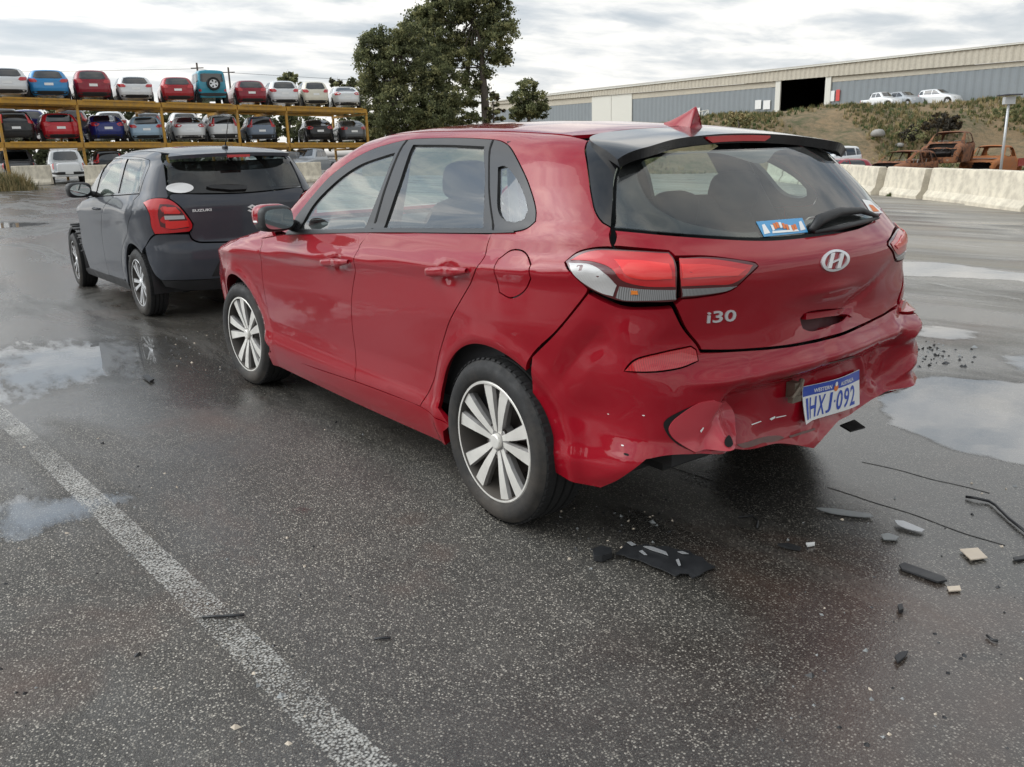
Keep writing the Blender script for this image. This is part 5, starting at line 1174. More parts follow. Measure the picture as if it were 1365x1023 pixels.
def ftype(nm, wb, ro, fo, hw, Y, X, T, rglass, sides, lamp, clear=.20, extra_cut=None, h=.055, bump=(.22, .40), brise=.04, wr=.32, plate=(.0, .72), bow=(.14, .2), dark_roof=False):
    S = Surf(Y=tab(Y, .02), X=tab(X, .02), T=tab(T, .03), belt_rise=brise, xm=wb/2, bow=bow, crown=.09, kt=.10, tr=(0.0, .28), tf=(wb, .22), zbot=clear, arch=[(0, wr, wr+.07), (wb, wr, wr+.07)], axis=.1)
    S.archin = hw-.30
    f0 = S.Fcut; S.FF = (lambda P: np.maximum(f0(P), extra_cut(P))) if extra_cut else f0
    V, Fc = surfnet(S.FF, (-ro-.15, -hw-.12, clear-.1), (wb+fo+.15, hw+.12, max(t[1] for t in T)+.12), h)
    D = {'S': S, 'wb': wb, 'hw': hw, 'wr': wr, 'parts': []}
    D['body'] = mesh(nm+'_body', V, Fc, [MT['plate_white']], True)
    tmp = bpy.data.objects.new('tmp', None)
    def pn(name, dm, outl, mat, **k):
        k.setdefault('off', .008); k.setdefault('rim', .01); o = panel(S, name, dm, outl, mat, None, sp=.12, bsp=.06, gap=0, **k); D['parts'].append((name, o.data)); bpy.data.objects.remove(o)
    pn('rear_window', 'r', mir(rglass), MT['far_glass'])
    for s in sides:
        for dm in ('s', 's-'): pn('side_window', dm, wedge(s), MT['far_glass'])
    w0, w1 = {'hatch': (1.30, 1.96), 'sedan': (1.36, 2.02), 'wagon': (1.32, 2.02), 'boxy': (1.48, 1.74), 'ute': (1.88, 2.40)}[nm]
    pn('windscreen', 't', mirt(wedge([(w0, 0), (w0-.02, .30), (w0-.06, .50), (w1-.12, .64), (w1-.03, .35), (w1, 0)])), MT['far_glass'])
    for s in (1, -1):
        pn('headlamp', 'f', wedge([(.38*s, .74), (.62*s, .76), (.64*s, .66), (.42*s, .62)]), MT['lamp_white'])
        q = np.array(lamp, float)*[s, 1]; pn('tail_lamp', 'c', q, MT['lamp_red'], off=.014)
    if bump: pn('bumper_skirt', 'c', mir(wedge([(0, bump[1]), (.35, bump[1]), (.62, bump[1]-.02), (.62, bump[0]+.06), (.35, bump[0]), (0, bump[0])])), MT['black_plastic'], off=.006)
    if plate: pn('number_plate', 'r', mir(wedge([(0, plate[1]+.06), (.19, plate[1]+.06), (.19, plate[1]-.06), (0, plate[1]-.06)])), MT['plate_white'], off=.012)
    TYPES[nm] = D; return D
cl_ = lambda y, x, z, ax=.1: (math.atan2(y, ax-x)*.7, z)
Yc = [(.15, .74), (.25, .82), (.45, .855), (.7, .87), (.88, .875), (.95, .855), (1.0, .83), (1.03, .80), (1.2, .74), (1.35, .66), (1.45, .58), (1.6, .4)]
ftype('hatch', 2.6, .72, .85, .87, Yc,
      [(.15, -.58), (.35, -.70), (.55, -.73), (.7, -.71), (.9, -.70), (1.0, -.66), (1.38, -.38), (1.6, -.1)],
      [(-.8, 1.34), (-.4, 1.42), (.2, 1.47), (.9, 1.48), (1.25, 1.43), (2.0, 1.05), (2.15, 1.0), (2.7, .93), (3.2, .78), (3.42, .5), (3.5, .1)],
      wedge([(0, 1.36), (.35, 1.35), (.50, 1.32), (.62, 1.05), (.5, 1.0), (0, .99)]),
      [[(-.02, 1.03), (.05, 1.30), (.25, 1.37), (.85, 1.385), (.85, 1.02)], [(.92, 1.02), (.92, 1.385), (1.15, 1.36), (1.75, 1.06), (1.75, 1.01)]],
      [cl_(.80, -.42, .92), cl_(.82, -.35, .98), cl_(.60, -.66, .97), cl_(.48, -.70, .86), cl_(.56, -.68, .80), cl_(.76, -.52, .82)])
Xs = [(.15, -.80), (.35, -.98), (.55, -1.02), (.75, -1.0), (.95, -1.0), (1.02, -.96), (1.06, -.85), (1.3, -.6)]
ftype('sedan', 2.7, 1.0, .85, .88, Yc, Xs,
      [(-1.3, .97), (-1.0, 1.02), (-.55, 1.06), (-.42, 1.08), (.1, 1.30), (.45, 1.41), (.9, 1.44), (1.3, 1.41), (2.05, 1.05), (2.2, 1.0), (2.8, .92), (3.3, .76), (3.5, .5), (3.56, .1)],
      wedge([(0, 1.36), (.40, 1.34), (.50, 1.28), (.62, 1.10), (.5, 1.075), (0, 1.085)]),
      [[(-.05, 1.06), (.20, 1.24), (.45, 1.345), (.88, 1.36), (.88, 1.03)], [(.95, 1.03), (.95, 1.36), (1.15, 1.345), (1.78, 1.06), (1.78, 1.02)]],
      [cl_(.80, -.66, .90), cl_(.80, -.62, .98), cl_(.62, -.93, .99), cl_(.40, -.98, .92), cl_(.50, -.97, .82), cl_(.74, -.80, .82)], bow=(.12, .18))
ftype('wagon', 2.75, .90, .85, .89, [(a, b+.015) for a, b in Yc[:8]]+[(1.25, .76), (1.45, .68), (1.55, .62), (1.7, .4)],
      [(.15, -.75), (.35, -.86), (.6, -.89), (.75, -.87), (1.0, -.86), (1.1, -.82), (1.5, -.62), (1.7, -.4)],
      [(-1.0, 1.50), (-.6, 1.55), (.2, 1.59), (.9, 1.59), (1.25, 1.55), (2.05, 1.14), (2.2, 1.08), (2.8, 1.0), (3.3, .84), (3.5, .5), (3.56, .1)],
      wedge([(0, 1.48), (.40, 1.47), (.56, 1.44), (.66, 1.12), (.55, 1.07), (0, 1.06)]),
      [[(-.55, 1.10), (-.42, 1.38), (-.10, 1.44), (-.02, 1.08)], [(.05, 1.08), (.05, 1.45), (.85, 1.47), (.85, 1.06)], [(.92, 1.06), (.92, 1.47), (1.15, 1.45), (1.80, 1.12), (1.80, 1.06)]],
      [cl_(.80, -.55, .95), cl_(.80, -.50, 1.04), cl_(.70, -.74, 1.10), cl_(.66, -.78, 1.38), cl_(.60, -.80, 1.38), cl_(.56, -.84, .96), cl_(.68, -.78, .92)], wr=.34, clear=.22, bump=(.26, .50))
ftype('boxy', 2.45, .60, .65, .80, [(.2, .72), (.35, .76), (.6, .79), (1.0, .795), (1.1, .785), (1.6, .74), (1.75, .72), (1.9, .6)],
      [(.2, -.52), (.4, -.58), (.9, -.60), (1.1, -.60), (1.7, -.56), (1.9, -.5)],
      [(-.8, 1.80), (0, 1.84), (1.2, 1.84), (1.45, 1.80), (1.75, 1.20), (1.85, 1.12), (2.6, 1.08), (2.95, 1.02), (3.05, .6), (3.1, .1)],
      wedge([(0, 1.62), (.40, 1.62), (.56, 1.60), (.60, 1.22), (.5, 1.18), (0, 1.18)]),
      [[(-.45, 1.20), (-.42, 1.62), (.5, 1.66), (.5, 1.18)], [(.6, 1.18), (.6, 1.66), (1.35, 1.64), (1.6, 1.18)]],
      [cl_(.72, -.50, .68), cl_(.72, -.50, .80), cl_(.60, -.58, .80), cl_(.60, -.58, .68)], wr=.36, clear=.35, bump=(.42, .60), plate=None, brise=0.0, bow=(.02, .02))
def tub(P): return np.minimum(np.minimum(np.minimum(P[..., 0]+.98, .52-P[..., 0]), .68-np.abs(P[..., 1])), P[..., 2]-.62)
ftype('ute', 3.1, 1.08, .90, .90, [(.2, .80), (.35, .86), (.7, .89), (1.0, .89), (1.08, .875), (1.2, .84), (1.5, .74), (1.72, .66), (1.85, .5)],
      [(.2, -.95), (.35, -1.02), (.6, -1.06), (1.0, -1.05), (1.2, -1.05), (1.4, -1.0)],
      [(-1.3, 1.07), (.50, 1.09), (.54, 1.15), (.66, 1.62), (.85, 1.74), (1.6, 1.77), (1.85, 1.72), (2.4, 1.25), (2.5, 1.16), (3.2, 1.08), (3.7, .95), (3.95, .6), (4.02, .1)],
      wedge([(0, 1.62), (.40, 1.61), (.52, 1.58), (.60, 1.24), (.5, 1.20), (0, 1.20)]),
      [[(.78, 1.22), (.80, 1.58), (1.30, 1.62), (1.30, 1.20)], [(1.38, 1.20), (1.38, 1.62), (1.72, 1.60), (2.18, 1.22)]],
      [cl_(.86, -.92, .74), cl_(.86, -.92, 1.02), cl_(.78, -1.02, 1.02), cl_(.78, -1.02, .74)], extra_cut=tub, wr=.37, clear=.36, bump=(.46, .60), plate=(.0, .55), brise=0.0, bow=(.03, .02))
CARN = [0]
def far_car(nm, kind, label, col, loc, ang, group=None, scale=(1, 1, 1), cat='car', roofmat=None, dz=0.0, skip=()):
    D = TYPES[kind]; t = thing(nm, label, cat, loc, ang, group); t.scale = scale
    obm('body', D['body'], t, col)
    for n_, me in D['parts']:
        if n_ in skip: continue
        o = bpy.data.objects.new(n_, me); link(o, t)
    for x in (0, D['wb']):
        for s in (1, -1):
            w = bpy.data.objects.new('wheel', FWHEEL); link(w, t); k = D['wr']/.32; w.location = (x, s*(D['hw']-.10), D['wr']); w.scale = (k, k, k); w.rotation_euler = (0, random.uniform(0, 1), 0 if s > 0 else math.pi)
    return t
COLS = {'white': (.72, .73, .73), 'cream': (.70, .66, .55), 'sky': (.03, .24, .52), 'red': (.34, .010, .016), 'crimson': (.25, .008, .022), 'teal': (.03, .26, .36), 'navy': (.010, .022, .16), 'ice': (.30, .42, .52), 'grey': (.13, .14, .15), 'silver': (.36, .38, .40), 'black': (.012, .013, .014), 'bluegrey': (.16, .20, .26), 'scarlet': (.48, .012, .022)}
for k, v in COLS.items(): matc('coat_'+k, v)
# ---- two-deck steel rack
pbr('yellow_steel', (.50, .26, .025), .5, var=.25, vs=3, bump=.05, dirt=.55)
P0 = at_depth(0, 222, 43.0); P1 = at_depth(490, 207, 56.0)
ax_ = np.array([P1[0]-P0[0], P1[1]-P0[1]]); RL = np.linalg.norm(ax_); ax_ /= RL; nb = np.array([ax_[1], -ax_[0]]); 
if np.dot(nb, P0[:2]-CO[:2]) < 0: nb = -nb          # nb points away from the camera
ZR0 = at_depth(65, 132, 44.7)[2]; ZR1 = at_depth(65, 188.5, 44.7)[2]; SLP = (at_depth(463, 144, 55.3)[2]-ZR0)/(RL*(398/490))
def rk(s, d, z): return np.array([P0[0]+ax_[0]*s+nb[0]*d, P0[1]+ax_[1]*s+nb[1]*d, z+SLP*s])
def s_at(px):   # distance along the rack front that projects to photo column px
    lo, hi = -20.0, RL+25
    for _ in range(40):
        m = (lo+hi)/2; p = rk(m, 0, 3)-CO; u = PW/2+FPX*(p@RT)/(p@FW)
        if u < px: lo = m
        else: hi = m
    return lo
rack = thing('storage_rack', 'two-deck yellow steel rack stacked with wrecked cars', 'rack', (0, 0, 0))
BAY = [s_at(-95), s_at(2), s_at(108), s_at(219), s_at(319), s_at(384), s_at(490)]
DEP = 4.6
for bi, s in enumerate(BAY):
    for d in (0, DEP):
        b_ = rk(s, d, 0); zg = float(gz(b_[0], b_[1])); mb = MB(); mb.bar((b_[0], b_[1], zg), (b_[0], b_[1], ZR0+SLP*s-.1), .13, .13); mb.build('post', MT['yellow_steel'], rack)
for zi, zl in enumerate((ZR1, ZR0)):
    for i in range(len(BAY)-1):
        for d in (-.09, DEP*.33, DEP*.66, DEP+.09):
            a, b_ = rk(BAY[i]+.03, d, zl-.16), rk(BAY[i+1]-.03, d, zl-.16); mb = MB(); mb.bar(a, b_, .10, .26); 
            mb.build('beam', MT['yellow_steel'], rack)
            if d < 0:
                a, b_ = rk(BAY[i]+.3, d-.07, zl-.03), rk(BAY[i+1]-.3, d-.07, zl-.03); mb = MB(); mb.bar(a, b_, .06, .09); mb.build('rail', MT['yellow_steel'], rack)
    for s in BAY:
        mb = MB(); mb.bar(rk(s, -.1, zl-.36), rk(s, DEP+.1, zl-.36), .12, .14); mb.build('cross_beam', MT['yellow_steel'], rack)
for i in (4,):
    mb = MB(); mb.bar(rk(BAY[4]+1.0, DEP, ZR1), rk(BAY[5]-.3, DEP, ZR0-.5), .08, .08); mb.build('brace', MT['yellow_steel'], rack)
fwd0 = math.atan2(FH[1], FH[0])
def rack_car(px, lvl, nm, kind, lab, col, sc=(1, 1, 1), skip=(), row=0, ddx=0.0):
    s = s_at(px)+.35; z = (ZR0 if lvl else ZR1)
    ro = {'hatch': .72, 'sedan': 1.0, 'wagon': .9, 'boxy': .6, 'ute': 1.05}[kind]*sc[0]
    sc = (sc[0], sc[1]*1.07, sc[2]*1.05); dirn = fwd0+R(34-13*(px/490.0)+random.uniform(-4, 4)); p = rk(s, .10+row+random.uniform(0, .35), z-.01)
    p = p+np.array([math.cos(dirn), math.sin(dirn), 0])*ro
    return far_car(nm, kind, lab, MT['coat_'+col], tuple(p), dirn, 'wrecked cars stored on the yellow rack', sc, skip=skip)
TOP = 'on the rack top deck'; LOW = 'on the rack lower deck'
for px, nm, kind, col, sc, lab in [
    (12, 'hatchback_car', 'hatch', 'white', (1, 1.04, 1.0), 'white hatchback with dark glass, leftmost '+TOP),
    (68, 'hatchback_car', 'hatch', 'sky', (1.0, 1.04, 1.0), 'sky blue hatchback '+TOP),
    (128, 'hatchback_car', 'hatch', 'crimson', (1, 1.0, 1.07), 'crimson crossover right of the sky blue hatchback '+TOP),
    (183, 'hatchback_car', 'hatch', 'white', (1, 1.0, .92), 'low white hatchback between two red cars '+TOP),
    (238, 'hatchback_car', 'hatch', 'red', (1, .98, .96), 'small red hatchback left of the turquoise four-wheel drive '+TOP),
    (285, 'four_wheel_drive', 'boxy', 'teal', (1, 1.0, 1.0), 'turquoise boxy four-wheel drive with rear spare wheel '+TOP),
    (337, 'hatchback_car', 'hatch', 'crimson', (1, 1.02, .98), 'dark red hatchback right of the turquoise four-wheel drive '+TOP),
    (382, 'hatchback_car', 'hatch', 'white', (1, 1.0, 1.03), 'white hatchback between dark red and cream cars '+TOP),
    (422, 'hatchback_car', 'hatch', 'cream', (.92, .92, 1.06), 'cream hatchback between two white cars '+TOP),
    (464, 'sedan_car', 'sedan', 'white', (.95, .98, .97), 'white sedan, rightmost '+TOP)]:
    t = rack_car(px, 1, nm, kind, lab, col, sc)
    if kind == 'boxy':
        o = bpy.data.objects.new('spare_wheel', FWHEEL); link(o, t); o.location = (-.70, -.05, 1.08); o.rotation_euler = (0, 0, math.pi/2); o.scale = (1.1, 1.0, 1.1)
for px, nm, kind, col, sc, lab in [
    (14, 'wagon_car', 'wagon', 'black', (1, 1, .95), 'black wagon with red lamps, leftmost '+LOW),
    (76, 'hatchback_car', 'hatch', 'scarlet', (1, 1.02, 1.0), 'bright red hatchback '+LOW),
    (140, 'sedan_car', 'sedan', 'navy', (.98, 1.0, 1.02), 'navy blue sedan '+LOW),
    (190, 'hatchback_car', 'hatch', 'ice', (1, .98, .95), 'pale blue hatchback '+LOW),
    (248, 'sedan_car', 'sedan', 'white', (1, 1.0, 1.0), 'white sedan '+LOW),
    (297, 'wagon_car', 'wagon', 'white', (1, 1.0, .98), 'white wagon with tall red tail lamps '+LOW),
    (347, 'wagon_car', 'wagon', 'bluegrey', (.95, .97, .96), 'blue grey wagon '+LOW),
    (424, 'sedan_car', 'sedan', 'black', (1, 1.0, 1.0), 'black sedan behind the yellow brace '+LOW),
    (470, 'sedan_car', 'sedan', 'grey', (1, 1.0, 1.0), 'dark grey sedan, rightmost '+LOW)]:
    rack_car(px, 0, nm, kind, lab, col, sc)
for px, kind, col, sc, lab in [
    (25, 'wagon', 'silver', (1, 1, 1.0), 'silver wagon in the back row above the black wagon'), (62, 'hatch', 'navy', (1, 1, 1.05), 'dark blue car in the back row above the red hatchback'), (122, 'wagon', 'grey', (1, 1, 1), 'grey wagon in the back row beside the second rack post'),
    (178, 'hatch', 'white', (1, 1, 1.05), 'white car in the back row above the pale blue hatchback'), (232, 'wagon', 'grey', (1, 1, .95), 'dark wagon in the back row above the white sedan'), (285, 'hatch', 'white', (1, 1, 1.1), 'white car in the back row above the white wagon'), (335, 'wagon', 'silver', (1, 1, 1), 'silver wagon in the back row above the blue grey wagon')]:
    t = rack_car(px, 0, 'wagon_car' if kind == 'wagon' else 'hatchback_car', kind, lab, col, sc, row=5.2); t.location.z += .35
# ---- vehicles on the ground behind the left blocks
def on_ground(px, dep, fx=0.0):
    p = at_depth(px, 225, dep); return (p[0], p[1], float(gz(p[0], p[1])))
def gcar(px, dep, rot, nm, kind, lab, col, sc=(1, 1, 1), group=None, cat='car'):
    return far_car(nm, kind, lab, MT['coat_'+col], on_ground(px, dep), fwd0+R(rot), group, sc, cat)
GG = 'vehicles parked under the rack'
gcar(24, 45.5, 33, 'pickup_truck', 'ute', 'dark grey pickup behind the grass tuft and concrete block', 'grey', (1, 1.02, 1.0), GG, 'pickup')
u = gcar(90, 43.0, 30, 'pickup_truck', 'ute', 'white pickup with window guard behind its cab', 'white', (1, .96, .98), GG, 'pickup')
for y in (-.62, -.31, 0, .31, .62): mb = MB(); mb.bar((.50, y, 1.08), (.50, y, 1.74), .035, .05); mb.build('guard_bar', MT['coat_white'], u)
mb = MB(); mb.bar((.50, -.66, 1.75), (.50, .66, 1.75), .05, .05); mb.build('guard_rail', MT['coat_white'], u)
gcar(146, 47.0, 30, 'wagon_car', 'wagon', 'dark wagon with red lamps behind the second rack post', 'black', (1, 1, 1.05), GG)
gcar(385, 52.0, 150, 'wagon_car', 'wagon', 'grey wagon behind the concrete block right of the small hatchback', 'grey', (1, 1, .95), GG)
gcar(428, 54.0, 165, 'pickup_truck', 'ute', 'silver pickup behind the concrete block near the red car roof', 'silver', (1, 1, .95), GG, 'pickup')
gcar(345, 57.0, 20, 'sedan_car', 'sedan', 'white sedan glimpsed over the grey hatchback roof', 'white', (1, 1, 1), GG)
# ---- concrete road blocks
pbr('concrete', (.66, .60, .48), .85, var=.35, vs=2.2, bump=.25, bs=40, dirt=.5)
def barrier_mesh(Ln):
    pr = [(-.30, 0), (-.30, .09), (-.19, .24), (-.11, .78), (-.09, .80), (.09, .80), (.11, .78), (.19, .24), (.30, .09), (.30, 0)]
    n = len(pr); V = []; segs = [0, .03, Ln*.25, Ln*.5, Ln*.75, Ln-.03, Ln]
    for i, x in enumerate(segs):
        k = .965 if i in (0, len(segs)-1) else 1.0
        V += [(x, y*k, .40+(z-.40)*k) for y, z in pr]
    Fc = [(i*n+j, (i+1)*n+j, (i+1)*n+(j+1) % n, i*n+(j+1) % n) for i in range(len(segs)-1) for j in range(n)]+[tuple(range(n)), tuple((len(segs)-1)*n+j for j in range(n-1, -1, -1))]
    me = mesh('concrete_barrier', V, Fc, MT['concrete'], True); me.set_sharp_from_angle(angle=R(25)); return me
BM = barrier_mesh(2.54)
def barrier(a, ang, lab, tilt=0.0):
    o = bpy.data.objects.new('concrete_barrier', BM); link(o); o.location = a; o.rotation_euler = (0, tilt, ang); return tag(o, lab, 'barrier', 'concrete barriers around the yard')
J = [at_g(1185, 260), at_g(1257, 268)]; bd = (J[1]-J[0])[:2]; bl_ = np.linalg.norm(bd); bd /= bl_; ba = math.atan2(bd[1], bd[0])
names = ['concrete barrier at the far end of the row, half hidden by the red hatchback', 'second visible concrete barrier from the red hatchback, below the rusty wagon', 'concrete barrier below the stacked burnt wagon', 'nearest concrete barrier, with dry grass at its foot', 'concrete barrier cut by the right edge']
for k, lab in zip((-2, -1, 0, 1, 2), names):
    p = J[0][:2]+bd*2.72*k; nrm = np.array([-bd[1], bd[0]])*(.11*math.sin(k*2.1)); p = p+nrm; barrier((p[0], p[1], float(gz(*p))), ba+R(2.2*math.sin(k*2.3)), lab)
for k in (-3, -4, -5): p = J[0][:2]+bd*2.72*k; barrier((p[0], p[1], float(gz(*p))), ba, ['concrete barrier behind the red hatchback, just past the last one in view', 'concrete barrier two places past the last visible one, behind the red hatchback', 'concrete barrier farthest along the row, behind the red hatchback'][-3-k])
def left_block(px0, py0, px1, py1, lab):
    a, b_ = at_depth(px0, py0, 41.0), at_depth(px1, py1, 41.5); an = math.atan2(b_[1]-a[1], b_[0]-a[0]); o = barrier((a[0], a[1], float(gz(a[0], a[1]))), an, lab); o.scale = (np.linalg.norm((b_-a)[:2])/2.66, 1, 1.15)
left_block(20, 250, 74, 252, 'stained concrete block beside the grass tuft and pickups')
left_block(116, 250, 170, 246, 'concrete block behind the grey hatchback mirror')
left_block(-70, 250, 10, 250, 'concrete block at the left edge behind the grass')
a = at_depth(385, 243, 40.0); left_block(378, 243, 432, 243, 'concrete block between the two near hatchbacks')
# ---- burnt-out wrecks
def rust_mat():
    m, nt, out = mk('burnt_rust'); b = N(nt, 'ShaderNodeBsdfPrincipled'); L(nt, b, 0, out, 0); tcn = N(nt, 'ShaderNodeTexCoord')
    n = N(nt, 'ShaderNodeTexNoise', Scale=3.4, Detail=10.0, Roughness=.75); L(nt, tcn, 'Object', n, 'Vector')
    r = RAMP(nt, [(.34, (.025, .018, .015)), (.44, (.085, .038, .022)), (.54, (.26, .10, .04)), (.62, (.16, .075, .04)), (.74, (.42, .32, .24))]); L(nt, n, 0, r, 0); L(nt, r, 0, b, 'Base Color'); b.inputs['Roughness'].default_value = .9
    MT['burnt_rust'] = m; return m
rust_mat(); pbr('burnt_char', (.025, .02, .018), .95, var=.6, vs=5); pbr('orange_rust', (.38, .13, .035), .85, var=.4, vs=4, dirt=.4); pbr('ash_grey', (.30, .29, .27), .9, var=.5, vs=4)
def burnt_mesh(kind, nm, extra=()):
    D = TYPES[kind]; S = D['S']; V, Fc = surfnet(S.FF, (-1.2, -1.05, .1), (4.2, 1.05, 1.95), .05); C = V[Fc].mean(1); Nn = S.grad(C, F=S.FF)
    kill = np.zeros(len(Fc), bool)
    for poly in WIN[kind]: kill |= pip(C[:, [0, 2]], np.array(poly)) & (np.abs(Nn[:, 1]) > .45)
    kill |= pip(C[:, [1, 2]], mir(np.array(RWIN[kind]))) & (Nn[:, 0] < -.3)
    fw_ = (Nn[:, 0] > .25) & (Nn[:, 2] > .3) & (C[:, 2] > FWZ[kind]) & (np.abs(C[:, 1]) < .62); kill |= fw_
    kill |= (Nn[:, 0] > .5) & (np.abs(C[:, 1]) < .70) & (C[:, 2] > .48) & (C[:, 2] < (.92 if kind == 'wagon' else 1.0)) & (C[:, 0] > 3)
    if kind == 'wagon': kill |= (Nn[:, 2] > .7) & (np.abs(C[:, 1]) < .58) & (C[:, 0] > 2.35) & (C[:, 0] < 3.15)
    return mesh(nm, V, Fc[~kill], [MT['burnt_rust']], True)
WIN = {'wagon': [[(-.55, 1.08), (-.42, 1.40), (-.06, 1.46), (0, 1.06)], [(.08, 1.06), (.08, 1.47), (.84, 1.49), (.84, 1.04)], [(.95, 1.04), (.95, 1.49), (1.15, 1.47), (1.85, 1.12), (1.85, 1.04)]], 'ute': [[(.78, 1.20), (.80, 1.60), (1.28, 1.64), (1.28, 1.18)], [(1.40, 1.18), (1.40, 1.64), (1.72, 1.62), (2.25, 1.22)]]}
RWIN = {'wagon': [(0, 1.50), (.40, 1.49), (.56, 1.45), (.66, 1.12), (.55, 1.07), (0, 1.06)], 'ute': [(0, 1.62), (.40, 1.61), (.52, 1.58), (.60, 1.24), (.5, 1.20), (0, 1.20)]}
FWZ = {'wagon': 1.13, 'ute': 1.24}
BW = burnt_mesh('wagon', 'burnt_wagon_body'); BU = burnt_mesh('ute', 'burnt_pickup_body')
def burnt(nm, me, lab, loc, rot, sc, mat, cat='burnt car', bits=True):
    t = thing(nm, lab, cat, loc, rot); t.scale = sc; obm('body_shell', me, t, MT[mat])
    mb = MB(); mb.box((1.3, 0, .38), (2.6, 1.4, .10)); mb.build('floor_pan', MT['burnt_char'], t)
    mb = MB(); mb.box((2.05, 0, .80), (.25, 1.3, .5)); mb.build('bulkhead', MT['burnt_char'], t)
    V, Fc = blob((2.75, 0, .62), (.38, .42, .22), .6, 14, 8); V = [v*(1+.05*math.sin(17*v.x+23*v.y+19*v.z)) for v in V]; obj('engine_block', V, Fc, MT['burnt_char'], t, False)
    if bits:
        r = random.Random(len(lab))
        for x, y in ((.9, .35), (.9, -.35), (.05, .3), (.05, -.3)):
            mb = MB(); pts = [(x+.15, y-.2, .45), (x-.1, y-.2, 1.15), (x-.1, y+.2, 1.18), (x+.15, y+.2, .45)]; mb.tube(pts, .022, 6); mb.build('seat_frame', MT['ash_grey'], t, True)
    return t
def gp(px, dep): p = at_depth(px, 200, dep); return (p[0], p[1], float(gz(p[0], p[1])))
burnt('burnt_wagon', BW, 'burnt-out brown wagon shell sitting on the ground behind the barriers', (lambda p: (p[0], p[1], p[2]-.30))(gp(1222, 38.0)), fwd0+R(122), (.86, 1, .95), 'burnt_rust')
b0 = gp(1225, 42); 
burnt('burnt_wagon', BW, 'flattened rusty car body at the bottom of the wreck pile', (b0[0], b0[1], b0[2]-.75), fwd0+R(160), (1, 1, .95), 'burnt_rust')
b1 = at_depth(1270, 212, 40.0); burnt('burnt_wagon', BW, 'burnt four-wheel drive wagon stacked on top of another wreck', (b1[0], b1[1], float(gz(b1[0], b1[1]))+.42), fwd0+R(140), (.82, .98, 1.02), 'burnt_rust')
b2 = gp(1338, 41.0); u2 = burnt('burnt_pickup', BU, 'burnt pickup with orange roof and red tray behind the barriers', (b2[0], b2[1], b2[2]-.22), fwd0+R(128), (.78, .95, .92), 'orange_rust', 'burnt pickup')
D = TYPES['ute']
for s in (1, -1):
    mb = MB(); mb.box((-.25, s*.905, .86), (1.35, .02, .40)); mb.build('tray_side', MT['coat_red'], u2)
mb = MB(); mb.box((2.75, 0, 1.115), (.9, 1.3, .02)); mb.build('ash_patch', MT['ash_grey'], u2)
g3 = gp(1148, 45); t = far_car('wagon_car', 'wagon', 'white wagon with dark glass beside the burnt wagon', MT['coat_white'], (g3[0]+1, g3[1], g3[2]-.1), fwd0+R(118), None, (.85, 1, .98))
g3 = gp(1118, 47); far_car('hatchback_car', 'hatch', 'white hatchback half hidden behind the red hatchback spoiler', MT['coat_white'], (g3[0], g3[1], g3[2]), fwd0+R(100), None, (1, 1, 1))
g3 = gp(1140, 37); far_car('hatchback_car', 'hatch', 'crushed dark red car beside the spoiler end, behind the barriers', MT['coat_crimson'], (g3[0], g3[1], g3[2]-.35), fwd0+R(105), None, (.85, 1, .85))
# ---- wreck scraps and solar light pole
pbr('galv', (.55, .56, .56), .45, metal=.4, var=.15); pbr('solar', (.01, .012, .03), .2, coat=.5)
pt = at_depth(1346, 127, 36.0); zb = float(gz(pt[0], pt[1])); t = thing('solar_light', 'white pole with solar panel light behind the burnt pickup', 'street light', (pt[0], pt[1], zb))
mb = MB(); mb.tube([(0, 0, 0), (.0, 0, pt[2]-zb-.1)], [.06, .05], 10); mb.build('pole', MT['galv'], t, True)
mb = MB(); mb.box((0, 0, pt[2]-zb), (.9, .62, .05)); o = mb.build('solar_panel', MT['solar'], t); o.rotation_euler = (0, 0, fwd0)
mb = MB(); mb.box((0, 0, pt[2]-zb-.22), (.22, .45, .30)); o = mb.build('lamp_box', MT['galv'], t); o.rotation_euler = (0, 0, fwd0)
# ================================================================ bank, shed, trees
def bank_mat():
    m, nt, out = mk('bank_soil'); b = N(nt, 'ShaderNodeBsdfPrincipled'); L(nt, b, 0, out, 0); tcn = N(nt, 'ShaderNodeTexCoord')
    n = N(nt, 'ShaderNodeTexNoise', Scale=.35, Detail=8.0, Roughness=.68); L(nt, tcn, 'Object', n, 'Vector'); n2 = N(nt, 'ShaderNodeTexNoise', Scale=3.0, Detail=8.0, Roughness=.7); L(nt, tcn, 'Object', n2, 'Vector')
    s = MATH(nt, 'ADD', MATH(nt, 'MULTIPLY', n.outputs[0], vb=.65), MATH(nt, 'MULTIPLY', n2.outputs[0], vb=.35))
    r = RAMP(nt, [(.32, (.045, .055, .022)), (.42, (.10, .10, .042)), (.48, (.18, .14, .08)), (.54, (.25, .18, .10)), (.66, (.33, .225, .125))]); nt.links.new(s, r.inputs[0]); L(nt, r, 0, b, 'Base Color'); b.inputs['Roughness'].default_value = .95
    bp = N(nt, 'ShaderNodeBump', Strength=.8, Distance=.25); L(nt, n2, 0, bp, 'Height'); L(nt, bp, 0, b, 'Normal'); return m
EDGE = [(480, 212), (560, 205), (700, 184), (860, 172), (945, 157), (1000, 151), (1040, 148), (1100, 147), (1140, 142), (1200, 138), (1280, 135), (1365, 131), (1450, 128), (1600, 124), (2000, 116), (2400, 112)]
ex_ = np.array([e[0] for e in EDGE], float); ey_ = np.array([e[1] for e in EDGE], float)
D0, D1 = 47.0, 58.0
pxs = np.unique(np.r_[np.linspace(480, 700, 16), np.linspace(700, 1600, 121), np.linspace(1600, 2400, 40)]); ds = np.r_[np.linspace(D0, D1, 26), [61, 66, 75, 90, 110, 140, 180]]
shed_z = lambda px: at_depth(px, np.interp(px, [660, 791, 1100, 1365], [170, 163, 148, 137]), 1.0)
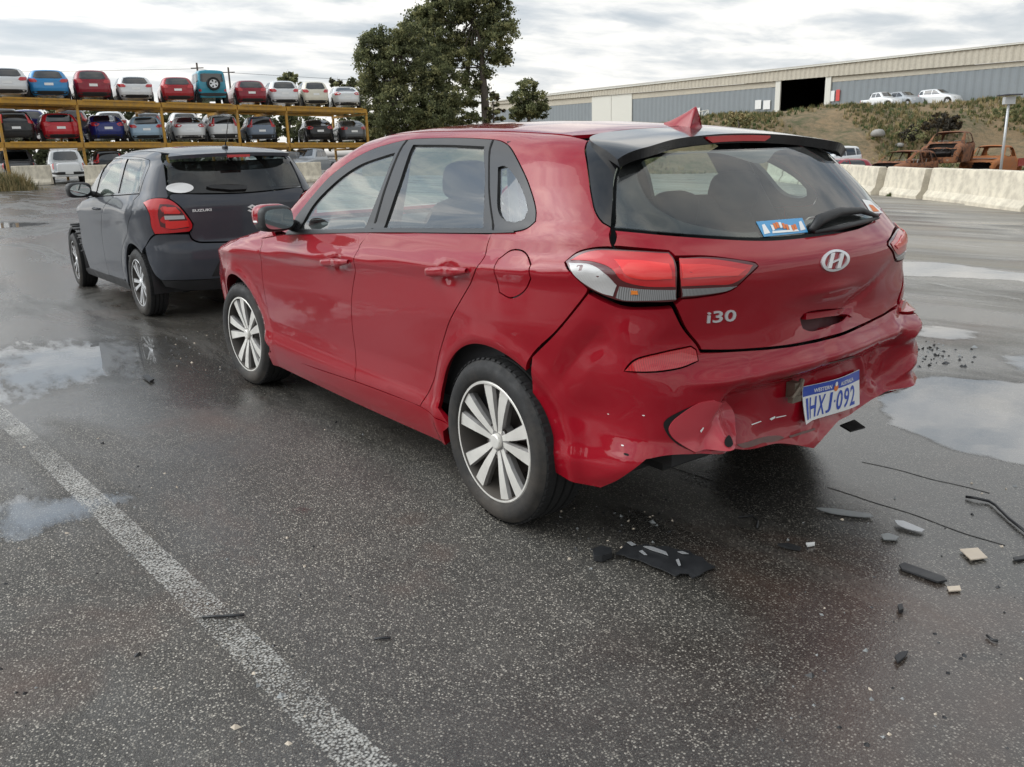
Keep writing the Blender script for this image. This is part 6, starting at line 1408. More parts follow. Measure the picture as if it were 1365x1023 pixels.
r_ = np.random.default_rng(3); ph = r_.uniform(0, 6.28, (10, 2)); kk = r_.normal(0, .55, (10, 2))
def rough_(x, y): return sum(.09*np.sin(kk[i, 0]*x+kk[i, 1]*y+ph[i, 0]) for i in range(10))
V = []
for px in pxs:
    pe = at_depth(px, np.interp(px, ex_, ey_), D1); ze = pe[2]
    for d in ds:
        p = at_depth(px, 190, d); zb = float(gz(p[0], p[1]))-.15; t = (d-D0)/(D1-D0)
        if t <= 1: z = zb+(ze-zb)*(float(sst(0, 1, np.array(t)))*.6+.4*t)
        else: z = ze-.25+(d-D1)*.012
        fade = float(sst(0, .12, np.array(t))) if t <= 1 else 1
        z += float(rough_(p[0], p[1]))*fade*(.9 if t < 1 else .3)
        V.append((p[0], p[1], z))
V = np.array(V); nd = len(ds)
bank = obj('embankment', V, [(i*nd+j, (i+1)*nd+j, (i+1)*nd+j+1, i*nd+j+1) for i in range(len(pxs)-1) for j in range(nd-1)], bank_mat())
if bank.data.polygons[0].normal.z < 0: bank.data.flip_normals()
tag(bank, kind='structure')
Vb = V.reshape(len(pxs), nd, 3)
def blades(name, pts, hts, mats, kind='stuff', w=.05, n=6, lean=.5, seed=1, label=None, cat=None):
    r = np.random.default_rng(seed); V = []; F = []; mi = []
    for (p, h, m) in zip(pts, hts, r.integers(0, len(mats), len(pts))):
        for k in range(n):
            a = r.uniform(0, 6.28); l = r.uniform(.2, 1)*lean*h; hh = h*r.uniform(.5, 1.1); ox, oy = r.normal(0, h*.22, 2); ca, sa = math.cos(a), math.sin(a); b = len(V); ww = w*r.uniform(.6, 1.4)
            V += [(p[0]+ox-sa*ww, p[1]+oy+ca*ww, p[2]-.05), (p[0]+ox+sa*ww, p[1]+oy-ca*ww, p[2]-.05), (p[0]+ox+ca*l*.5+sa*ww*.6, p[1]+oy+sa*l*.5-ca*ww*.6, p[2]+hh*.6), (p[0]+ox+ca*l, p[1]+oy+sa*l, p[2]+hh)]
            F += [(0+b, 1+b, 2+b), (0+b, 2+b, 3+b)]; mi += [m, m]
    o = obj(name, V, F, mats, None, False, mi); return tag(o, label, cat, kind=kind)
pbr('grass_green', (.060, .095, .022), .7, var=.4, vs=1.0); pbr('grass_olive', (.105, .105, .035), .75, var=.4, vs=1.0); pbr('grass_dry', (.30, .235, .11), .8, var=.35, vs=1.0); pbr('scrub_dark', (.045, .038, .026), .85, var=.5, vs=1.0)
r_ = np.random.default_rng(11); pts = []; hts = []
while len(pts) < 9000:
    i = r_.integers(12, len(pxs)-20); j = r_.uniform(0, 27.99); j0 = int(j); f = j-j0; g = r_.uniform(); p = (Vb[i, j0]*(1-f)+Vb[i, j0+1]*f)*(1-g)+(Vb[i+1, j0]*(1-f)+Vb[i+1, j0+1]*f)*g
    c = math.sin(p[0]*.55+1.3*math.sin(p[1]*.4))+math.sin(p[1]*.7+p[0]*.2)
    if c+r_.uniform(-1, 1)+(1.6 if j > 22 else 0) < .25: continue
    pts.append(p); hts.append(r_.uniform(.08, .32)*(1.1 if j > 22 else 1))
blades('bank_grass', pts, hts, [MT['grass_olive'], MT['grass_dry'], MT['grass_green'], MT['grass_dry'], MT['grass_olive']], w=.026, n=10, seed=5)
def tuft(px, py, h, rad, lab, n=420, mats=('grass_dry', 'grass_olive', 'grass_dry')):
    p = at_g(px, py); r = np.random.default_rng(int(px)); q = [(p[0]+r.normal(0, rad), p[1]+r.normal(0, rad), p[2]) for _ in range(n)]
    o = blades('grass_tuft', [(a-p[0], b-p[1], 0) for a, b, c in q], [h*r.uniform(.5, 1)*math.exp(-((a-p[0])**2+(b-p[1])**2)/(rad*2.4)**2) for a, b, c in q], [MT[m] for m in mats], None, .012, 5, .45, int(px)); o.location = p; return tag(o, lab, 'grass')
tuft(14, 254, 1.0, .42, 'dry straw-coloured grass tuft in front of the left concrete block')
tuft(1352, 276, .60, .16, 'yellow green grass tuft at the foot of the nearest barrier', 300, ('grass_dry', 'grass_olive', 'grass_green'))
tuft(1192, 262, .18, .10, 'small weed at the joint of two barriers', 60, ('grass_olive', 'grass_green'))
# ---- leafy things
def leafy(name, lab, cat, base, blobs, trunk, nleaf, lsz, mats, seed, group=None, limbs=True):
    """blobs: (dx,dy,dz,rx,ry,rz) relative to base"""
    t = thing(name, lab, cat, base, 0, group); r = np.random.default_rng(seed); B = np.array(blobs, float); vol = B[:, 3]*B[:, 4]*B[:, 5]; 
    # clumps: small leaf balls near each blob's shell, so that gaps stay open
    V = []; F = []; mi = []; per = np.maximum(6, (vol**.67/(vol**.67).sum()*nleaf/60)).astype(int); cl = []
    for b, k in zip(B, per):
        u = r.normal(size=(k, 3)); u /= np.linalg.norm(u, axis=1, keepdims=True); rad = r.uniform(.45, 1.0, k)**.6
        cc = b[:3]+u*rad[:, None]*b[3:]; cl += [(c, r.uniform(.55, 1.25)) for c in cc]
    cs = float(np.mean(B[:, 3:]))*.24
    n = 60; C_ = np.repeat(np.array([c for c, s in cl]), n, 0); S_ = np.repeat(np.array([s for c, s in cl]), n); M_ = np.repeat(r.integers(0, len(mats), len(cl)), n); k = len(C_)
    p = C_+r.normal(size=(k, 3))*(cs*S_)[:, None]*np.array([.62, .62, .45]); d = r.normal(size=(k, 3)); d[:, 2] -= .5; d /= np.linalg.norm(d, axis=1, keepdims=True)
    e = np.cross(d, r.normal(size=(k, 3))); e /= np.linalg.norm(e, axis=1, keepdims=True); L_ = (lsz*r.uniform(.6, 1.4, k))[:, None]; W_ = L_*.32
    V = np.stack([p-d*L_*.5, p+e*W_, p+d*L_*.5, p-e*W_], 1).reshape(-1, 3); F = np.arange(4*k).reshape(-1, 4); mi = np.where(r.uniform(size=k) < .75, M_, r.integers(0, len(mats), k))
    obj('crown', V, F, mats, t, False, mi)
    mb = MB(); rd = random.Random(seed); tp = [Vector(p) for p in trunk[0]]; mb.tube(tp, trunk[1], 9); mb.build('trunk', MT['bark'], t, True)
    if limbs:
        for b in B:
            a = tp[-1] if rd.random() < .5 else tp[len(tp)//2]; e = Vector(b[:3]); md = (a+e)/2+Vector((rd.uniform(-.3, .3), rd.uniform(-.3, .3), -.15*(e-a).length)); mb = MB(); r0 = trunk[1][-1]*.8
            mb.tube([a, md, e, e+(e-md)*.5], [r0, r0*.6, r0*.35, r0*.1], 6); mb.build('limb', MT['bark'], t, True)
    return t
pbr('bark', (.075, .058, .045), .9, var=.5, vs=4)
def leafm(nm, c):
    m, nt, out = mk(nm); tcn = N(nt, 'ShaderNodeTexCoord'); n = N(nt, 'ShaderNodeTexNoise', Scale=.6, Detail=4.0); L(nt, tcn, 'Object', n, 'Vector')
    col = MIX(nt, n.outputs[0], [x*.6 for x in c], [x*1.4 for x in c]); d = N(nt, 'ShaderNodeBsdfDiffuse'); t = N(nt, 'ShaderNodeBsdfTranslucent'); nt.links.new(col, d.inputs[0]); nt.links.new(col, t.inputs[0])
    mx = N(nt, 'ShaderNodeMixShader'); mx.inputs[0].default_value = .45; L(nt, d, 0, mx, 1); L(nt, t, 0, mx, 2); L(nt, mx, 0, out, 0); MT[nm] = m; return m
LG = [leafm('leaf_dark', (.14, .155, .08)), leafm('leaf_mid', (.21, .225, .115)), leafm('leaf_olive', (.34, .335, .17)), leafm('leaf_deep', (.10, .11, .065))]
LB = [leafm('leaf_brown', (.10, .075, .045)), leafm('leaf_grey', (.085, .082, .055)), LG[2]]
TD = 78.0; MPP = TD/FPX      # metres per photo pixel at the tree line
def tree_at(px, base_py, dep=TD): p = at_depth(px, base_py, dep); return p
def pxblobs(base, lst, dep):  # (px, py, rx_px, rz_px, depth offset)
    out = []
    k = dep/FPX
    for px, py, rx, rz, dd in lst:
        p = at_depth(px, py, dep)+np.array([FH[0], FH[1], 0])*dd; q = p-base; out.append((q[0], q[1], q[2], rx*k, rx*k, rz*k))
    return out
def trunk_px(base, lst, dep):
    return [tuple(at_depth(px, py, dep)-base) for px, py in lst]
b = tree_at(655, 195); 
leafy('eucalyptus_tree', 'tall eucalyptus with open crown and dark forked trunk beside the shed', 'tree', b,
      pxblobs(b, [(600, 10, 38, 26, 0), (640, 4, 40, 26, 1), (665, 20, 24, 20, 0), (672, 48, 22, 16, -1), (560, 34, 26, 22, 1), (590, 48, 24, 18, 0), (630, 52, 24, 16, 2), (650, 70, 24, 14, 0), (612, 78, 20, 14, 0), (667, 75, 16, 12, 0), (625, 105, 18, 12, 0), (645, 96, 12, 8, 0), (640, 118, 14, 10, 1), (600, -14, 30, 20, 0), (650, -14, 30, 18, 0), (545, 60, 18, 16, 0), (622, 130, 18, 14, 0), (580, 70, 26, 20, 0), (606, 60, 22, 18, 1), (655, 35, 22, 18, 0), (575, 20, 24, 18, 0)], TD),
      (trunk_px(b, [(655, 195), (648, 160), (646, 130), (643, 90), (640, 55), (632, 25)], TD), [.50, .42, .36, .28, .2, .1]), 66000, .22, LG, 21)
b = tree_at(520, 200, 72.0)
leafy('leafy_tree', 'broad dark green tree with drooping foliage right of the yellow rack', 'tree', b,
      pxblobs(b, [(500, 62, 22, 22, 0), (488, 92, 16, 28, 0), (520, 55, 22, 20, 0), (535, 80, 28, 28, 0), (510, 105, 26, 28, 0), (550, 110, 26, 26, 1), (525, 140, 30, 26, 0), (555, 145, 24, 22, 0), (495, 125, 18, 24, 1), (575, 85, 22, 22, 2), (510, 165, 24, 18, 0), (575, 120, 22, 22, 1), (545, 48, 18, 16, 0), (590, 100, 20, 18, 1), (598, 130, 20, 18, 1), (480, 150, 12, 22, 0), (540, 165, 26, 16, 0), (580, 155, 24, 18, 0)], 72.0),
      (trunk_px(b, [(520, 200), (522, 160), (526, 110), (528, 70)], 72.0), [.45, .38, .28, .12]), 70000, .20, LG, 22)
b = tree_at(590, 195, 74.0)
leafy('leafy_tree', 'low bushy green tree in front of the eucalyptus trunk', 'tree', b,
      pxblobs(b, [(570, 150, 22, 14, 0), (590, 140, 18, 14, 0), (605, 155, 20, 12, 0), (560, 168, 18, 10, 0), (628, 158, 14, 8, 0), (600, 168, 24, 8, 0)], 74.0), (trunk_px(b, [(590, 195), (590, 165), (588, 148)], 74.0), [.25, .2, .1]), 12000, .19, LG[1:]+LG[:1], 23)
b = tree_at(660, 190, 76.0)
leafy('dry_tree', 'thin dead brown bush at the eucalyptus trunk base', 'tree', b,
      pxblobs(b, [(658, 140, 10, 16, 0), (664, 150, 10, 12, 0), (648, 150, 9, 14, 0), (660, 128, 7, 8, 0)], 76.0), (trunk_px(b, [(658, 190), (658, 160), (657, 135)], 76.0), [.12, .09, .04]), 1700, .26, LB, 24)
b = tree_at(705, 190, 92.0)
leafy('leafy_tree', 'small rounded tree standing before the shed end wall', 'tree', b,
      pxblobs(b, [(703, 116, 14, 10, 0), (696, 132, 16, 12, 0), (714, 134, 16, 12, 0), (704, 148, 22, 10, 0), (690, 150, 12, 10, 0), (722, 148, 10, 9, 0)], 92.0), (trunk_px(b, [(705, 190), (705, 155), (704, 125)], 92.0), [.25, .18, .08]), 11000, .24, LG, 25)
b = tree_at(385, 190, 110.0)
leafy('leafy_tree', 'distant green treetop above the white hatchback on the rack', 'tree', b, pxblobs(b, [(385, 104, 12, 8, 0), (378, 112, 10, 8, 0), (394, 112, 10, 8, 0), (385, 150, 10, 20, 0)], 110.0), (trunk_px(b, [(385, 190), (385, 140), (385, 108)], 110.0), [.3, .2, .1]), 2600, .45, LG[1:], 26)
b = tree_at(455, 190, 105.0)
leafy('leafy_tree', 'thin distant treetop behind the white sedan on the rack', 'tree', b, pxblobs(b, [(450, 112, 10, 7, 0), (464, 116, 12, 8, 0), (474, 110, 8, 10, 0), (470, 140, 14, 20, 0)], 105.0), (trunk_px(b, [(455, 190), (456, 140), (458, 114)], 105.0), [.3, .2, .1]), 1900, .40, LG[1:]+LB[1:2], 27)
b = tree_at(430, 210, 85.0)
leafy('hedge_bush', 'row of dark scrub seen through the rack behind the lower deck', 'bush', b, pxblobs(b, [(x, 172+6*math.sin(x), 20, 26, 0) for x in range(320, 520, 16)], 85.0), (trunk_px(b, [(430, 210), (430, 190), (430, 175)], 85.0), [.2, .15, .08]), 9000, .42, [LG[3], LG[0], LG[1]], 28, limbs=False)
b = tree_at(150, 230, 80.0)
leafy('hedge_bush', 'dark scrub behind the rack posts at left', 'bush', b, pxblobs(b, [(x, 186+6*math.sin(x)+dy, 22, 24, 0) for x in range(-40, 330, 22) for dy in (-22, 4, 34)], 80.0), (trunk_px(b, [(150, 230), (150, 210), (150, 195)], 80.0), [.2, .15, .08]), 30000, .42, [LG[3], LG[0]], 29, limbs=False)  # leaf mass in the darkest leaf colours
# dark scrub patch on the bank behind the stacked wreck
for k, (px, py, n_, lab) in enumerate([(1250, 165, 14, 'charred brushwood heap on the bank above the stacked wreck'), (1215, 180, 10, 'dark scrub on the bank left of the stacked wreck'), (1340, 152, 6, 'green bush on the bank near the solar light'), (985, 160, 8, 'yellow green weeds on the bank beside the roof fin')]):
    b = at_depth(px, py+8, 51.5); rr_ = random.Random(k)
    leafy('scrub_bush', lab, 'bush', b, [(rr_.uniform(-1.6, 1.6)*FH[1], -rr_.uniform(-1.6, 1.6)*FH[0], rr_.uniform(0, .7), .45, .45, .32) for _ in range(n_)], ([(0, 0, -.4), (0, 0, .1), (.1, 0, .3)], [.06, .05, .03]), 2200 if k < 2 else 1100, .14, [[MT['scrub_dark'], LB[0], MT['scrub_dark']], [MT['scrub_dark'], LG[2]], LG[1:3], [MT['grass_olive'], MT['grass_dry'], LG[2]]][k], 40+k, limbs=False)
for k, (px, py, s_, lab) in enumerate([(1171, 178, .42, 'pale boulder lying on the bank'), (1200, 194, .25, 'small pale rock low on the bank')]):
    p = at_depth(px, py, 51.0); V, Fc = blob((0, 0, 0), (s_, s_*.7, s_*.55), .8, 12, 8); V = [v*(1+.12*math.sin(5*v.x+3*v.y+7*v.z)) for v in V]; o = obj('boulder', V, Fc, MT['ash_grey'], None, True); o.location = p; tag(o, lab, 'rock')
# ---- long shed
pbr('shed_grey', (.20, .225, .24), .55, var=.10, vs=.8, dirt=.15); pbr('shed_cream', (.47, .43, .35), .6, var=.18, vs=.6, dirt=.3); pbr('shed_roof', (.36, .33, .27), .6, var=.2, vs=.5, dirt=.3); pbr('shed_white', (.62, .61, .55), .6, var=.1); pbr('shed_trim', (.12, .11, .10), .6)
pbr('sign_white', (.72, .72, .70), .5); pbr('sign_red', (.55, .06, .05), .5)
A = at_depth(1100, 190, 105.0); Bq = at_depth(791, 190, 142.0); sd = (Bq-A)[:2]; SLn = np.linalg.norm(sd); sd /= SLn; sn = np.array([-sd[1], sd[0]])
if np.dot(sn, CO[:2]-A[:2]) < 0: sn = -sn       # towards the camera
def s_col(px):
    lo, hi = -60.0, 160.0
    for _ in range(40):
        m = (lo+hi)/2; p = np.array([A[0]+sd[0]*m, A[1]+sd[1]*m, 5])-CO; u = PW/2+FPX*(p@RT)/(p@FW)
        if u > px: lo = m
        else: hi = m
    return lo
def zrow(s, rows):   # height at wall station s from the photo rows at px 1100 (s=0) and 791 (s=SLn)
    def zz(px, py): 
        st = s_col(px); p = np.array([A[0]+sd[0]*st, A[1]+sd[1]*st]); d = pray(px, py); t = np.dot(p-CO[:2], FH)/np.dot(d[:2], FH); return CO[2]+t*d[2]
    z0, z1 = zz(1100, rows[0]), zz(791, rows[1]); return z0+(z1-z0)*s/SLn
def wp(s, out, z): return (A[0]+sd[0]*s+sn[0]*out, A[1]+sd[1]*s+sn[1]*out, z)
ROOFT, FASC_T, FASC_B, CREAM_B, BASE = (78, 111), (86.5, 120.6), (103, 128.8), (110.5, 136.7), (184, 190)
shed = thing('shed', 'long grey corrugated shed with cream fascia on the raised ground', 'building', tuple(wp(0, 0, 0)))
so_ = np.array(wp(0, 0, 0))
SL, SR = s_col(655), s_col(1560)-22
def sheet(name, s0, s1, r0, r1, out, mat, rib=.38, dep=.035, out1=None):
    """corrugated sheet between two photo rows"""
    n = max(2, int((s1-s0)/rib)); V = []; out1 = out if out1 is None else out1
    for i in range(n*4+1):
        s = s0+(s1-s0)*i/(n*4); o = out+dep*(1 if i % 4 in (1, 2) else 0)
        V += [np.array(wp(s, o, zrow(s, r0)))-so_, np.array(wp(s, o+out1-out, zrow(s, r1)))-so_]
    o = obj(name, V, [(2*i, 2*i+2, 2*i+3, 2*i+1) for i in range(n*4)], mat, shed, False); return o
def slab(name, s0, s1, r0, r1, out, th, mat, parent=None):
    V = [np.array(wp(s, o, zrow(s, r)))-so_ for o in (out, out+th) for s, r in ((s0, r0), (s1, r0), (s1, r1), (s0, r1))]
    return obj(name, V, [(0, 1, 2, 3), (7, 6, 5, 4), (0, 4, 5, 1), (1, 5, 6, 2), (2, 6, 7, 3), (3, 7, 4, 0)], mat, parent or shed, False)
sD0, sD1 = s_col(1104), s_col(1036); sW0, sW1 = s_col(843), s_col(790)
for a, b_ in ((SR, sD0), (sD1, sW0), (sW1, SL)):
    sheet('wall', a, b_, BASE, CREAM_B, 0, MT['shed_grey'], .9, .05); slab('wall_band', a, b_, CREAM_B, FASC_B, .02, .05, MT['shed_cream'])
sheet('fascia', SR, SL, FASC_B, FASC_T, .35, MT['shed_cream'], .7, .06)
slab('eave_gutter', SR, SL, (87.6, 121.6), FASC_T, .45, .15, MT['shed_white'])
V = []; 
for s in (SR, SL): V += [np.array(wp(s, .5, zrow(s, FASC_T)))-so_, np.array(wp(s, -22, zrow(s, FASC_T)+(zrow(s, ROOFT)-zrow(s, FASC_T))*1.75))-so_]
obj('roof', V, [(0, 2, 3, 1)], MT['shed_roof'], shed, False)
slab('door_leaf', sW0, sW0+(sW1-sW0)*.495, BASE, FASC_B, .06, .10, MT['shed_white']); slab('door_leaf', sW0+(sW1-sW0)*.505, sW1, BASE, FASC_B, .06, .10, MT['shed_white'])
slab('door_frame', sD1-.5, sD1+.3, BASE, FASC_B, .05, .2, MT['shed_white']); slab('door_frame', sD0-.3, sD0+.5, BASE, FASC_B, .05, .2, MT['shed_white'])
V = [np.array(wp(s, -o, zrow(s, r)))-so_ for s in (sD0-6, sD1+6) for o in (.2, 24) for r in (BASE, FASC_T)]
obj('dark_interior', V, [(0, 1, 3, 2), (6, 7, 5, 4), (2, 3, 7, 6), (1, 5, 7, 3), (0, 2, 6, 4)], MT['dark_void'], shed, False)
for s in (SL, SR):
    V = [np.array(wp(s, o, z))-so_ for o, z in ((0, zrow(s, BASE)), (0, zrow(s, FASC_T)), (-22, zrow(s, FASC_T)+(zrow(s, ROOFT)-zrow(s, FASC_T))*1.75), (-44, zrow(s, FASC_T)), (-44, zrow(s, BASE)))]; obj('end_wall', V, [(0, 1, 2, 3, 4)], MT['shed_grey'], shed, False)
# signs by the doorway
def sign(px0, px1, r0, r1, mat, lab, nm='sign'):
    s0, s1 = s_col(px1), s_col(px0); c = np.array(wp((s0+s1)/2, .16, (zrow(0, (r0, r0))+zrow(0, (r1, r1)))/2)); w = abs(s1-s0); 
    h = abs(zrow(s0, (r0, r0+18))-zrow(s0, (r1, r1+18))); mb = MB(); mb.box((0, 0, 0), (w, .04, h)); o = mb.build(nm, MT[mat]); o.location = wp((s0+s1)/2, .16, zrow((s0+s1)/2, ((r0+r1)/2, (r0+r1)/2+20))); o.rotation_euler = (0, 0, math.atan2(sd[1], sd[0])); return tag(o, lab, 'sign')
sign(1007, 1015, 128, 140, 'sign_white', 'white notice left of the dark shed doorway'); sign(1018, 1027, 129, 141, 'sign_white', 'second white notice nearest the dark shed doorway')
sign(1105, 1112, 122, 136, 'sign_white', 'white notice right of the dark shed doorway'); sign(1114, 1119, 121, 136, 'sign_red', 'red notice right of the dark shed doorway')
sign(925, 934, 133, 150, 'sign_white', 'white personnel door panel above the steps')
# vehicles by the shed
for px, dep, rot, kind, col, sc, lab in [(1160, 93, 24, 'ute', 'white', (1, 1, 1), 'white utility parked left of the other vehicles by the shed'), (1194, 92, 16, 'wagon', 'silver', (1, 1, 1.05), 'silver wagon parked in the middle by the shed'), (1236, 90, 28, 'wagon', 'white', (1.05, 1, 1.1), 'white wagon parked right of the others by the shed')]:
    p = at_depth(px, np.interp(px, ex_, ey_)+6.0, dep); far_car('wagon_car' if kind == 'wagon' else 'pickup_truck', kind, lab, MT['coat_'+col], tuple(p), fwd0+R(rot+180), 'vehicles by the shed', sc)
# handrail at the steps
for k in range(3):
    pass
hr = thing('stair_rail', 'thin metal stair handrail by the white personnel door', 'handrail', tuple(at_depth(940, 160, 100)))
for px0, py0, px1, py1 in ((928, 160, 928, 150), (936, 160, 936, 148), (944, 160, 944, 147), (928, 150, 944, 147), (936, 158, 944, 147)):
    a, b_ = at_depth(px0, py0, 100)-at_depth(940, 160, 100), at_depth(px1, py1, 100)-at_depth(940, 160, 100); mb = MB(); mb.tube([a, b_], .07, 6); mb.build('rail', MT['shed_white'], hr, True)
# power poles and wires
for px, py, dep, lab in ((262, 84, 120, 'left wooden power pole behind the turquoise four-wheel drive'), (304, 90, 125, 'right wooden power pole behind the turquoise four-wheel drive')):
    p = at_depth(px, py, dep); t = thing('power_pole', lab, 'power pole', (p[0], p[1], 0)); mb = MB(); mb.tube([(0, 0, 0), (0, 0, p[2])], [.2, .13], 8); mb.build('pole', MT['bark'], t, True)
    d = np.array([FH[1], -FH[0]]); mb = MB(); mb.bar((-d[0]*.9, -d[1]*.9, p[2]-.7), (d[0]*.9, d[1]*.9, p[2]-.7), .12, .12); mb.build('cross_arm', MT['bark'], t)
pbr('wire', (.10, .10, .105), .6)
w0 = at_depth(-60, 92, 118.0); pts = [at_depth(px, py, 122.0) for px, py in ((-60, 93), (60, 96), (262, 92), (304, 97), (420, 104), (560, 112))]; mb = MB(); mb.tube(pts, .025, 5); tag(mb.build('power_line', MT['wire'], None, True), 'thin overhead power line strung behind the rack', 'power line')

# ---- leaf belt added out of view, darkening the horizon the car flanks mirror
r9 = np.random.default_rng(77); V = []; F = []; mi = []
k = 16000; az = r9.uniform(R(9), R(115), k); dd = r9.uniform(30, 36, k); top = 4.2+1.6*np.sin(az*9)+1.1*np.sin(az*23+1)+.7*np.sin(az*51); zz = r9.uniform(-.2, 1, k)**1.0*top
p = np.stack([CO[0]+dd*np.cos(az), CO[1]+dd*np.sin(az), zz], -1); d = r9.normal(size=(k, 3)); d /= np.linalg.norm(d, axis=1, keepdims=True); e = np.cross(d, r9.normal(size=(k, 3))); e /= np.linalg.norm(e, axis=1, keepdims=True); L_ = r9.uniform(.5, 1.1, k)[:, None]
V = np.stack([p-d*L_*.5, p+e*L_*.35, p+d*L_*.5, p-e*L_*.35], 1).reshape(-1, 3); tag(obj('reflection_treeline', V, np.arange(4*k).reshape(-1, 4), [LG[3], LG[0], LG[1]], None, False, r9.integers(0, 3, k)), kind='stuff')
# ================================================================ litter on the asphalt
pbr('scrap_black', (.022, .023, .025), .45, var=.4, vs=20); pbr('scrap_grey', (.22, .23, .23), .45, var=.3, vs=30); pbr('card', (.58, .50, .40), .85, var=.15, vs=20); pbr('scrap_silver', (.45, .46, .47), .35, metal=.3, var=.3, vs=30)
def scrap(nm, px, mat, lab, cat, h=.006, curl=.0, seed=0, dz=.0, group=None):
    """flat torn piece: outline picked on the ground, with thickness and a slight warp"""
    P = np.array([at_z(*p)[:2] for p in px]); c = P.mean(0); P = P-c; Q = resample(P, .02, 40); V2, T, loops = tri2d([inset(Q, 0)], .03); r = random.Random(seed)
    f = lambda x, y: .004+dz+curl*(math.sin(9*x+seed)*math.sin(7*y+seed*2)*.5+.5); n = len(V2); V = [(x, y, f(x, y)+h) for x, y in V2]+[(x, y, f(x, y)) for x, y in V2]
    Fc = [tuple(t) for t in T]+[tuple(n+i for i in t[::-1]) for t in T]; lp = loops[0]; Fc += [(lp[i], n+lp[i], n+lp[(i+1) % len(lp)], lp[(i+1) % len(lp)]) for i in range(len(lp))]
    o = obj(nm, V, Fc, MT[mat], None, False); o.location = (c[0], c[1], float(gz(*c))); return tag(o, lab, cat, group)
c7 = cropfn(500, 680, 2.73)
t = scrap('plastic_scrap', c7([(872, 178), (895, 160), (912, 140), (950, 150), (985, 145), (1020, 156), (1060, 153), (1100, 166), (1142, 168), (1160, 182), (1192, 190), (1210, 208), (1238, 220), (1200, 236), (1180, 250), (1152, 262), (1140, 246), (1112, 246), (1092, 256), (1050, 236), (1004, 220), (960, 200), (925, 192), (900, 180)]), 'scrap_black', 'large torn black plastic liner piece behind the rear wheel', 'debris', .004, .016, 1)
for k, q in enumerate([[(916, 143), (930, 140), (950, 152), (934, 156)], [(975, 158), (1000, 158), (1058, 178), (1066, 192), (1050, 186), (1000, 170)], [(1100, 178), (1118, 176), (1142, 186), (1120, 186)], [(1094, 208), (1104, 204), (1112, 228), (1104, 230)], [(960, 176), (972, 172), (990, 190), (980, 190)]]):
    o = scrap('worn_patch', c7(q), 'scrap_silver', None, None, .0015, .0, k, .0); o.parent = t; o.location = o.location-t.location; o.location.z += .022
scrap('plastic_scrap', [(790, 742), (800, 737), (814, 740), (816, 746), (802, 751), (792, 750)], 'scrap_black', 'crumpled dark plastic lump left of the torn black liner', 'debris', .022, .012, 2)
scrap('card_piece', [(1279, 736), (1303, 734), (1316, 747), (1294, 750)], 'card', 'cream square of card on the asphalt at right', 'litter', .004, .006, 3)
scrap('card_piece', [(1262, 785), (1279, 784), (1281, 790), (1265, 791)], 'card', 'small cream card strip below the cream square', 'litter', .004, .004, 4)
scrap('plastic_scrap', [(1198, 757), (1205, 754), (1258, 773), (1262, 778), (1250, 780), (1202, 763)], 'scrap_black', 'dark straight trim strip between the two cream cards and the shards', 'debris', .006, .003, 5)
scrap('plastic_scrap', [(1088, 680), (1102, 680), (1160, 688), (1164, 692), (1150, 692), (1105, 686)], 'scrap_grey', 'long thin grey strip at the edge of the car shadow', 'debris', .004, .003, 6)
scrap('plastic_scrap', [(1192, 698), (1204, 699), (1232, 710), (1228, 713), (1208, 709), (1196, 704)], 'scrap_silver', 'translucent pale shard right of the long grey strip', 'debris', .003, .008, 7)
scrap('plastic_scrap', [(1174, 716), (1184, 714), (1198, 719), (1194, 723), (1178, 722)], 'scrap_grey', 'small pale shard below the translucent shard', 'debris', .004, .006, 8)
scrap('plastic_scrap', [(1350, 746), (1372, 742), (1372, 747), (1352, 750)], 'scrap_black', 'dark strip end at the right edge of the ground', 'debris', .005, .0, 9)
scrap('plastic_scrap', [(1192, 880), (1200, 874), (1210, 873), (1206, 880), (1196, 888)], 'scrap_black', 'small dark torn scrap low on the right', 'debris', .006, .01, 10)
scrap('plastic_scrap', [(1196, 812), (1202, 811), (1204, 818), (1198, 820)], 'scrap_black', 'black crumb between trim strip and torn scrap', 'debris', .012, .0, 11)
scrap('plastic_scrap', [(1074, 727), (1086, 726), (1086, 729), (1076, 731)], 'sign_white', 'white chip on the asphalt left of the shards', 'debris', .006, .0, 12)
scrap('plastic_scrap', [(1036, 730), (1050, 729), (1068, 734), (1066, 737), (1048, 734)], 'scrap_black', 'black sliver left of the white chip', 'debris', .008, .004, 13)
scrap('plastic_scrap', [(190, 505), (198, 503), (206, 509), (200, 512)], 'scrap_black', 'black crumb on the asphalt left of the front wheel', 'debris', .012, .006, 14)
def wire(nm, px, r, mat, lab, cat, lift=0.0):
    P = [at_z(*p) for p in px]; c = P[0]; mb = MB(); mb.tube([(p-c)+np.array([0, 0, r+.003+lift*math.sin(i*1.7)**2]) for i, p in enumerate(P)], r, 6); o = mb.build(nm, MT[mat], None, True); o.location = c; return tag(o, lab, cat)
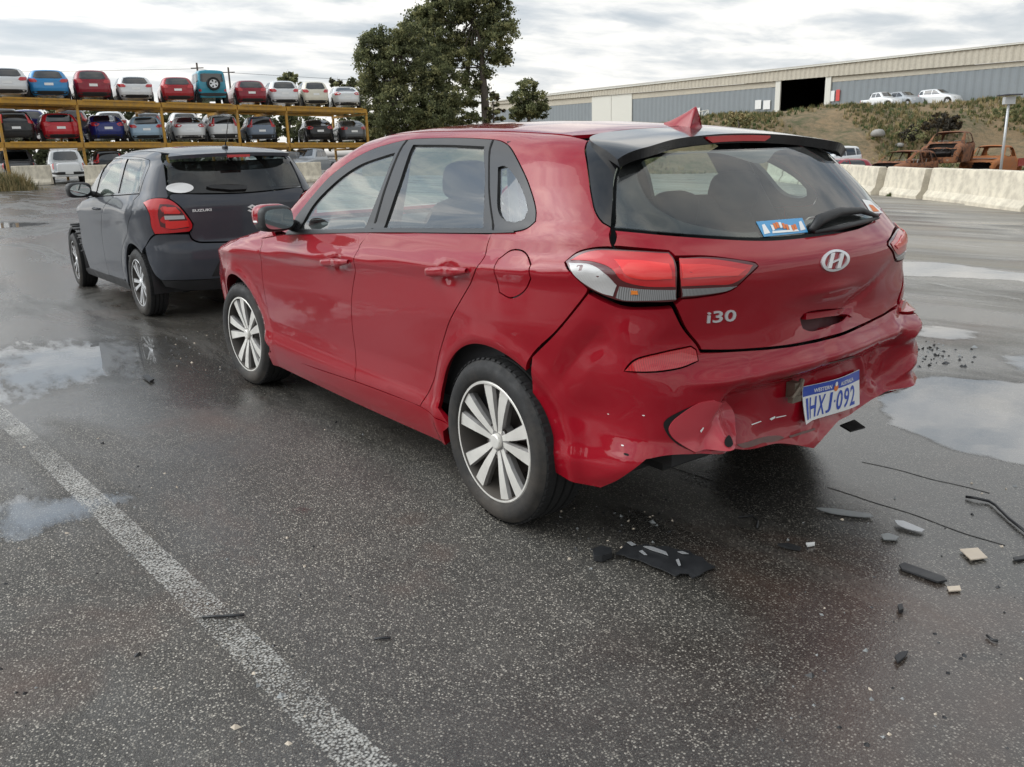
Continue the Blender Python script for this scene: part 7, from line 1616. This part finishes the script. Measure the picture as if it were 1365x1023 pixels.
wire('trim_strip', [(1287, 665), (1300, 668), (1318, 671), (1326, 677), (1345, 695), (1368, 714)], .0055, 'scrap_black', 'bent black window seal lying at the right edge', 'debris', .004)
wire('twig', [(270, 826), (290, 824.5), (308, 824), (326, 822.5)], .0045, 'scrap_black', 'short dark rod lying across the painted line', 'debris')
wire('twig', [(499, 855), (510, 853.5), (521, 853)], .004, 'scrap_black', 'small dark stick in the foreground below the rear wheel', 'debris')
wire('twig', [(985, 692), (1002, 690), (1010, 697), (1009, 706)], .004, 'scrap_black', 'curled black cable tie in the shadow behind the car', 'debris')
wire('twig', [(1315, 850), (1322, 856), (1330, 858)], .004, 'scrap_black', 'tiny curled dark wire low on the right', 'debris')
# crumbs of asphalt and glass
def crumbs(name, boxes, n, s0, s1, mats, seed):
    r = np.random.default_rng(seed); V = []; F = []; mi = []
    for k in range(n):
        bx = boxes[r.integers(0, len(boxes))]; px, py = r.uniform(bx[0], bx[2]), r.uniform(bx[1], bx[3]); p = at_g(px, py); s = r.uniform(s0, s1)*(1 if r.uniform() < .9 else 1.8); a = r.uniform(0, 6.28); b = len(V); m = r.integers(0, len(mats))
        c, si = math.cos(a)*s, math.sin(a)*s; q = r.uniform(.5, 1.2, 4)
        V += [(p[0]+c*q[0], p[1]+si*q[0], p[2]), (p[0]-si*q[1], p[1]+c*q[1], p[2]), (p[0]-c*q[2], p[1]-si*q[2], p[2]), (p[0]+si*q[3], p[1]-c*q[3], p[2]), (p[0]+r.normal(0, s*.2), p[1]+r.normal(0, s*.2), p[2]+s*r.uniform(.5, 1))]
        F += [(b, b+1, b+4), (b+1, b+2, b+4), (b+2, b+3, b+4), (b+3, b, b+4)]; mi += [m]*4
    return tag(obj(name, V, F, mats, None, False, mi), kind='stuff')
crumbs('gravel', [(1195, 462, 1300, 490), (1195, 455, 1260, 480)], 90, .005, .016, [MT['scrap_black'], MT['tread'], MT['scrap_grey']], 1)
crumbs('gravel', [(215, 440, 320, 500), (0, 560, 500, 1000), (1000, 640, 1365, 1000), (740, 660, 900, 760)], 260, .003, .009, [MT['scrap_black'], MT['card'], MT['scrap_grey'], MT['scrap_black']], 2)
